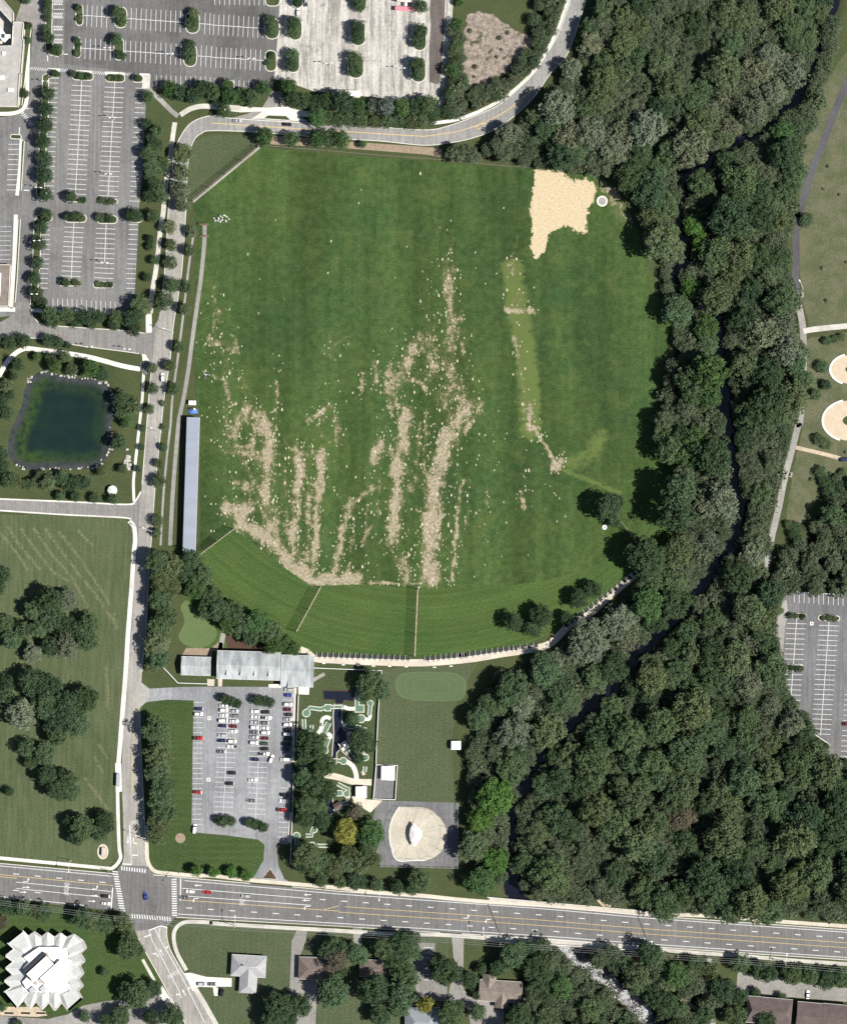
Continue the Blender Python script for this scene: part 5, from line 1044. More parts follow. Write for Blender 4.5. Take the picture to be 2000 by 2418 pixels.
for k, c, tr, p, h, lb in (
 ('sedan', 'black', tsw, (865, 580), -.08, 'black car waiting at the stop bar with white crossing ahead'), ('sedan', 'white', tsw, (870, 640), -.08, 'white car waiting at the stop bar in the kerb lane'), ('sedan', 'black', tsw, (580, 652), -.08, 'black car in the shade of roadside trees west of the junction'),
 ('sedan', 'blue', tsw, (1195, 578), 1.7, 'blue car alone in the middle of the junction'), ('suv', 'white', ts3, (520, 367), 3.07, 'white tall car queued ahead of a red car'), ('sedan', 'red', ts3, (657, 374), 3.07, 'red car queued behind a white car on the main road'), ('sedan', 'grey', ts3, (470, 418), 3.07, 'dark grey car waiting in the turn lane'), ('suv', 'silver', ts3, (975, 405), 3.07, 'silver car on the main road near the exit drive'),
 ('sedan', 'silver', t50, (210, 988), -.05, 'silver car on the curving road before the forked drive'), ('suv', 'black', t50, (622, 1018), -.05, 'black tall car on the curving road passing the forked drive'), ('suv', 'white', t50, (710, 95), 1.57, 'white tall car parked between two planted islands'), ('pickup', 'silver', t50, (775, 8), 1.57, 'silver pickup parked at the edge of the concrete lot'), ('suv', 'white', t05, (1335, 1357), 1.6, 'white tall car driving on the tree-shaded side street'),
 ('pickup', 'white', tsC, (1140, 785), -.06, 'white pickup driving past the end of the bridge'), ('sedan', 'white', tse, (1415, 1735), 1.5, 'white car parked behind the brown-roofed terrace'), ('suv', 'silver', ts3, (615, 1128), 0, 'silver tall car on the white drive by the grey house'), ('sedan', 'grey', ts3, (700, 1128), 0, 'grey car on the white drive by the grey house'), ('suv', 'black', ts3, (778, 1193), 1.4, 'black tall car parked on the slab beside the white drive'),
 ('suv', 'maroon', ts7, (1392, 1100), .1, 'maroon tall car parked at the ranch house'), ('suv', 'navy', tFA, (1715, 295), .1, 'dark blue tall car at the end of the dirt track'), ('sedan', 'maroon', tl3, (1735, 1250), .05, 'maroon car parked alone in the park lot')):
    vehicle(k, c, tr([p])[0], h, lb)

# ================================================================ LAMPS, POLES, SIGNS
def lamp_proto():
    r = bpy.data.objects.new('lamp', None); COL.objects.link(r)
    MB().tube((0, 0, 0), (0, 0, .8), .32, n=10).build('base', 'conc', r); MB().tube((0, 0, .8), (0, 0, 8.2), .13, .09, n=8).build('pole', 'grey_metal', r)
    for s in (-1, 1):
        MB().box((s * .55, 0, 8.2), (1.1, .1, .1)).build('arm', 'grey_metal', r); MB().box((s * 1.45, 0, 8.2), (1.0, .55, .22)).build('lamp_head', 'signwhite', r)
    return r
def street_proto():
    r = bpy.data.objects.new('lamp', None); COL.objects.link(r)
    MB().tube((0, 0, 0), (0, 0, 9.2), .16, .1, n=8).build('pole', 'signwhite', r); MB().tube((0, 0, 9.1), (4.4, 0, 9.7), .1, .07, n=6).build('arm', 'signwhite', r); MB().box((4.9, 0, 9.68), (1.3, .5, .22)).build('lamp_head', 'signwhite', r); MB().box((0, 0, .1), (.6, .6, .2)).build('base', 'conc', r)
    return r
lp = lamp_proto(); first = True
for tr, p, lb in ((t00, (890, 403), 'second island gap of the dark lot'), (t00, (1405, 450), 'far stalls of the dark lot'), (t00, (935, 975), 'upper half of the second double row'), (t00, (900, 1435), 'lower half of the second double row'), (t00, (385, 675), 'top of the tree strip'), (t00, (420, 1055), 'hatched gap of the tree strip'), (t00, (330, 1545), 'bottom of the tree strip'), (t50, (330, 490), 'last stalls of the dark lot'), (t50, (965, 530), 'middle of the cracked concrete lot'), (t50, (1560, 570), 'right side of the cracked concrete lot'), (t05, (315, 243), 'drive strip across from the brown roof'), (t05, (295, 680), 'foot of the drive strip'), (t05, (870, 422), 'end of the short double row'), (t05, (745, 1110), 'pond path'), (t05, (1055, 1130), 'corner of the pond path')):
    o = lp if first else copy_tree(lp); first = False; o.name = 'car_park_lamp'; x, y = W(tr([p])[0]); o.location = (x, y, .1); o.rotation_euler = (0, 0, rnd.uniform(-.1, .1)); tag(o, f'twin-headed car park lamp at the {lb}', 'lamp post', 'car park lamps')
sp = street_proto(); first = True
for tr, p, h, lb in ((tsw, (580, 290), -1.6, 'beside the west lawn'), (ts3, (888, 632), 1.5, 'in front of the corner lawn'), (ts7, (572, 290), -1.65, 'by the hedge of small trees'), (ts7, (1277, 607), 1.57, 'next to the concrete house drive'), (tse, (180, 1042), -1.57, 'at the wood end of the bridge'), (tse, (1218, 1465), 1.4, 'in front of the terrace trees'), (tF5, (1365, 640), 2.0, 'beside the asphalt trail'), (t0F, (1200, 1660), 2.8, 'beside the side street near the junction'), (t05, (1420, 990), 2.75, 'across from the store access road'), (t0A, (1320, 68), 2.75, 'beside the tee shelter'), (t0A, (1255, 885), 2.75, 'near the pond access road')):
    o = sp if first else copy_tree(sp); first = False; o.name = 'street_lamp'; x, y = W(tr([p])[0]); o.location = (x, y, .0); o.rotation_euler = (0, 0, h); tag(o, f'white street lamp with long arm {lb}', 'lamp post', 'street lamps')
poles = [tsw([(-60, 610)])[0], tsw([(175, 640)])[0], tsw([(950, 745)])[0], ts3([(885, 648)])[0], ts7([(755, 608)])[0], ts7([(1390, 655)])[0], tse([(340, 1412)])[0], tse([(1220, 1475)])[0], (2040, 2292)]
lbls = ['', 'amid the trees by the office lawn', 'at the junction corner by the trees', 'beside the corner lawn pavement', 'among the trees opposite the mini golf', 'beside the concrete house drive', 'by the creekside path', 'in front of the terrace', '']
pr = bpy.data.objects.new('utility_pole', None); COL.objects.link(pr)
MB().tube((0, 0, 0), (0, 0, 10.5), .19, .13, n=8).build('pole', 'timber', pr); MB().box((0, 0, 9.9), (.16, 2.6, .18)).build('crossarm', 'timber', pr)
for s in (-1, 0, 1): MB().tube((0, s * 1.15, 9.98), (0, s * 1.15, 10.25), .06, n=6).build('insulator', 'signwhite', pr)
MB().tube((.3, 0, 8.0), (.3, 0, 9.0), .25, n=10).build('transformer', 'grey_metal', pr)
first = True
for p, lb in zip(poles, lbls):
    if not lb: continue
    o = pr if first else copy_tree(pr); first = False; o.name = 'utility_pole'; o.location = (*W(p), 0); o.rotation_euler = (0, 0, -.07); tag(o, f'timber utility pole {lb}', 'utility pole', 'utility poles along the main road')
for i, (a, b) in enumerate(zip(poles, poles[1:])):
    for s in (-1, 0, 1):
        P = []
        for k in range(9):
            t = k / 8; x0, y0 = W(a); x1, y1 = W(b); P.append((x0 + (x1 - x0) * t, y0 + (y1 - y0) * t + s * 1.15, 10.2 - 4 * t * (1 - t) * .9))
        mb = MB()
        for u, v in zip(P, P[1:]): mb.tube(u, v, .045, n=4, caps=False)
        tag(mb.build('overhead_wire', 'grey_metal'), 'thin overhead wire strung between utility poles along the main road', 'wire', 'overhead wires')
for tr, p, h, lb in ((tsw, (1425, 822), 2.6, 'at the south street corner'), (tsw, (1468, 388), -2.2, 'at the clubhouse lawn corner'), (tsw, (895, 372), -.6, 'at the west lawn corner')):
    o = thing('traffic_signal', f'traffic signal pole with mast arm {lb}', 'traffic light', tr([p])[0], h, group='signals at the junction')
    MB().tube((0, 0, 0), (0, 0, 6.2), .15, .11, n=8).build('pole', 'grey_metal', o); MB().tube((0, 0, 6.0), (7.0, 0, 6.4), .1, .06, n=6).build('mast_arm', 'grey_metal', o)
    for x in (4.0, 6.8): MB().box((x, 0, 5.85), (.35, .3, 1.0)).build('signal_head', 'dark', o)
# monument sign in an oval bed
bed = [(243 + 12 * math.cos(a * .4), 2012 + 17 * math.sin(a * .4)) for a in range(16)]
bd = sheet('flower_bed', bed, 'dirt', .07); kerb(bed, bd, True, False, .5, .2)
o = thing('monument_sign', 'grey stone monument sign in a pale oval bed at the junction', 'sign', (243, 2012), 1.55)
MB().box((0, 0, .3), (4.6, 1.6, .6)).build('plinth', 'rock', o); MB().box((0, 0, 1.3), (4.0, .8, 1.4)).build('panel', 'wall_grey', o); MB().box((0, 0, 2.05), (4.3, 1.0, .12)).build('cap', 'conc', o)
# gazebo by the pond
o = thing('gazebo', 'round white gazebo by the pond access road', 'gazebo', t0A([(925, 548)])[0])
MB().tube((0, 0, 0), (0, 0, .2), 2.4, n=12).build('floor', 'conc_white', o); MB().tube((0, 0, 2.5), (0, 0, 3.7), 2.7, .15, n=8).build('roof', 'roof_white', o)
for i in range(8): a = i * math.pi / 4; MB().tube((2.2 * math.cos(a), 2.2 * math.sin(a), .2), (2.2 * math.cos(a), 2.2 * math.sin(a), 2.55), .08, n=6).build('post', 'white', o)
# bus shelters
for p, lb in ((t0F([(972, 1190)])[0], 'on the wide white pavement'), (t0F([(1215, 1130)])[0], 'under the street trees')):
    o = thing('bus_shelter', f'glass and metal bus shelter {lb}', 'bus shelter', p, 1.53)
    MB().box((0, 0, 2.5), (7.0, 1.9, .16)).build('roof', 'grey_metal', o); MB().box((0, .85, 1.3), (6.6, .06, 2.2)).build('back_panel', 'glass', o)
    for x in (-3.3, 3.3): MB().box((x, 0, 1.25), (.12, 1.7, 2.5)).build('side_frame', 'grey_metal', o)
    MB().box((0, .4, .48), (4.5, .45, .08)).build('bench_seat', 'timber', o)
# trail benches and two walkers
def bench(px, rz, lb):
    o = thing('bench', lb, 'bench', px, rz); MB().box((0, 0, .45), (1.8, .45, .08)).build('seat', 'timber', o); MB().box((0, .24, .75), (1.8, .06, .45)).build('backrest', 'timber', o)
    for s in (-1, 1): MB().box((s * .75, 0, .22), (.08, .4, .44)).build('leg', 'dark', o)
    MB().box((0, -.1, .03), (2.6, 1.5, .06)).build('slab', 'trail_old', o)
bench(tFA([(1275, 420)])[0], 1.3, 'bench on a small slab beside the pale trail'); bench(tF5([(1368, 680)])[0], 1.6, 'bench on a small slab where the dark trail turns pale')
def person(px, rz, lb, shirt):
    me = bpy.data.meshes.new('person')
    V = [(0, 0, .95), (0, 0, 1.2), (0, 0, 1.42), (.02, 0, 1.52), (.04, 0, 1.66), (0, .1, .9), (.14, .1, .5), (.05, .1, .08), (.18, .1, .04), (0, -.1, .9), (-.02, -.1, .5), (-.22, -.1, .1), (-.1, -.1, .04), (0, .2, 1.4), (-.06, .25, 1.12), (.1, .25, .9), (0, -.2, 1.4), (.06, -.25, 1.12), (.22, -.25, .92)]
    E = [(0, 1), (1, 2), (2, 3), (3, 4), (0, 5), (5, 6), (6, 7), (7, 8), (0, 9), (9, 10), (10, 11), (11, 12), (2, 13), (13, 14), (14, 15), (2, 16), (16, 17), (17, 18)]
    me.from_pydata(V, E, []); o = obj('person', me, shirt, None, (*W(px), .06), rz)
    sk = o.modifiers.new('skin', 'SKIN'); rad = [.15, .16, .16, .06, .11, .1, .07, .05, .045, .1, .07, .05, .045, .07, .05, .04, .07, .05, .04]
    for v, r_ in zip(me.skin_vertices[0].data, rad): v.radius = (r_, r_)
    me.skin_vertices[0].data[0].use_root = True; o.modifiers.new('sub', 'SUBSURF').levels = 1
    tag(o, lb, 'person')
person(tFA([(1178, 688)])[0], 1.3, 'person in dark clothing walking ahead on the trail', 'cloth'); person(tFA([(1167, 732)])[0], 1.3, 'person in grey clothing walking behind another on the trail', 'wall_grey')

# ================================================================ FENCES, NETS, TEES
def resample(pts, step):
    P = [Vector(W(p)) for p in pts]; out = [P[0].copy()]
    for a, b in zip(P, P[1:]):
        n = max(1, round((b - a).length / step))
        out += [a + (b - a) * (i / n) for i in range(1, n + 1)]
    return out
_unit = {}
def fence(name, label, pts, h, mat, step=3.0, solid=True):
    P = resample(pts, step); o = thing(name, label, 'fence', (P[0].x / S + CX, CY - P[0].y / S)); o0 = P[0]
    key = (mat, h)
    if key not in _unit: _unit[key] = (MB().box((0, 0, h / 2), (.16, .16, h + .1)), MB().box((0, 0, h * .52), (1, .3 if solid else .06, h * .9)) if solid else None)
    pm = new_mesh('post', _unit[key][0].V, _unit[key][0].F)
    qm = new_mesh('panel', _unit[key][1].V, _unit[key][1].F) if solid else new_mesh('rail', *(lambda m: (m.V, m.F))(MB().box((0, 0, h * .95), (1, .1, .12))))
    for i, p in enumerate(P):
        d = p - o0; obj('post', pm, mat, o, (d.x, d.y, 0))
        if i:
            a = P[i - 1] - o0; L = (d - a).length; obj('panel' if solid else 'rail', qm, mat, o, ((a.x + d.x) / 2, (a.y + d.y) / 2, 0), math.atan2(d.y - a.y, d.x - a.x), (L, 1, 1))
    return o
fence('white_fence', 'white board fence along the mini golf and clubhouse car park', tg([(190, 285), (178, 700), (170, 830)]), 1.6, 'white')
fence('white_fence', 'white board fence below the mini golf pines beside empty stalls', tg([(150, 900), (140, 1300), (125, 1660), (200, 1728), (330, 1737)]), 1.6, 'white')
fence('white_fence', 'white board fence between mini golf and practice lawn', tg([(310, 60), (872, 82), (865, 160), (845, 420), (828, 800), (828, 855)]), 1.6, 'white', 3.4)
fence('white_fence', 'white board fence around the asphalt pump yard', tg([(828, 855), (1002, 860), (985, 1142), (805, 1135), (828, 858)]), 1.6, 'white')
fence('white_fence', 'white board fence bending across the clubhouse lawn', t0F([(1320, 240), (1345, 270), (1460, 392), (1700, 400)]), 1.2, 'white')
fence('cage_fence', 'pale chain fence on the side of the batting paving nearest the road', tg([(1500, 1170), (1497, 1705), (860, 1690)]), 2.4, 'grey_metal', 4.0, False)
fence('rail_fence', 'low pale rail fence at the top of the driving range', [(612, 342), (760, 354), (900, 366), (1050, 377), (1180, 390), (1310, 398)], 1.3, 'deadwood', 3.5, False)
def net(name, label, a, b, h=7.5):
    P = resample([a, b], 13.0); o = thing(name, label, 'net', (P[0].x / S + CX, CY - P[0].y / S)); o0 = P[0]; mb = MB(); d = P[-1] - o0; L = d.length; u = d / L
    for p in P: q = p - o0; MB().tube((q.x, q.y, 0), (q.x, q.y, h), .17, .13, n=8).build('pole', 'dark', o)
    n = int(L / .55)
    for i in range(n + 1): q = u * (L * i / n); mb.box((q.x, q.y, h / 2), (.05, .05, h))
    for k in range(int(h / .55) + 1): q = u * (L / 2); mb.box((q.x, q.y, .1 + k * .55), (L, .045, .05), math.atan2(u.y, u.x))
    m = mb.build('netting', 'dark', o); tag(m, kind='stuff')
    MB().box((u.x * L / 2, u.y * L / 2, .12), (L, .55, .24), math.atan2(u.y, u.x)).build('base_board', 'dirt', o)
    MB().tube((u.x * L, u.y * L, 0), (u.x * L, u.y * L, 1.2), .3, n=8).build('end_block', 'conc', o)
net('ball_net', 'tall ball net with base board beside the tee shelter', T(400, 1240, 2.8)([(200, 195)])[0], T(400, 1240, 2.8)([(425, 25)])[0])
net('ball_net', 'tall ball net running up from the clubhouse trees', T(400, 1240, 2.8)([(840, 705)])[0], T(400, 1240, 2.8)([(1000, 410)])[0])
net('ball_net', 'tall ball net in the middle of the curved tee line', T(400, 1240, 2.8)([(1622, 870)])[0], T(400, 1240, 2.8)([(1642, 425)])[0])
net('ball_net', 'tall ball net by the lone dark tree near the wood', (1528, 1312), (1460, 1222))
net('ball_net', 'tall ball net across the grassy corner by the curving road', (455, 475), (610, 347), 6.0)
def tee_bay(px, ang, label, group):
    o = thing('tee_bay', label, 'golf bay', px, ang, group=group, z=.1)
    MB().box((0, 0, .02), (2.1, 2.1, .04)).build('mat', 'mat_dark', o)
    MB().box((-1.35, .3, .45), (.12, 2.8, .8)).build('divider', 'white', o); MB().box((0, -1.2, .4), (2.6, .14, .14)).build('rail', 'white', o)
    MB().box((.5, -1.6, .3), (.45, .45, .5)).build('ball_basket', 'timber', o)
for (x0, y0), (x1, y1), n, lb, tr in (((230, 205), (1140, 235), 17, 'west of the middle net', T(700, 1500, 4.3425)), ((1340, 240), (1720, 205), 8, 'just past the middle net', T(700, 1500, 4.3425)), ((30, 862), (480, 798), 10, 'near the dark trees', T(1080, 1320, 3.776)), ((520, 795), (700, 770), 4, 'in the shade of the dark trees', T(1080, 1320, 3.776)), ((975, 590), (1620, 100), 16, 'on the straight end by the wood', T(1080, 1320, 3.776))):
    for i in range(n):
        t = i / (n - 1); p = tr([(x0 + (x1 - x0) * t, y0 + (y1 - y0) * t)])[0]; tee_bay(p, math.atan2(-(y1 - y0), x1 - x0), f'open tee bay with dark mat and white divider {lb}', f'tee bays {lb}')
for i, (x, y) in enumerate(((280, 290), (480, 305), (630, 310), (790, 318), (955, 320), (1125, 325), (1415, 330), (1585, 318))):
    p = T(700, 1500, 4.3425)([(x, y)])[0]; o = thing('bench', 'white bench behind the curved tee walk', 'bench', p, -.03, group='white benches behind the tees')
    MB().box((0, 0, .45), (1.8, .5, .08)).build('seat', 'white', o); MB().box((0, -.26, .7), (1.8, .06, .4)).build('backrest', 'white', o)
    for s in (-1, 1): MB().box((s * .7, 0, .2), (.1, .45, .42)).build('leg', 'white', o)
# things lying about the range
for cx_, cy_, n, lb in ((523, 516, 26, 'white ball crate in the heap near the wooden frames'), (488, 884, 16, 'white ball crate in the heap above the tee shelter')):
    for k in range(n):
        a = rnd.uniform(0, 6.28); r_ = rnd.random() ** .6; p = (cx_ + math.cos(a) * r_ * (18 if n > 20 else 8), cy_ + math.sin(a) * r_ * (9 if n > 20 else 10))
        o = thing('ball_crate', lb, 'crate', p, a, group=lb); MB().box((0, 0, .35), (.75, .6, .7)).build('shell', 'white' if rnd.random() < .75 else 'dark', o); MB().box((0, 0, .72), (.85, .12, .08)).build('handle', 'dark', o)
for y0, lb in ((128, 'upper'), (245, 'lower')):
    o = thing('timber_frame', f'{lb} weathered timber frame at the head of the cart path', 'frame', T(400, 500, 4.2)([(345, y0)])[0], -.05)
    for s in (-1, 0, 1): MB().box((s * 2.4, 0, 1.2), (.2, .2, 2.4)).build('post', 'timber', o)
    for z_ in (1.0, 2.3): MB().box((0, 0, z_), (5.4, .3, .2)).build('beam', 'timber', o)
    MB().box((0, .6, 2.45), (5.4, .2, .12)).build('beam', 'timber', o)
o = thing('supply_hut', 'small white-roofed supply hut at the end of the tee shelter', 'hut', T(400, 500, 4.2)([(230, 1895)])[0], -.02); MB().box((0, 0, 1.0), (3.6, 2.0, 2.0)).build('wall', 'wall_white', o); MB().box((0, 0, 2.08), (4.0, 2.4, .16)).build('roof', 'roof_white', o); MB().box((0, -1.02, .9), (.8, .06, 1.8)).build('door', 'grey_metal', o)
o = thing('tarped_mower', 'mower under crumpled blue tarp against the tee shelter', 'mower', T(400, 500, 4.2)([(235, 1980)])[0], 0)
g = MB(); nx = 9
for i in range(nx):
    for j in range(7): g.V.append(((i - 4) * .62, (j - 3) * .42, max(.05, 1.3 - .05 * (i - 4) ** 2 * 1.2 - .09 * (j - 3) ** 2 + rnd.uniform(-.15, .15))))
g.F = [(i * 7 + j, (i + 1) * 7 + j, (i + 1) * 7 + j + 1, i * 7 + j + 1) for i in range(nx - 1) for j in range(6)]; g.build('tarp', 'tarp', o)
MB().box((-1.4, 1.5, .6), (1.6, 1.0, .9)).build('engine', 'dark', o); MB().box((.8, 1.3, .5), (1.0, .9, .7)).build('seat', 'white', o)
for s in (-1, 1): MB().tube((s * 1.8, -1.2, .35), (s * 2.0, -1.2, .35), .35, n=10).build('wheel', 'tyre', o)
o = thing('target_ring', 'white ring target near the lone dark tree on the range', 'target', tAA([(1485, 852)])[0]); MB().tube((0, 0, 0), (0, 0, .5), 1.3, 1.3, n=16).build('rim', 'white', o); MB().tube((0, 0, .5), (0, 0, .52), .8, n=12).build('centre', 'wall_grey', o)
for tr, p, lb in ((t0F, (1718, 682), 'upper'), (t0F, (1710, 1187), 'lower'), (tl3, (1447, 426), 'park')):
    o = thing('drain_cover', f'white square drain cover in the {lb} {"end of the clubhouse lot" if lb != "park" else "parking lot"}', 'drain', tr([p])[0], 0, z=.05); MB().box((0, 0, .03), (1.9, 1.9, .06)).build('apron', 'conc_white', o); MB().box((0, 0, .065), (.7, .7, .02)).build('grate', 'dark', o)
o = thing('rock_pile', 'pale heap of boulders beside the pond pavement', 'rock pile', t0A([(1045, 305)])[0])
def boulder(seed, r):
    q = random.Random(seed); mb = MB(); n = 7
    for k, (zz, rr_) in enumerate(((0, .9), (.4, 1.0), (.85, .6))): mb.V += [(math.cos(i * 6.283 / n) * r * rr_ * q.uniform(.75, 1.2), math.sin(i * 6.283 / n) * r * rr_ * q.uniform(.75, 1.2), zz * r) for i in range(n)]
    mb.F = [(k * n + i, k * n + (i + 1) % n, (k + 1) * n + (i + 1) % n, (k + 1) * n + i) for k in range(2) for i in range(n)] + [tuple(range(2 * n, 3 * n))]
    return new_mesh('boulder', mb.V, mb.F)
BO = [boulder(i, 1.0) for i in range(5)]
for k in range(26): obj('boulder', BO[k % 5], 'rock', o, (rnd.gauss(0, 1.2), rnd.gauss(0, 2.4), 0), rnd.random() * 6, rnd.uniform(.5, 1.1))
rim_o = thing('shore_rocks', 'broken band of grey riprap rocks round the pond edge', 'rocks', pond[0])
for k in range(170):
    i = rnd.randrange(len(pond)); p = pond[i]; q = pond[(i + 1) % len(pond)]; t = rnd.random(); x, y = p[0] + (q[0] - p[0]) * t, p[1] + (q[1] - p[1]) * t
    if not (x > 240 or y < 905 or y > 1095) or rnd.random() < .25: continue
    a, b = W((x + rnd.gauss(0, 2.5), y + rnd.gauss(0, 2.5))); obj('rock', BO[k % 5], 'rock', rim_o, (a - rim_o.location.x, b - rim_o.location.y, -.5), rnd.random() * 6, rnd.uniform(.35, .85))

# ================================================================ MINI GOLF
def golf_hole(n_, label, path, w, disc=None, rect=None):
    pts = tg(path); o = thing('golf_hole', label, 'golf hole', pts[0]); lx, ly = o.location[:2]
    def strip(nm, wd, z0, z1, mat):
        me = ribbon_mesh(nm, pts, wd, z0, z1, False, False); me.transform(__import__('mathutils').Matrix.Translation((-lx, -ly, 0))); obj(nm, me, mat, o)
    strip('border', w * S / 3.474 + .8, .0, .14, 'pale_edge'); strip('carpet', w * S / 3.474, .1, .16, 'carpet')
    if disc:
        x, y = W(tg([disc[:2]])[0]); r = disc[2] * S / 3.474
        MB().tube((x - lx, y - ly, 0), (x - lx, y - ly, .148), r + .4, n=18).build('border', 'pale_edge', o); MB().tube((x - lx, y - ly, .1), (x - lx, y - ly, .168), r, n=18).build('carpet', 'carpet', o)
        MB().tube((x - lx, y - ly, .17), (x - lx, y - ly, .175), .11, n=8).build('cup', 'dark', o)
    if rect:
        x, y = W(tg([rect[:2]])[0]); a, b = rect[2] * S / 3.474, rect[3] * S / 3.474
        MB().box((x - lx, y - ly, .075), (a + .8, b + .8, .15)).build('border', 'pale_edge', o); MB().box((x - lx, y - ly, .14), (a, b, .064)).build('carpet', 'carpet', o)
for i, (lb, pa, w, d, r) in enumerate((
 ('straight green hole with round top under the corner tree', [(705, 190), (690, 240), (672, 300), (672, 380)], 26, (706, 185, 28), (692, 395, 66, 52)), ('zigzag green hole beside the brick-edged pool', [(255, 425), (285, 388), (325, 440), (372, 400), (400, 390)], 24, (255, 432, 28), None), ('square green tee pad joined to a narrow bridge green', [(400, 388), (460, 382), (555, 380)], 20, None, (432, 388, 42, 46)),
 ('slim green hole along the white fence', [(782, 350), (772, 450)], 22, (780, 352, 22), None), ('green hole with round end by the corner tree', [(640, 490), (705, 480)], 26, (705, 478, 30), None), ('slanting green hole beside the dark stream', [(560, 520), (600, 545), (680, 548), (745, 570)], 26, None, None), ('long green hole with bulb end beside the stream', [(435, 640), (415, 700), (402, 740)], 30, (404, 738, 28), None),
 ('leaf-shaped green hole left of the stream', [(440, 510), (415, 560), (400, 600)], 34, None, None), ('tiny square green pad on the curved path', [(365, 525), (385, 527)], 30, None, None), ('level green hole with a round end over the stream', [(435, 815), (540, 825)], 20, (560, 825, 26), None), ('lollipop green with white ring by the dark shrub', [(735, 800), (738, 780)], 20, (740, 796, 24), None), ('short green hole beside the cream path end', [(738, 870), (733, 915)], 20, None, None),
 ('green hole beside the ramp from the mill', [(590, 740), (640, 805)], 22, None, None), ('hooked green hole next to the ticket shed', [(510, 1012), (560, 1040), (600, 1055), (592, 1090)], 22, (586, 1095, 24), (520, 1090, 56, 38)), ('lollipop green near the white fence corner', [(176, 1450), (175, 1508), (215, 1510)], 22, (175, 1440, 26), None), ('stepped green hole beneath the pines', [(250, 1438), (300, 1438), (300, 1405), (320, 1395)], 22, (320, 1390, 22), None),
 ('level green hole below the yellow tree', [(300, 1520), (430, 1522)], 20, (302, 1518, 24), None), ('short green hole left of the curved path', [(300, 530), (295, 592)], 20, None, None), ('narrow upright green hole under the left pines', [(235, 480), (240, 575)], 22, None, None), ('small green pad beside the lower pool', [(530, 1185), (600, 1168)], 20, None, None))): golf_hole(i, lb, pa, w, d, r)
walk('golf_path', tg([(330, 925), (430, 942), (520, 960), (640, 995), (790, 1000)]), 15, 'conc_cream', .06); walk('golf_path', tg([(668, 990), (660, 920), (630, 860), (575, 825)]), 11, 'conc_white', .065); walk('golf_path', tg([(345, 605), (375, 560), (385, 490), (420, 465), (455, 480)]), 9, 'conc_white', .06)
walk('golf_path', tg([(560, 378), (600, 395), (660, 395)]), 9, 'conc_white', .07); walk('golf_path', tg([(725, 480), (770, 480), (780, 440)]), 8, 'conc_white', .06); walk('golf_path', tg([(720, 745), (725, 780)]), 9, 'conc_cream', .06); walk('golf_path', tg([(370, 812), (435, 815)]), 9, 'conc_cream', .058); walk('golf_path', tg([(600, 1110), (590, 1165)]), 9, 'conc_cream', .055); walk('golf_path', tg([(430, 600), (455, 620), (440, 645)]), 9, 'conc_white', .063); walk('golf_path', tg([(710, 930), (735, 920), (720, 960)]), 10, 'conc_cream', .07); walk('golf_path', tg([(200, 845), (250, 850), (265, 780)]), 8, 'conc_cream', .06)
for pts in ([(395, 245), (650, 250), (642, 335), (565, 325), (548, 355), (498, 355), (488, 325), (398, 318)], [(485, 358), (550, 360), (545, 490), (565, 570), (625, 600), (610, 650), (560, 700), (505, 760), (500, 850), (462, 835), (470, 720), (480, 600), (475, 450)], [(415, 1110), (470, 1130), (485, 1250), (440, 1270), (400, 1220)]):
    p_ = sheet('garden_pool', tg(pts), 'pool', .05); kerb(tg(pts), p_, True, False, .6, .25, 'mulch' if pts[0][1] < 300 else 'rock')
o = thing('mill_house', 'black and white toy mill straddling the mini golf stream', 'mill', tg([(565, 700)])[0], .62)
MB().box((0, 0, 1.2), (4.4, 4.0, 2.4)).build('wall', 'wall_white', o); MB().box((-.9, .9, 2.55), (2.0, 2.4, .3)).build('roof', 'dark', o); MB().box((1.2, -.6, 2.6), (2.2, 3.2, .4)).build('deck', 'roof_white', o); MB().tube((-2.4, 0, 1.2), (-2.8, 0, 1.2), 1.3, n=14).build('water_wheel', 'timber', o); MB().box((.6, 1.0, 3.0), (.5, .5, 1.0)).build('chimney', 'dark', o); MB().box((-1.8, 1.8, 2.6), (.4, 2.0, .5)).build('railing', 'white', o)
o = thing('footbridge', 'slim timber footbridge leading down from the toy mill', 'footbridge', tg([(585, 775)])[0], -.75); MB().box((0, 0, .5), (7.5, 1.1, .15)).build('deck', 'trail_old', o)
for s in (-1, 1): MB().box((0, s * .6, .9), (7.5, .1, .7)).build('railing', 'timber', o)
o = thing('playhouse', 'dark-roofed playhouse with white trim by the lower pool', 'playhouse', tg([(515, 1190)])[0], .5); MB().box((0, 0, 1.0), (4.0, 3.0, 2.0)).build('wall', 'wall_white', o)
MB().add([(-2.3, -1.8, 2.0), (2.3, -1.8, 2.0), (2.3, 1.8, 2.0), (-2.3, 1.8, 2.0), (-2.3, 0, 3.2), (2.3, 0, 3.2)], [(0, 1, 5, 4), (2, 3, 4, 5), (1, 2, 5), (3, 0, 4)]).build('roof', 'roof_dkbrown', o); MB().box((0, -2.1, .6), (3.4, 1.0, .1)).build('porch', 'white', o)
o = thing('rock_fall', 'grey stone waterfall mound beside the mini golf stream', 'rock mound', tg([(620, 625)])[0])
for k in range(22): obj('boulder', BO[k % 5], 'rock', o, (rnd.gauss(0, 1.2), rnd.gauss(0, 1.2), 0), rnd.random() * 6, rnd.uniform(.5, 1.3))
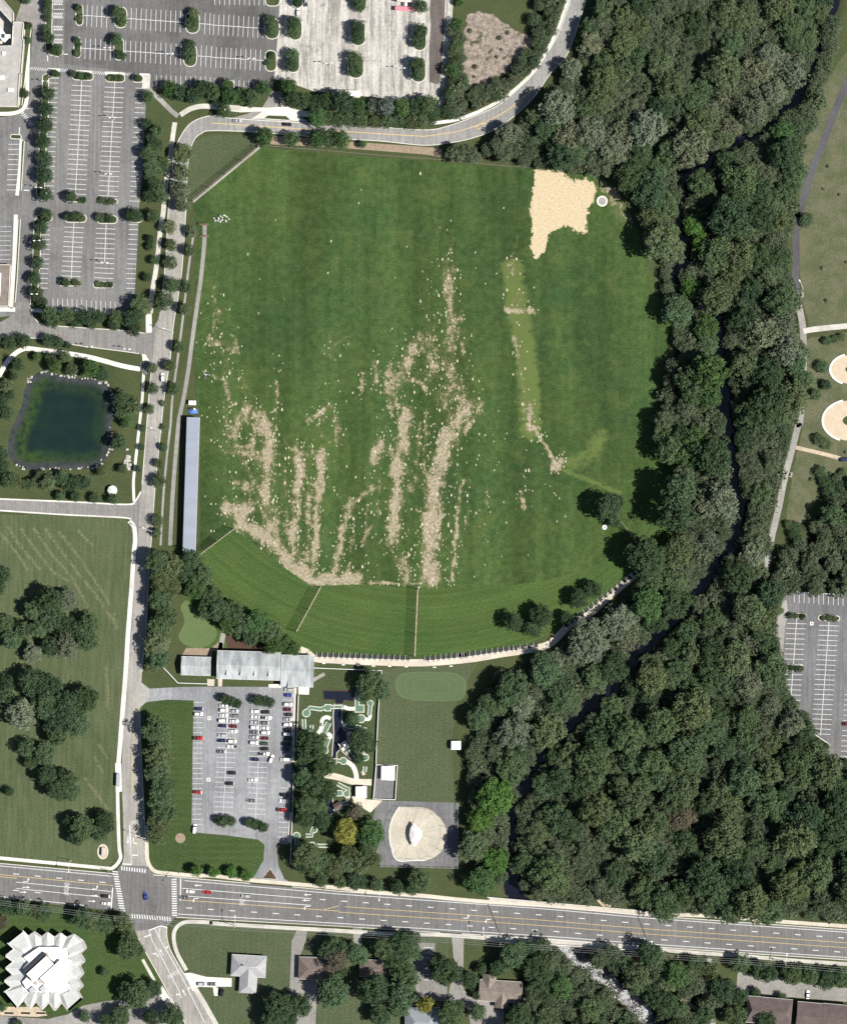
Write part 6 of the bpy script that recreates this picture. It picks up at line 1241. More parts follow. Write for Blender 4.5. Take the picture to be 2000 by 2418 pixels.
# batting cage
o = thing('batting_cage', 'fan-shaped white canopy with posts and cables over a cream pad', 'batting cage', tg([(1150, 1425)])[0]); lx, ly = o.location[:2]
ring = rel(o, tg([(1135, 1328), (1165, 1360), (1205, 1400), (1205, 1435), (1170, 1490), (1138, 1527), (1108, 1475), (1100, 1425), (1108, 1375)]))
cxm = sum(p[0] for p in ring) / 9; cym = sum(p[1] for p in ring) / 9
V = [(x, y, 3.0) for x, y in ring] + [(cxm, cym, 4.6)]
obj('canopy', new_mesh('canopy', V + [(x, y, z - .15) for x, y, z in V], [(i, (i + 1) % 9, 9) if i == 99 else ((i + 1) % 9, i, 9) for i in range(9)] + [(10 + i, 10 + (i + 1) % 9, 19) for i in range(9)]), 'roof_white', o)
for x, y in ring[::2]: MB().tube((x * .94, y * .94, 0), (x * .94, y * .94, 3.0), .1, n=6).build('column', 'grey_metal', o)
cage = [cpad[i] for i in range(0, len(cpad), 4)]; cq = rel(o, cage)
for x, y in cq: MB().tube((x, y, 0), (x, y, 4.2), .08, n=6).build('post', 'grey_metal', o)
for (x0, y0), (x1, y1) in zip(cq, cq[1:] + cq[:1]): MB().tube((x0, y0, 4.2), (x1, y1, 4.2), .05, n=5).build('cable', 'dark', o)
for x, y in cq[:11]: MB().tube((x, y, 4.2), (cxm + (x - cxm) * .25, cym + (y - cym) * .25, 3.8), .03, n=4).build('cable', 'dark', o)
# riffle boulders south of the bridge
rk = thing('riffle_rocks', 'scattered pale boulders breaking the creek riffle below the bridge', 'rocks', creek[-12])
for k in range(150):
    p = creek[rnd.randrange(ic, len(creek) - 2)]; a, b = W((p[0] + rnd.gauss(0, 9), p[1] + rnd.gauss(0, 9))); obj('boulder', BO[k % 5], 'rock', rk, (a - rk.location.x, b - rk.location.y, -1.6), rnd.random() * 6, rnd.uniform(.3, .8))
# ================================================================ TREES
def leaf_cloud(seed, Rr, H, nclump, nleaf, size, lo=.35, flat_=1.0, spread=.62, ragged=.25):
    g = np.random.default_rng(seed); V = []
    zc = H * (lo + (1 - lo) * .5); hz = H * (1 - lo) * .5
    k = np.arange(nclump) + .5; ph = np.arccos(1 - 1.75 * k / nclump); th = math.pi * (1 + 5 ** .5) * k + g.uniform(0, 6)
    dirs = np.stack([np.cos(th) * np.sin(ph), np.sin(th) * np.sin(ph), np.cos(ph)], 1) + g.normal(0, .16, (nclump, 3))
    rad = g.uniform(1 - ragged * 1.6, 1.0, nclump) * spread
    cen = np.stack([dirs[:, 0] * Rr * rad * 1.08, dirs[:, 1] * Rr * rad * 1.08, zc + dirs[:, 2] * hz * rad * 1.1 * flat_], 1)
    cr_ = Rr * g.uniform(.72, 1.3, nclump) * 1.9 / math.sqrt(nclump)
    quads = []
    for c, r in zip(cen, cr_):
        n = int(nleaf * (r * math.sqrt(nclump) / (Rr * 1.9)) ** 2); d = g.normal(0, 1, (n, 3)); d[:, 2] += .35; d /= np.linalg.norm(d, axis=1)[:, None]
        p = c + d * (r * g.uniform(.72, 1.06, n))[:, None] * np.array([1, 1, .85])
        nr = d + np.array([0, 0, .25]) + g.normal(0, .7, (n, 3)); nr /= np.linalg.norm(nr, axis=1)[:, None]
        a = np.cross(nr, g.normal(0, 1, (n, 3))); a /= np.linalg.norm(a, axis=1)[:, None] + 1e-9; b = np.cross(nr, a)
        s = size * g.uniform(.6, 1.35, n)[:, None]
        quads.append(np.stack([p - a * s, p - b * s * .62, p + a * s, p + b * s * .62], 1))
    return np.concatenate(quads).reshape(-1, 3)
def quads_mesh(name, V):
    n = len(V) // 4; me = bpy.data.meshes.new(name); me.vertices.add(n * 4); me.vertices.foreach_set('co', V.astype(np.float32).ravel())
    me.loops.add(n * 4); me.loops.foreach_set('vertex_index', np.arange(n * 4, dtype=np.int32)); me.polygons.add(n)
    me.polygons.foreach_set('loop_start', np.arange(0, n * 4, 4, dtype=np.int32)); me.update(calc_edges=True); me.validate(); return me
def trunk_mesh(seed, H, r, limbs=5, reach=2.5):
    g = random.Random(seed); mb = MB(); mb.tube((0, 0, -.2), (0, 0, H * .45), r, r * .7, 8); mb.tube((0, 0, H * .45), (g.uniform(-.3, .3), g.uniform(-.3, .3), H * .85), r * .7, r * .15, 7)
    for i in range(limbs):
        a = i * 6.283 / limbs + g.uniform(-.4, .4); z = H * g.uniform(.35, .6)
        mb.tube((0, 0, z), (reach * math.cos(a), reach * math.sin(a), z + H * g.uniform(.15, .3)), r * .42, r * .12, 6)
        mb.tube((reach * .55 * math.cos(a), reach * .55 * math.sin(a), z + H * .12), (reach * 1.1 * math.cos(a + .5), reach * 1.1 * math.sin(a + .5), z + H * .3), r * .2, r * .06, 5)
    return new_mesh('trunk', mb.V, mb.F)
CLOUD = {}
BIG = [leaf_cloud(10 + i, 7.0, 15.5 + i % 3, 58 + 6 * (i % 4), 62, .46, .34, 1.0, .74, .22) for i in range(14)]
MID = [leaf_cloud(40 + i, 4.2, 8.2 + .5 * (i % 3), 30 + 3 * (i % 3), 52, .34, .26, 1.0, .72, .2) for i in range(6)]
LOW = [leaf_cloud(70 + i, 1.6, 1.9, 8 + i, 44, .26, .05, 1.0, .62, .2) for i in range(4)]
CON = []
for i in range(2):     # spruce: stacked tiers narrowing to a point
    g = np.random.default_rng(90 + i); qs = []
    for z in np.linspace(1.0, 10.0, 15):
        rr_ = 3.2 * (1 - z / 10.8); n = int(60 + 110 * rr_ / 3.2); th = g.uniform(0, 6.283, n); rd = rr_ * g.uniform(.25, 1.0, n) ** .6
        p = np.stack([np.cos(th) * rd, np.sin(th) * rd, z - rd * .35 + g.normal(0, .12, n)], 1); nr = np.stack([np.cos(th) * .6, np.sin(th) * .6, np.ones(n)], 1) + g.normal(0, .3, (n, 3)); nr /= np.linalg.norm(nr, axis=1)[:, None]
        a = np.cross(nr, g.normal(0, 1, (n, 3))); a /= np.linalg.norm(a, axis=1)[:, None]; b = np.cross(nr, a); s = .4 * g.uniform(.6, 1.3, n)[:, None]
        qs.append(np.stack([p - a * s, p - b * s * .5, p + a * s, p + b * s * .5], 1))
    CON.append(np.concatenate(qs).reshape(-1, 3))
THIN = [leaf_cloud(100 + i, 7.0, 15.0, 44, 30, .46, .30, 1.0, .78, .35) for i in range(2)]
KIND = {}
for nm, lst, R0, H0, lr in (('big', BIG, 7.0, 16.0, .42), ('mid', MID, 4.2, 8.5, .18), ('low', LOW, 1.6, 1.9, .05), ('con', CON, 3.2, 10.0, .2), ('thin', THIN, 7.0, 15.0, .45)):
    cm = [quads_mesh('crown', v) for v in lst]
    for m in cm: m.materials.append(M['leaf'])
    tm = [trunk_mesh(i, H0 * (.8 if nm != 'low' else .5), lr, 6 if nm in ('big', 'thin') else 4, R0 * (.62 if nm == 'thin' else .45)) for i in range(2)]
    for m in tm: m.materials.append(M['deadwood' if nm == 'thin' else 'bark'])
    KIND[nm] = (cm, tm, R0)
COLS = {'dark': (.055, .088, .046), 'mid': (.080, .122, .062), 'green': (.070, .124, .048), 'bright': (.082, .155, .042), 'olive': (.098, .130, .066), 'grey': (.144, .168, .112), 'pale': (.125, .155, .086), 'yellow': (.200, .200, .052), 'blue': (.115, .148, .132), 'brown': (.120, .112, .082)}
CWORD = {'dark': 'dark green', 'mid': 'green', 'green': 'fresh green', 'bright': 'bright green', 'olive': 'olive green', 'grey': 'grey-green', 'pale': 'pale green', 'yellow': 'yellow-green', 'blue': 'blue-grey', 'brown': 'brownish'}
tr_rng = random.Random(3)
def tree(px, r_px, col='mid', kind=None, name='tree', where='', group='', word=None, zs=None):
    """one tree: px centre, crown radius in photo pixels"""
    r = r_px * S
    kind = kind or ('big' if r > 5.4 else ('mid' if r > 1.9 else 'low'))
    cm, tm, R0 = KIND[kind]; s = r / R0; k = tr_rng.randrange(len(cm)); zf = zs or tr_rng.uniform(.85, 1.1) * (.76 if kind == 'big' else 1.0)
    if kind == 'mid' and s > 1.05: zf *= 1.05
    o = thing(name, f'{CWORD[col]} {word or ("shrub" if kind == "low" else "tree")} {where}', 'shrub' if kind == 'low' else 'tree', px, tr_rng.uniform(0, 6.28), (s, s, s * zf), group or where)
    c = obj('crown' if kind != 'low' else 'foliage', cm[k]); c.parent = o
    q = COLS[col]; j = tr_rng.uniform(.86, 1.16); h = tr_rng.uniform(-.06, .06); c.color = (q[0] * j * (1 + h), q[1] * j, q[2] * j * (1 - h), 1)
    t = obj('trunk' if kind != 'low' else 'stem', tm[tr_rng.randrange(len(tm))]); t.parent = o
    return o
def row(tr, lst, cols, where, name='tree', k=3.474, word=None, **kw):
    for q in lst:
        x, y, r = q[:3]; c = q[3] if len(q) > 3 else tr_rng.choice(cols); tree(tr([(x, y)])[0], r / k, c, name=name, where=where, word=word, **kw)
DK, GN, MX = ['dark', 'dark', 'mid'], ['mid', 'green'], ['dark', 'mid', 'olive']
row(t00, [(395, 30, 42), (400, 90, 38), (395, 150, 34), (388, 240, 40), (405, 312, 52), (470, 412, 52)], DK, 'in the planted strip by the hatched stalls', 'street_tree')
row(t00, [(400, 775, 62), (388, 898, 66), (380, 1040, 72), (365, 1165, 66), (375, 1312, 70), (375, 1445, 76), (385, 1602, 60)], ['dark'], 'in the strip between store drive and stalls', 'street_tree')
row(t05, [(385, 30, 56), (350, 132, 56), (325, 268, 64), (312, 422, 54), (292, 548, 58), (308, 675, 62), (350, 742, 48)], ['dark'], 'in the lower drive strip by the brown roof', 'street_tree')
row(t00, [(975, 105, 58), (1005, 170, 48), (960, 330, 56), (1590, 110, 46), (1580, 190, 56), (1565, 365, 44), (1560, 450, 58), (650, 60, 30), (638, 330, 30), (640, 430, 28), (655, 150, 28), (985, 450, 40)], MX, 'on an island of the dark lot', 'street_tree')
row(t50, [(480, 170, 52), (495, 255, 58), (460, 510, 26), (485, 450, 26)], DK, 'on the last island of the dark lot', 'street_tree')
row(t50, [(675, 190, 60), (675, 265, 58), (660, 450, 58), (655, 540, 58), (710, 20, 45), (1215, 10, 60), (1215, 60, 48), (1200, 230, 62), (1200, 310, 62), (1180, 490, 64), (1180, 580, 62), (1715, 260, 62), (1700, 340, 62), (1690, 530, 64), (1690, 610, 60), (1720, 60, 60)], ['mid', 'dark', 'mid'], 'on an island of the cracked concrete lot', 'street_tree')
row(t00, [(240, 215, 34), (235, 335, 34), (205, 770, 42), (225, 5, 34), (660, 620, 36), (610, 605, 30), (720, 622, 32), (930, 632, 26), (1130, 640, 34), (590, 1618, 50), (450, 600, 32)], DK, 'in the bed beside a white pavement', 'street_tree')
row(t05, [(600, 45, 42), (660, 45, 44), (830, 50, 42), (900, 55, 42), (560, 45, 36), (545, 580, 40), (1115, 35, 60), (1080, 30, 50)], ['olive', 'dark'], 'on an island of the lower store lot', 'street_tree')
row(t50, [(10, 760, 75), (130, 695, 48), (150, 800, 75), (250, 795, 70), (325, 805, 75), (430, 725, 60), (-60, 740, 80), (-150, 790, 75), (-250, 770, 75), (-330, 740, 70), (70, 830, 55)], GN + ['dark'], 'in the belt below the dark lot', 'belt_tree')
row(t50, [(640, 722, 75), (662, 812, 72), (755, 835, 70), (860, 850, 70), (955, 830, 78), (1080, 845, 105, 'dark'), (1210, 875, 60), (1325, 875, 58, 'grey'), (1425, 885, 78, 'blue'), (1480, 900, 50, 'blue'), (1560, 885, 80), (1690, 875, 85, 'dark')], GN + ['dark'], 'in the belt below the concrete lot', 'belt_tree')
row(t50, [(865, 975, 82, 'green'), (960, 985, 62), (1040, 985, 62), (1130, 990, 62), (1230, 995, 64), (1330, 1000, 60), (1430, 1000, 62), (1530, 1000, 62), (1640, 1005, 66), (1730, 1000, 60)], ['olive', 'olive', 'mid'], 'in the dense row beside the curving road', 'belt_tree')
row(tA0, [(40, 860, 80), (90, 930, 62), (190, 920, 60), (60, 985, 55)], ['mid', 'dark'], 'at the end of the pale footway', 'belt_tree')
row(tA0, [(295, 20, 40, 'green'), (270, 210, 55), (280, 300, 45), (265, 400, 60), (270, 500, 50), (240, 580, 60), (250, 690, 55), (220, 780, 55), (300, 560, 40)], GN, 'between footway and dry brush', 'belt_tree')
row(t50, [(440, 1125, 76), (667, 1145, 66), (870, 1150, 78), (965, 1145, 82), (1065, 1155, 80), (1240, 1185, 34), (105, 915, 60)], ['mid', 'green'], 'on the verge of the curving road above the range', 'street_tree')
row(t00, [(1220, 800, 55), (1210, 1020, 50), (1290, 1080, 60), (1250, 1130, 50), (1285, 1195, 62), (1240, 1255, 78, 'mid'), (1260, 1375, 92, 'mid'), (1345, 1350, 60), (1290, 1535, 78), (1240, 1600, 60), (1330, 1620, 60)], DK, 'in the belt between store lot and side street', 'belt_tree')
row(t05, [(1255, 40, 60), (1390, 130, 60, 'pale'), (1405, 275, 52, 'olive'), (1400, 415, 60, 'olive'), (1415, 605, 70, 'mid'), (1345, 740, 80, 'mid'), (1165, 770, 92, 'olive'), (1120, 850, 80, 'dark'), (1240, 225, 34), (1230, 285, 34), (1215, 540, 40), (1270, 400, 40)], DK, 'shading the side street by the store lot', 'street_tree')
row(t05, [(1575, 165, 52), (1560, 320, 54), (1530, 620, 52), (1520, 800, 56), (1470, 1110, 54), (1400, 1265, 54), (1255, 1280, 46), (1430, 1460, 56), (1255, 1450, 50), (1230, 1620, 46), (1340, 1570, 26)], ['olive', 'pale', 'mid'], 'lining the side street across from the pond', 'street_tree')
row(t00, [(1500, 1260, 85), (1500, 1420, 75), (1490, 1560, 80), (1500, 1690, 60)], ['olive', 'pale'], 'at the bend of the curving road', 'street_tree')
row(t05, [(420, 850, 75), (440, 905, 58), (560, 850, 66), (620, 912, 44), (700, 856, 66), (770, 922, 50), (820, 862, 60), (930, 935, 44), (960, 872, 60), (1090, 875, 72), (1110, 962, 58)], DK, 'in the double row above the store access road', 'street_tree')
row(t05, [(90, 1078, 64), (205, 1062, 62), (405, 1055, 55), (480, 1068, 50), (-20, 1050, 50), (560, 1095, 30)], DK, 'in the verge above the curved pond path', 'street_tree')
row(t05, [(60, 1420, 58), (150, 1255, 60), (310, 1190, 42), (420, 1200, 50), (540, 1190, 50), (455, 1270, 60), (600, 1290, 55), (750, 1290, 80), (840, 1335, 58), (30, 1550, 60), (60, 1650, 60), (120, 1350, 42), (1010, 1540, 72), (1105, 1600, 70), (1010, 1645, 62), (1050, 1720, 58), (90, 1500, 40)], ['mid', 'olive', 'green', 'dark'], 'on the pond bank', 'pond_tree')
row(t0A, [(985, 155, 66), (840, 392, 46), (1010, 372, 42), (80, 470, 68), (145, 475, 60), (235, 500, 48), (290, 480, 42), (400, 480, 70), (520, 450, 62), (570, 495, 60), (625, 490, 60), (700, 490, 56), (20, 250, 58), (30, 350, 58), (40, 420, 50), (330, 430, 46)], ['mid', 'olive', 'dark'], 'in the grove between pond and access road', 'pond_tree')
row(t0A, [(500, 592, 42), (630, 600, 46), (780, 612, 46), (930, 622, 46)], ['mid'], 'in the tidy row above the pond access road', 'pond_tree')
row(t0A, [(1172, 40, 30), (1162, 195, 30), (1142, 375, 30), (1340, 25, 26), (1345, 195, 36), (1310, 330, 40), (1310, 470, 62), (1300, 800, 52), (1290, 900, 40)], ['olive', 'mid'], 'lining the side street by the tee shelter', 'street_tree')
row(t0A, [(30, 1240, 75), (0, 1350, 58), (420, 1440, 110), (560, 1440, 85, 'grey'), (290, 1530, 92), (440, 1600, 110), (60, 1640, 82), (200, 1690, 75), (330, 1680, 82), (540, 1650, 85), (740, 1640, 92, 'mid'), (640, 1700, 80)], ['dark', 'mid'], 'in the upper grove on the west lawn', 'lawn_tree')
row(t0F, [(110, 40, 90), (290, 150, 85, 'grey'), (430, 90, 85), (560, 100, 100, 'grey'), (720, 40, 90, 'mid'), (60, 400, 75), (280, 380, 120), (430, 420, 105), (400, 560, 120), (560, 560, 130), (700, 520, 112), (180, 640, 125, 'grey'), (60, 560, 92), (480, 700, 112), (640, 720, 112), (480, 820, 90)], ['dark', 'dark', 'mid'], 'in the large middle grove on the west lawn', 'lawn_tree')
row(t0F, [(230, 920, 75), (375, 970, 100, 'mid'), (265, 1035, 62), (400, 1140, 92), (560, 1175, 85), (480, 1255, 100), (585, 1290, 82, 'mid'), (85, 1282, 42)], ['dark', 'mid'], 'in the lower line of trees on the west lawn', 'lawn_tree')
row(t0F, [(685, 1560, 112, 'mid'), (640, 1645, 82), (862, 1500, 72), (885, 1545, 70), (822, 1620, 72), (580, 1530, 60)], ['dark'], 'in the clump above the junction pavement', 'lawn_tree')
row(t0F, [(1290, 60, 108), (1305, 180, 92), (1255, 250, 60), (1290, 760, 112), (1320, 860, 102), (1310, 980, 112), (1310, 1100, 110), (1330, 1220, 102), (1330, 1330, 110), (1340, 1440, 110), (1310, 1560, 102), (1290, 1640, 80)], ['olive', 'pale', 'mid'], 'in the feathery row beside the clubhouse lawn', 'street_tree')
row(t0A, [(1290, 1130, 102), (1400, 1175, 112), (1330, 1290, 102), (1420, 1335, 92), (1330, 1450, 112), (1380, 1565, 102), (1320, 1665, 110)], ['olive', 'mid'], 'in the row beside the tee shelter end', 'street_tree')
row(T(400, 1240, 2.8), [(150, 235, 72), (110, 315, 62), (230, 335, 76), (180, 420, 76), (285, 470, 76), (335, 560, 76), (425, 560, 70), (480, 660, 80), (580, 645, 82), (665, 700, 80), (760, 780, 70), (690, 790, 62), (825, 812, 50), (250, 560, 66), (390, 640, 66), (540, 740, 60)], ['green', 'green', 'mid'], 'in the dense belt between clubhouse and range', 'belt_tree', 2.8)
row(tcl, [(650, 175, 72), (720, 200, 78), (815, 235, 72), (1085, 195, 72), (1160, 205, 80), (1260, 225, 72), (560, 1830, 62), (630, 1850, 78), (735, 1845, 72), (980, 1870, 70), (1060, 1890, 78), (1170, 1925, 75)], ['dark', 'mid'], 'on a tree island of the clubhouse lot', 'street_tree', 5.79)
row(tg, [(780, 170, 112), (870, 250, 82), (740, 280, 62), (640, 480, 58, 'mid'), (700, 645, 112, 'dark'), (765, 690, 72, 'dark'), (300, 700, 132), (235, 770, 82), (400, 860, 100, 'dark'), (320, 885, 62), (240, 960, 92), (325, 1000, 102), (425, 1060, 92), (260, 1170, 92), (350, 1175, 82), (250, 1285, 92), (400, 1312, 82), (660, 1230, 72, 'brown'), (580, 1390, 112, 'yellow'), (785, 1410, 118, 'green'), (760, 1510, 72, 'mid'), (690, 800, 48, 'dark'), (230, 600, 42)], ['mid', 'dark'], 'shading the mini golf course', 'garden_tree')
row(tg, [(250, 1580, 120), (380, 1650, 102), (480, 1690, 92), (580, 1650, 92), (700, 1640, 102), (785, 1620, 80), (600, 1565, 72), (230, 1680, 62), (320, 1720, 60)], ['olive', 'mid', 'dark'], 'at the road end of the mini golf course', 'garden_tree')
row(ts3, [(575, 190, 52), (712, 205, 48), (862, 205, 54), (982, 230, 54)], ['bright'], 'in the short row beside the main road pavement', 'street_tree')
row(ts7, [(170, 225, 50), (300, 230, 50), (412, 222, 70), (552, 255, 48), (690, 272, 54), (830, 230, 82), (785, 285, 48)], ['dark', 'mid'], 'in the hedge row below the batting cage', 'street_tree', 2.895)
row(tsw, [(60, 660, 66), (200, 670, 72), (275, 690, 62), (370, 715, 82), (690, 745, 92), (780, 785, 82), (862, 802, 82), (1010, 770, 72), (1045, 825, 62), (-20, 640, 60), (120, 690, 52)], ['mid', 'dark', 'olive'], 'in the row under the wires beside the office', 'street_tree')
row(tsw, [(1060, 990, 115), (1130, 1010, 62), (1130, 1370, 122), (1045, 1340, 82), (1245, 1330, 82), (1000, 1555, 92), (880, 1595, 62), (1250, 1565, 72), (1425, 1555, 102), (20, 1485, 42), (150, 1625, 42), (860, 1200, 40), (700, 1560, 50), (20, 790, 60, 'brown')], ['dark', 'mid'], 'on the office grounds', 'lawn_tree')
row(ts3, [(1250, 1300, 135), (1400, 1275, 92), (1200, 1405, 105), (1330, 1400, 90)], ['dark'], 'behind the grey house', 'garden_tree')
row(ts7, [(260, 700, 100), (270, 760, 82, 'brown'), (420, 722, 82, 'mid'), (600, 680, 92), (720, 662, 100), (685, 765, 92), (770, 705, 82), (800, 622, 50), (745, 880, 100), (250, 970, 120), (530, 960, 112), (720, 1005, 112), (880, 1070, 62, 'yellow'), (580, 1145, 82), (700, 1085, 82), (320, 850, 42), (40, 1085, 72)], ['dark', 'mid'], 'in the gardens behind the brown-roofed houses', 'garden_tree', 2.895)
row(ts7, [(1015, 830, 112), (960, 785, 62), (1070, 850, 62), (1060, 1125, 102), (1235, 1120, 62), (1185, 905, 62), (1230, 1010, 34), (1265, 832, 42), (1480, 735, 102), (1600, 705, 72), (1640, 805, 102), (1680, 900, 92), (1500, 1145, 82), (1620, 1180, 82), (1405, 800, 62), (1700, 1050, 82), (1360, 840, 50)], ['dark', 'mid'], 'in the garden of the ranch house', 'garden_tree', 2.895)
row(tse, [(860, 1470, 82), (1030, 1530, 82), (1090, 1555, 72), (1290, 1565, 92), (1425, 1575, 82), (1560, 1595, 92), (1690, 1600, 82), (705, 1680, 112), (850, 1740, 72), (990, 1712, 42), (805, 1890, 100), (905, 1885, 50, 'green'), (1060, 1945, 92), (1200, 1752, 42)], ['mid', 'dark'], 'around the gravel drive of the terrace', 'garden_tree')
row(tsC, [(730, 885, 60, 'bright'), (920, 950, 92), (1050, 1130, 92), (1010, 1050, 72), (1190, 1220, 92, 'dark'), (1240, 935, 82), (1350, 1012, 102), (1450, 1040, 102), (1300, 1085, 92), (1550, 980, 92), (1640, 1000, 80), (1290, 1320, 82, 'dark'), (1400, 1330, 82), (1600, 1380, 92)], ['mid', 'olive'], 'beside the creekside path below the bridge', 'garden_tree')
row(tAA, [(1510, 690, 120), (1590, 640, 60), (1560, 800, 60)], ['dark'], 'standing alone at the edge of the range', 'lawn_tree')
row(tAA, [(1270, 1430, 85), (1390, 1360, 75), (960, 1580, 95), (740, 1630, 80), (900, 1680, 80), (1170, 1590, 55)], ['dark'], 'with thin crown beside the curved tee walk', 'lawn_tree')
# shrubs
for tr, lst, wh in ((t00, [(640, 80), (655, 170), (640, 360), (630, 440), (1010, 460), (1570, 210), (1560, 500), (1600, 150), (690, 630), (740, 625), (900, 640), (950, 640), (990, 640), (660, 1638), (690, 1638), (840, 1640), (880, 1648), (920, 1650), (440, 605), (480, 605)], 'on a kerbed island of the store lot'), (t05, [(620, 580), (650, 585), (800, 590), (840, 597), (880, 600), (910, 597)], 'on a kerbed island of the lower store lot'), (tl3, [(1270, 360), (1320, 362), (1370, 366), (1540, 380), (1590, 382), (1640, 388), (1235, 780), (1280, 790), (1330, 792), (1365, 795), (1445, 1350), (1490, 1385), (1530, 1410), (1570, 1435), (1710, 1550), (1735, 1570)], 'on a kerbed island of the park lot')):
    for p in lst: tree(tr([p])[0], tr_rng.uniform(5.5, 8.5), tr_rng.choice(['dark', 'mid', 'olive', 'olive']), 'low', 'shrub', wh)
for tr, lst, wh in ((tF5, [(1400, 75), (1420, 40), (1530, 1270), (1640, 1045), (1570, 1060), (1690, 1030), (1560, 1420), (1480, 1500)], 'in the clearing by the ball diamonds'), (tFA, [(1540, 150), (1500, 130), (1570, 170), (1520, 400), (1550, 470), (1590, 560), (1650, 450), (1620, 500), (1680, 520), (1700, 400), (1260, 830), (1310, 850), (1350, 870), (1300, 900), (1350, 960)], 'in the rough grass beside the pale trail')):
    for p in lst: tree(tr([p])[0], tr_rng.uniform(9, 17), tr_rng.choice(['mid', 'olive', 'dark']), 'mid', 'bush', wh, word='bush', zs=.6)
for k in range(16):
    p = (rnd.uniform(1905, 2000), rnd.uniform(300, 1230))
    if p[0] > 1935 and 820 < p[1] < 1060: continue
    tree(p, rnd.uniform(3, 5), tr_rng.choice(['pale', 'grey']), 'low', 'weed_clump', 'low in the meadow beside the trail', word='weed clump')
for k in range(14):
    x, y = rnd.uniform(1095, 1250), rnd.uniform(40, 225)
    if pip(np.array([[x, y]]), dry)[0]: tree((x, y), rnd.uniform(3, 7), tr_rng.choice(['brown', 'grey', 'grey']), 'low', 'dry_bush', 'in the dead brush inside the road curve', word='bush')

# ---------------------------------------------------------------- the woods: largest 300 as trees, the rest one mass
TRAIL = tF0([(1800, 560), (1737, 690), (1640, 900), (1530, 1200), (1430, 1450), (1350, 1737)]) + tF5([(1312, 560), (1375, 950), (1380, 1250), (1350, 1737)]) + tFA([(1290, 200), (1225, 450), (1180, 680), (1120, 930), (1090, 1100), (1060, 1260)])
TRACK1 = tsC([(560, 260), (640, 340), (740, 420), (830, 500)]); TRACK2 = tsC([(1010, 850), (1080, 940), (1170, 1080), (1300, 1190), (1400, 1240), (1520, 1320)])
def fill(poly, rmin, rmax, dens, seed):
    g = random.Random(seed); A = np.array(poly); lo, hi = A.min(0), A.max(0); out = []; tries = 0
    area = abs(sum(poly[i][0] * poly[(i + 1) % len(poly)][1] - poly[(i + 1) % len(poly)][0] * poly[i][1] for i in range(len(poly)))) / 2
    cand = np.array([(g.uniform(lo[0], hi[0]), g.uniform(lo[1], hi[1])) for _ in range(int(area / 14) + 400)])
    cand = cand[pip(cand, poly)]; dcr, _ = near(cand, creek, False); dtr, _ = near(cand, TRAIL, False); dtk = np.minimum(near(cand, TRACK1, False)[0], near(cand, TRACK2, False)[0])
    for (x, y), d, dt, dk in zip(cand, dcr, dtr, dtk):
        if x < -30 or x > 2040 or y < -30 or y > 2450: continue
        r = rmin + (rmax - rmin) * g.random() ** 1.7
        if d < (15 + r * .62 if y > 2190 else 7 + r * .46) or dk < 5 + r * .6: continue
        if not (800 < y < 960) and dt < 7 + r * .9: continue
        if any((x - a) ** 2 + (y - b) ** 2 < ((r + c) * dens) ** 2 for a, b, c, _ in out): continue
        out.append((x, y, r, g.random()))
    return out
PAL = {'ne': (['mid', 'olive', 'mid', 'dark', 'olive', 'mid', 'olive', 'mid', 'grey'], 'in the wood above the straw patch'), 'bank': (['mid', 'dark', 'green', 'mid', 'olive', 'dark', 'mid'], 'on the creek bank beside range and lawns'), 'east': (['dark', 'mid', 'mid', 'mid', 'dark', 'mid', 'olive', 'dark', 'olive'], 'in the wood across the creek'), 'south_clearing': (['mid', 'olive', 'pale'], 'in the copse above the park lot'), 'curve_strip': (['mid', 'green', 'mid'], 'in the belt inside the road curve'), 'riverside': (['dark', 'mid', 'green', 'olive'], 'along the creek below the bridge')}
allw = []
for i, (k, poly) in enumerate(WOODS.items()):
    rr_ = {'curve_strip': (13, 18, .62), 'riverside': (22, 34, .64), 'south_clearing': (16, 30, .72)}.get(k, (18, 50, .50))
    allw += [(x, y, r, u, k) for x, y, r, u in fill(poly, *rr_, 100 + i)]
allw.sort(key=lambda q: -q[2]); N_IND = 300
ov = {}
def override(x, y, c):   # trees of striking colour in the photograph
    for ox_, oy_, rr_, cc in ((1975, 60, 55, 'bright'), (1960, 110, 40, 'bright'), (1930, 190, 25, 'bright'), (1880, 330, 40, 'green'), (1630, 560, 30, 'bright'), (1625, 650, 45, 'bright'), (1640, 760, 45, 'green'), (1680, 900, 45, 'green'), (1660, 1020, 50, 'green'), (1720, 1230, 95, 'grey'), (1540, 80, 0, 'grey'), (1450, 1480, 75, 'grey'), (1350, 1530, 70, 'grey'), (1400, 1420, 60, 'grey'), (1640, 1330, 50, 'green'), (1220, 1700, 60, 'grey'), (1165, 1850, 35, 'bright'), (1150, 1940, 35, 'bright'), (1150, 2030, 45, 'bright'), (1130, 2080, 25, 'green'), (1730, 1500, 50, 'grey'), (1790, 1640, 60, 'grey'), (1850, 1700, 50, 'grey'), (1580, 1930, 35, 'brown'), (1560, 390, 0, 'grey'), (1740, 250, 60, 'grey'), (1820, 170, 60, 'grey'), (1640, 480, 40, 'olive'), (1850, 790, 60, 'grey'), (1440, 320, 50, 'grey'), (1550, 60, 60, 'olive')):
        if (x - ox_) ** 2 + (y - oy_) ** 2 < rr_ ** 2: return cc
    return c
rest = []
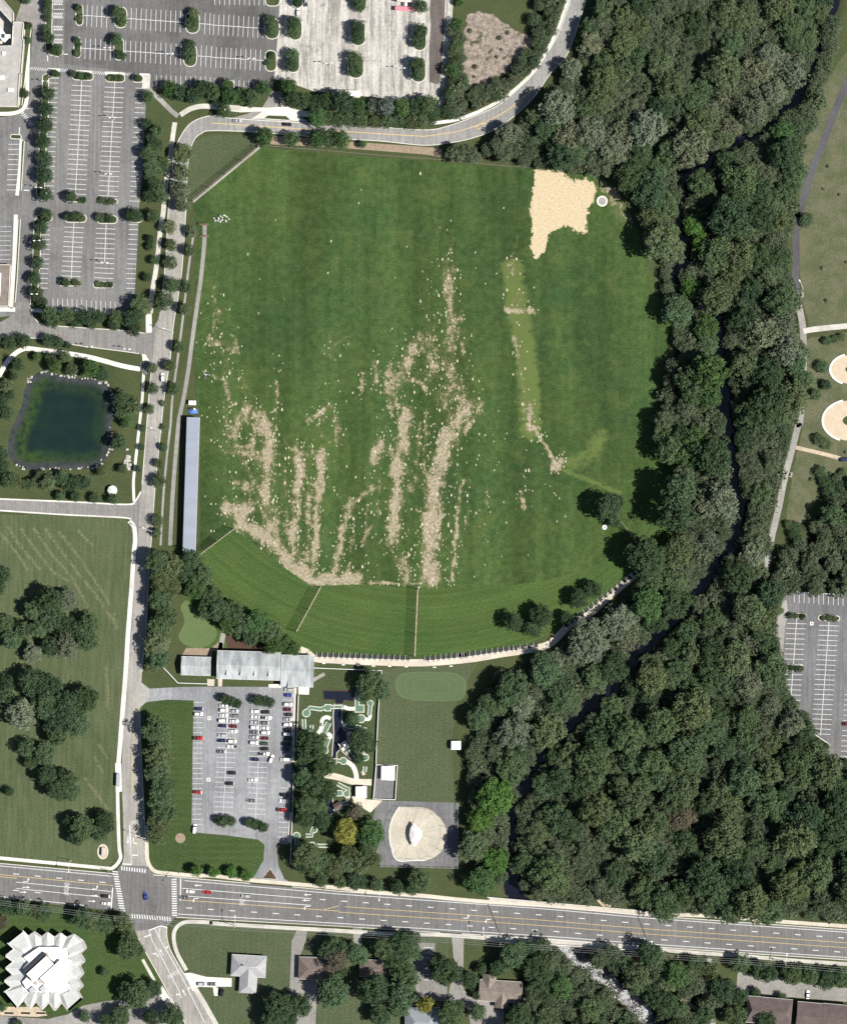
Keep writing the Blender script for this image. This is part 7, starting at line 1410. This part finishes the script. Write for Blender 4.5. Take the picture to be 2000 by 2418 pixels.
for i, (x, y, r, u, k) in enumerate(allw):
    pal, wh = PAL[k]; c = override(x, y, pal[int(u * len(pal))]); dcr = near(np.array([[x, y]]), creek, False)[0][0]
    if k == 'ne': wh = 'leaning over the creek below the north wood' if dcr < 55 else ('in the north wood beside the curving road' if x + y < 1560 else ('in the north wood close above the straw patch' if y > 250 and x < 1500 else 'deep inside the north wood'))
    elif k == 'east': wh = 'on the far bank right above the creek' if dcr < 55 else ('in the wood edge along the main road' if y > 2050 else ('in the wood edge beside the park lot' if x > 1700 and 1380 < y < 1800 else ('between creek and trail' if y < 1380 else 'deep inside the wood below the park lot')))
    elif k == 'bank': wh = 'on the range edge above the creek' if y < 1300 else ('between tee walk and creek' if y < 1580 else 'between practice lawn and creek')
    wh = wh + (', crown very broad' if r > 36 else (', crown small' if r < 27 else ''))
    zs_ = {'ne': .74, 'bank': .66 if y < 860 else (.95 if y < 1300 else .70), 'curve_strip': .9}.get(k, .85) * (.93 + .14 * u)
    if i < N_IND: tree((x, y), r, c, 'thin' if (c in ('grey', 'brown') and u < .35 and r > 26) else None, 'forest_tree' if k != 'curve_strip' else 'belt_tree', wh, zs=zs_)
    else: rest.append((x, y, r, u, zs_))
if rest:
    parts = []
    for x, y, r, u, zs_ in rest:
        rm = r * S; lst, R0 = (BIG, 7.0) if rm > 5.4 else (MID, 4.2); V = lst[int(u * 97) % len(lst)]; s = rm / R0; a = u * 40; wx, wy = W((x, y))
        parts.append(np.stack([(V[:, 0] * math.cos(a) - V[:, 1] * math.sin(a)) * s + wx, (V[:, 0] * math.sin(a) + V[:, 1] * math.cos(a)) * s + wy, V[:, 2] * s * zs_], 1))
    o = obj('woodland', quads_mesh('woodland', np.concatenate(parts)), 'leaf_wood'); tag(o, 'smaller crowded trees filling the woods along the creek', 'woodland', kind='stuff')
# undergrowth between the trunks
g = np.random.default_rng(5); parts = []
for k, poly in WOODS.items():
    A = np.array(poly); lo, hi = A.min(0), A.max(0); P = g.uniform(lo, hi, (int((hi - lo).prod() / 800), 2)); P = P[pip(P, poly)]; d, _ = near(P, creek, False); P = P[d > 26]
    for p in P:
        V = LOW[int(g.integers(4))]; s = g.uniform(1.6, 3.4); wx, wy = W(p); parts.append(np.stack([V[:, 0] * s + wx, V[:, 1] * s + wy, V[:, 2] * s], 1))
o = obj('undergrowth', quads_mesh('undergrowth', np.concatenate(parts)), 'leaf_wood'); tag(o, 'low green undergrowth on the woodland floor', 'undergrowth', kind='stuff')
print('woods', len(allw), 'objects', len(bpy.data.objects))
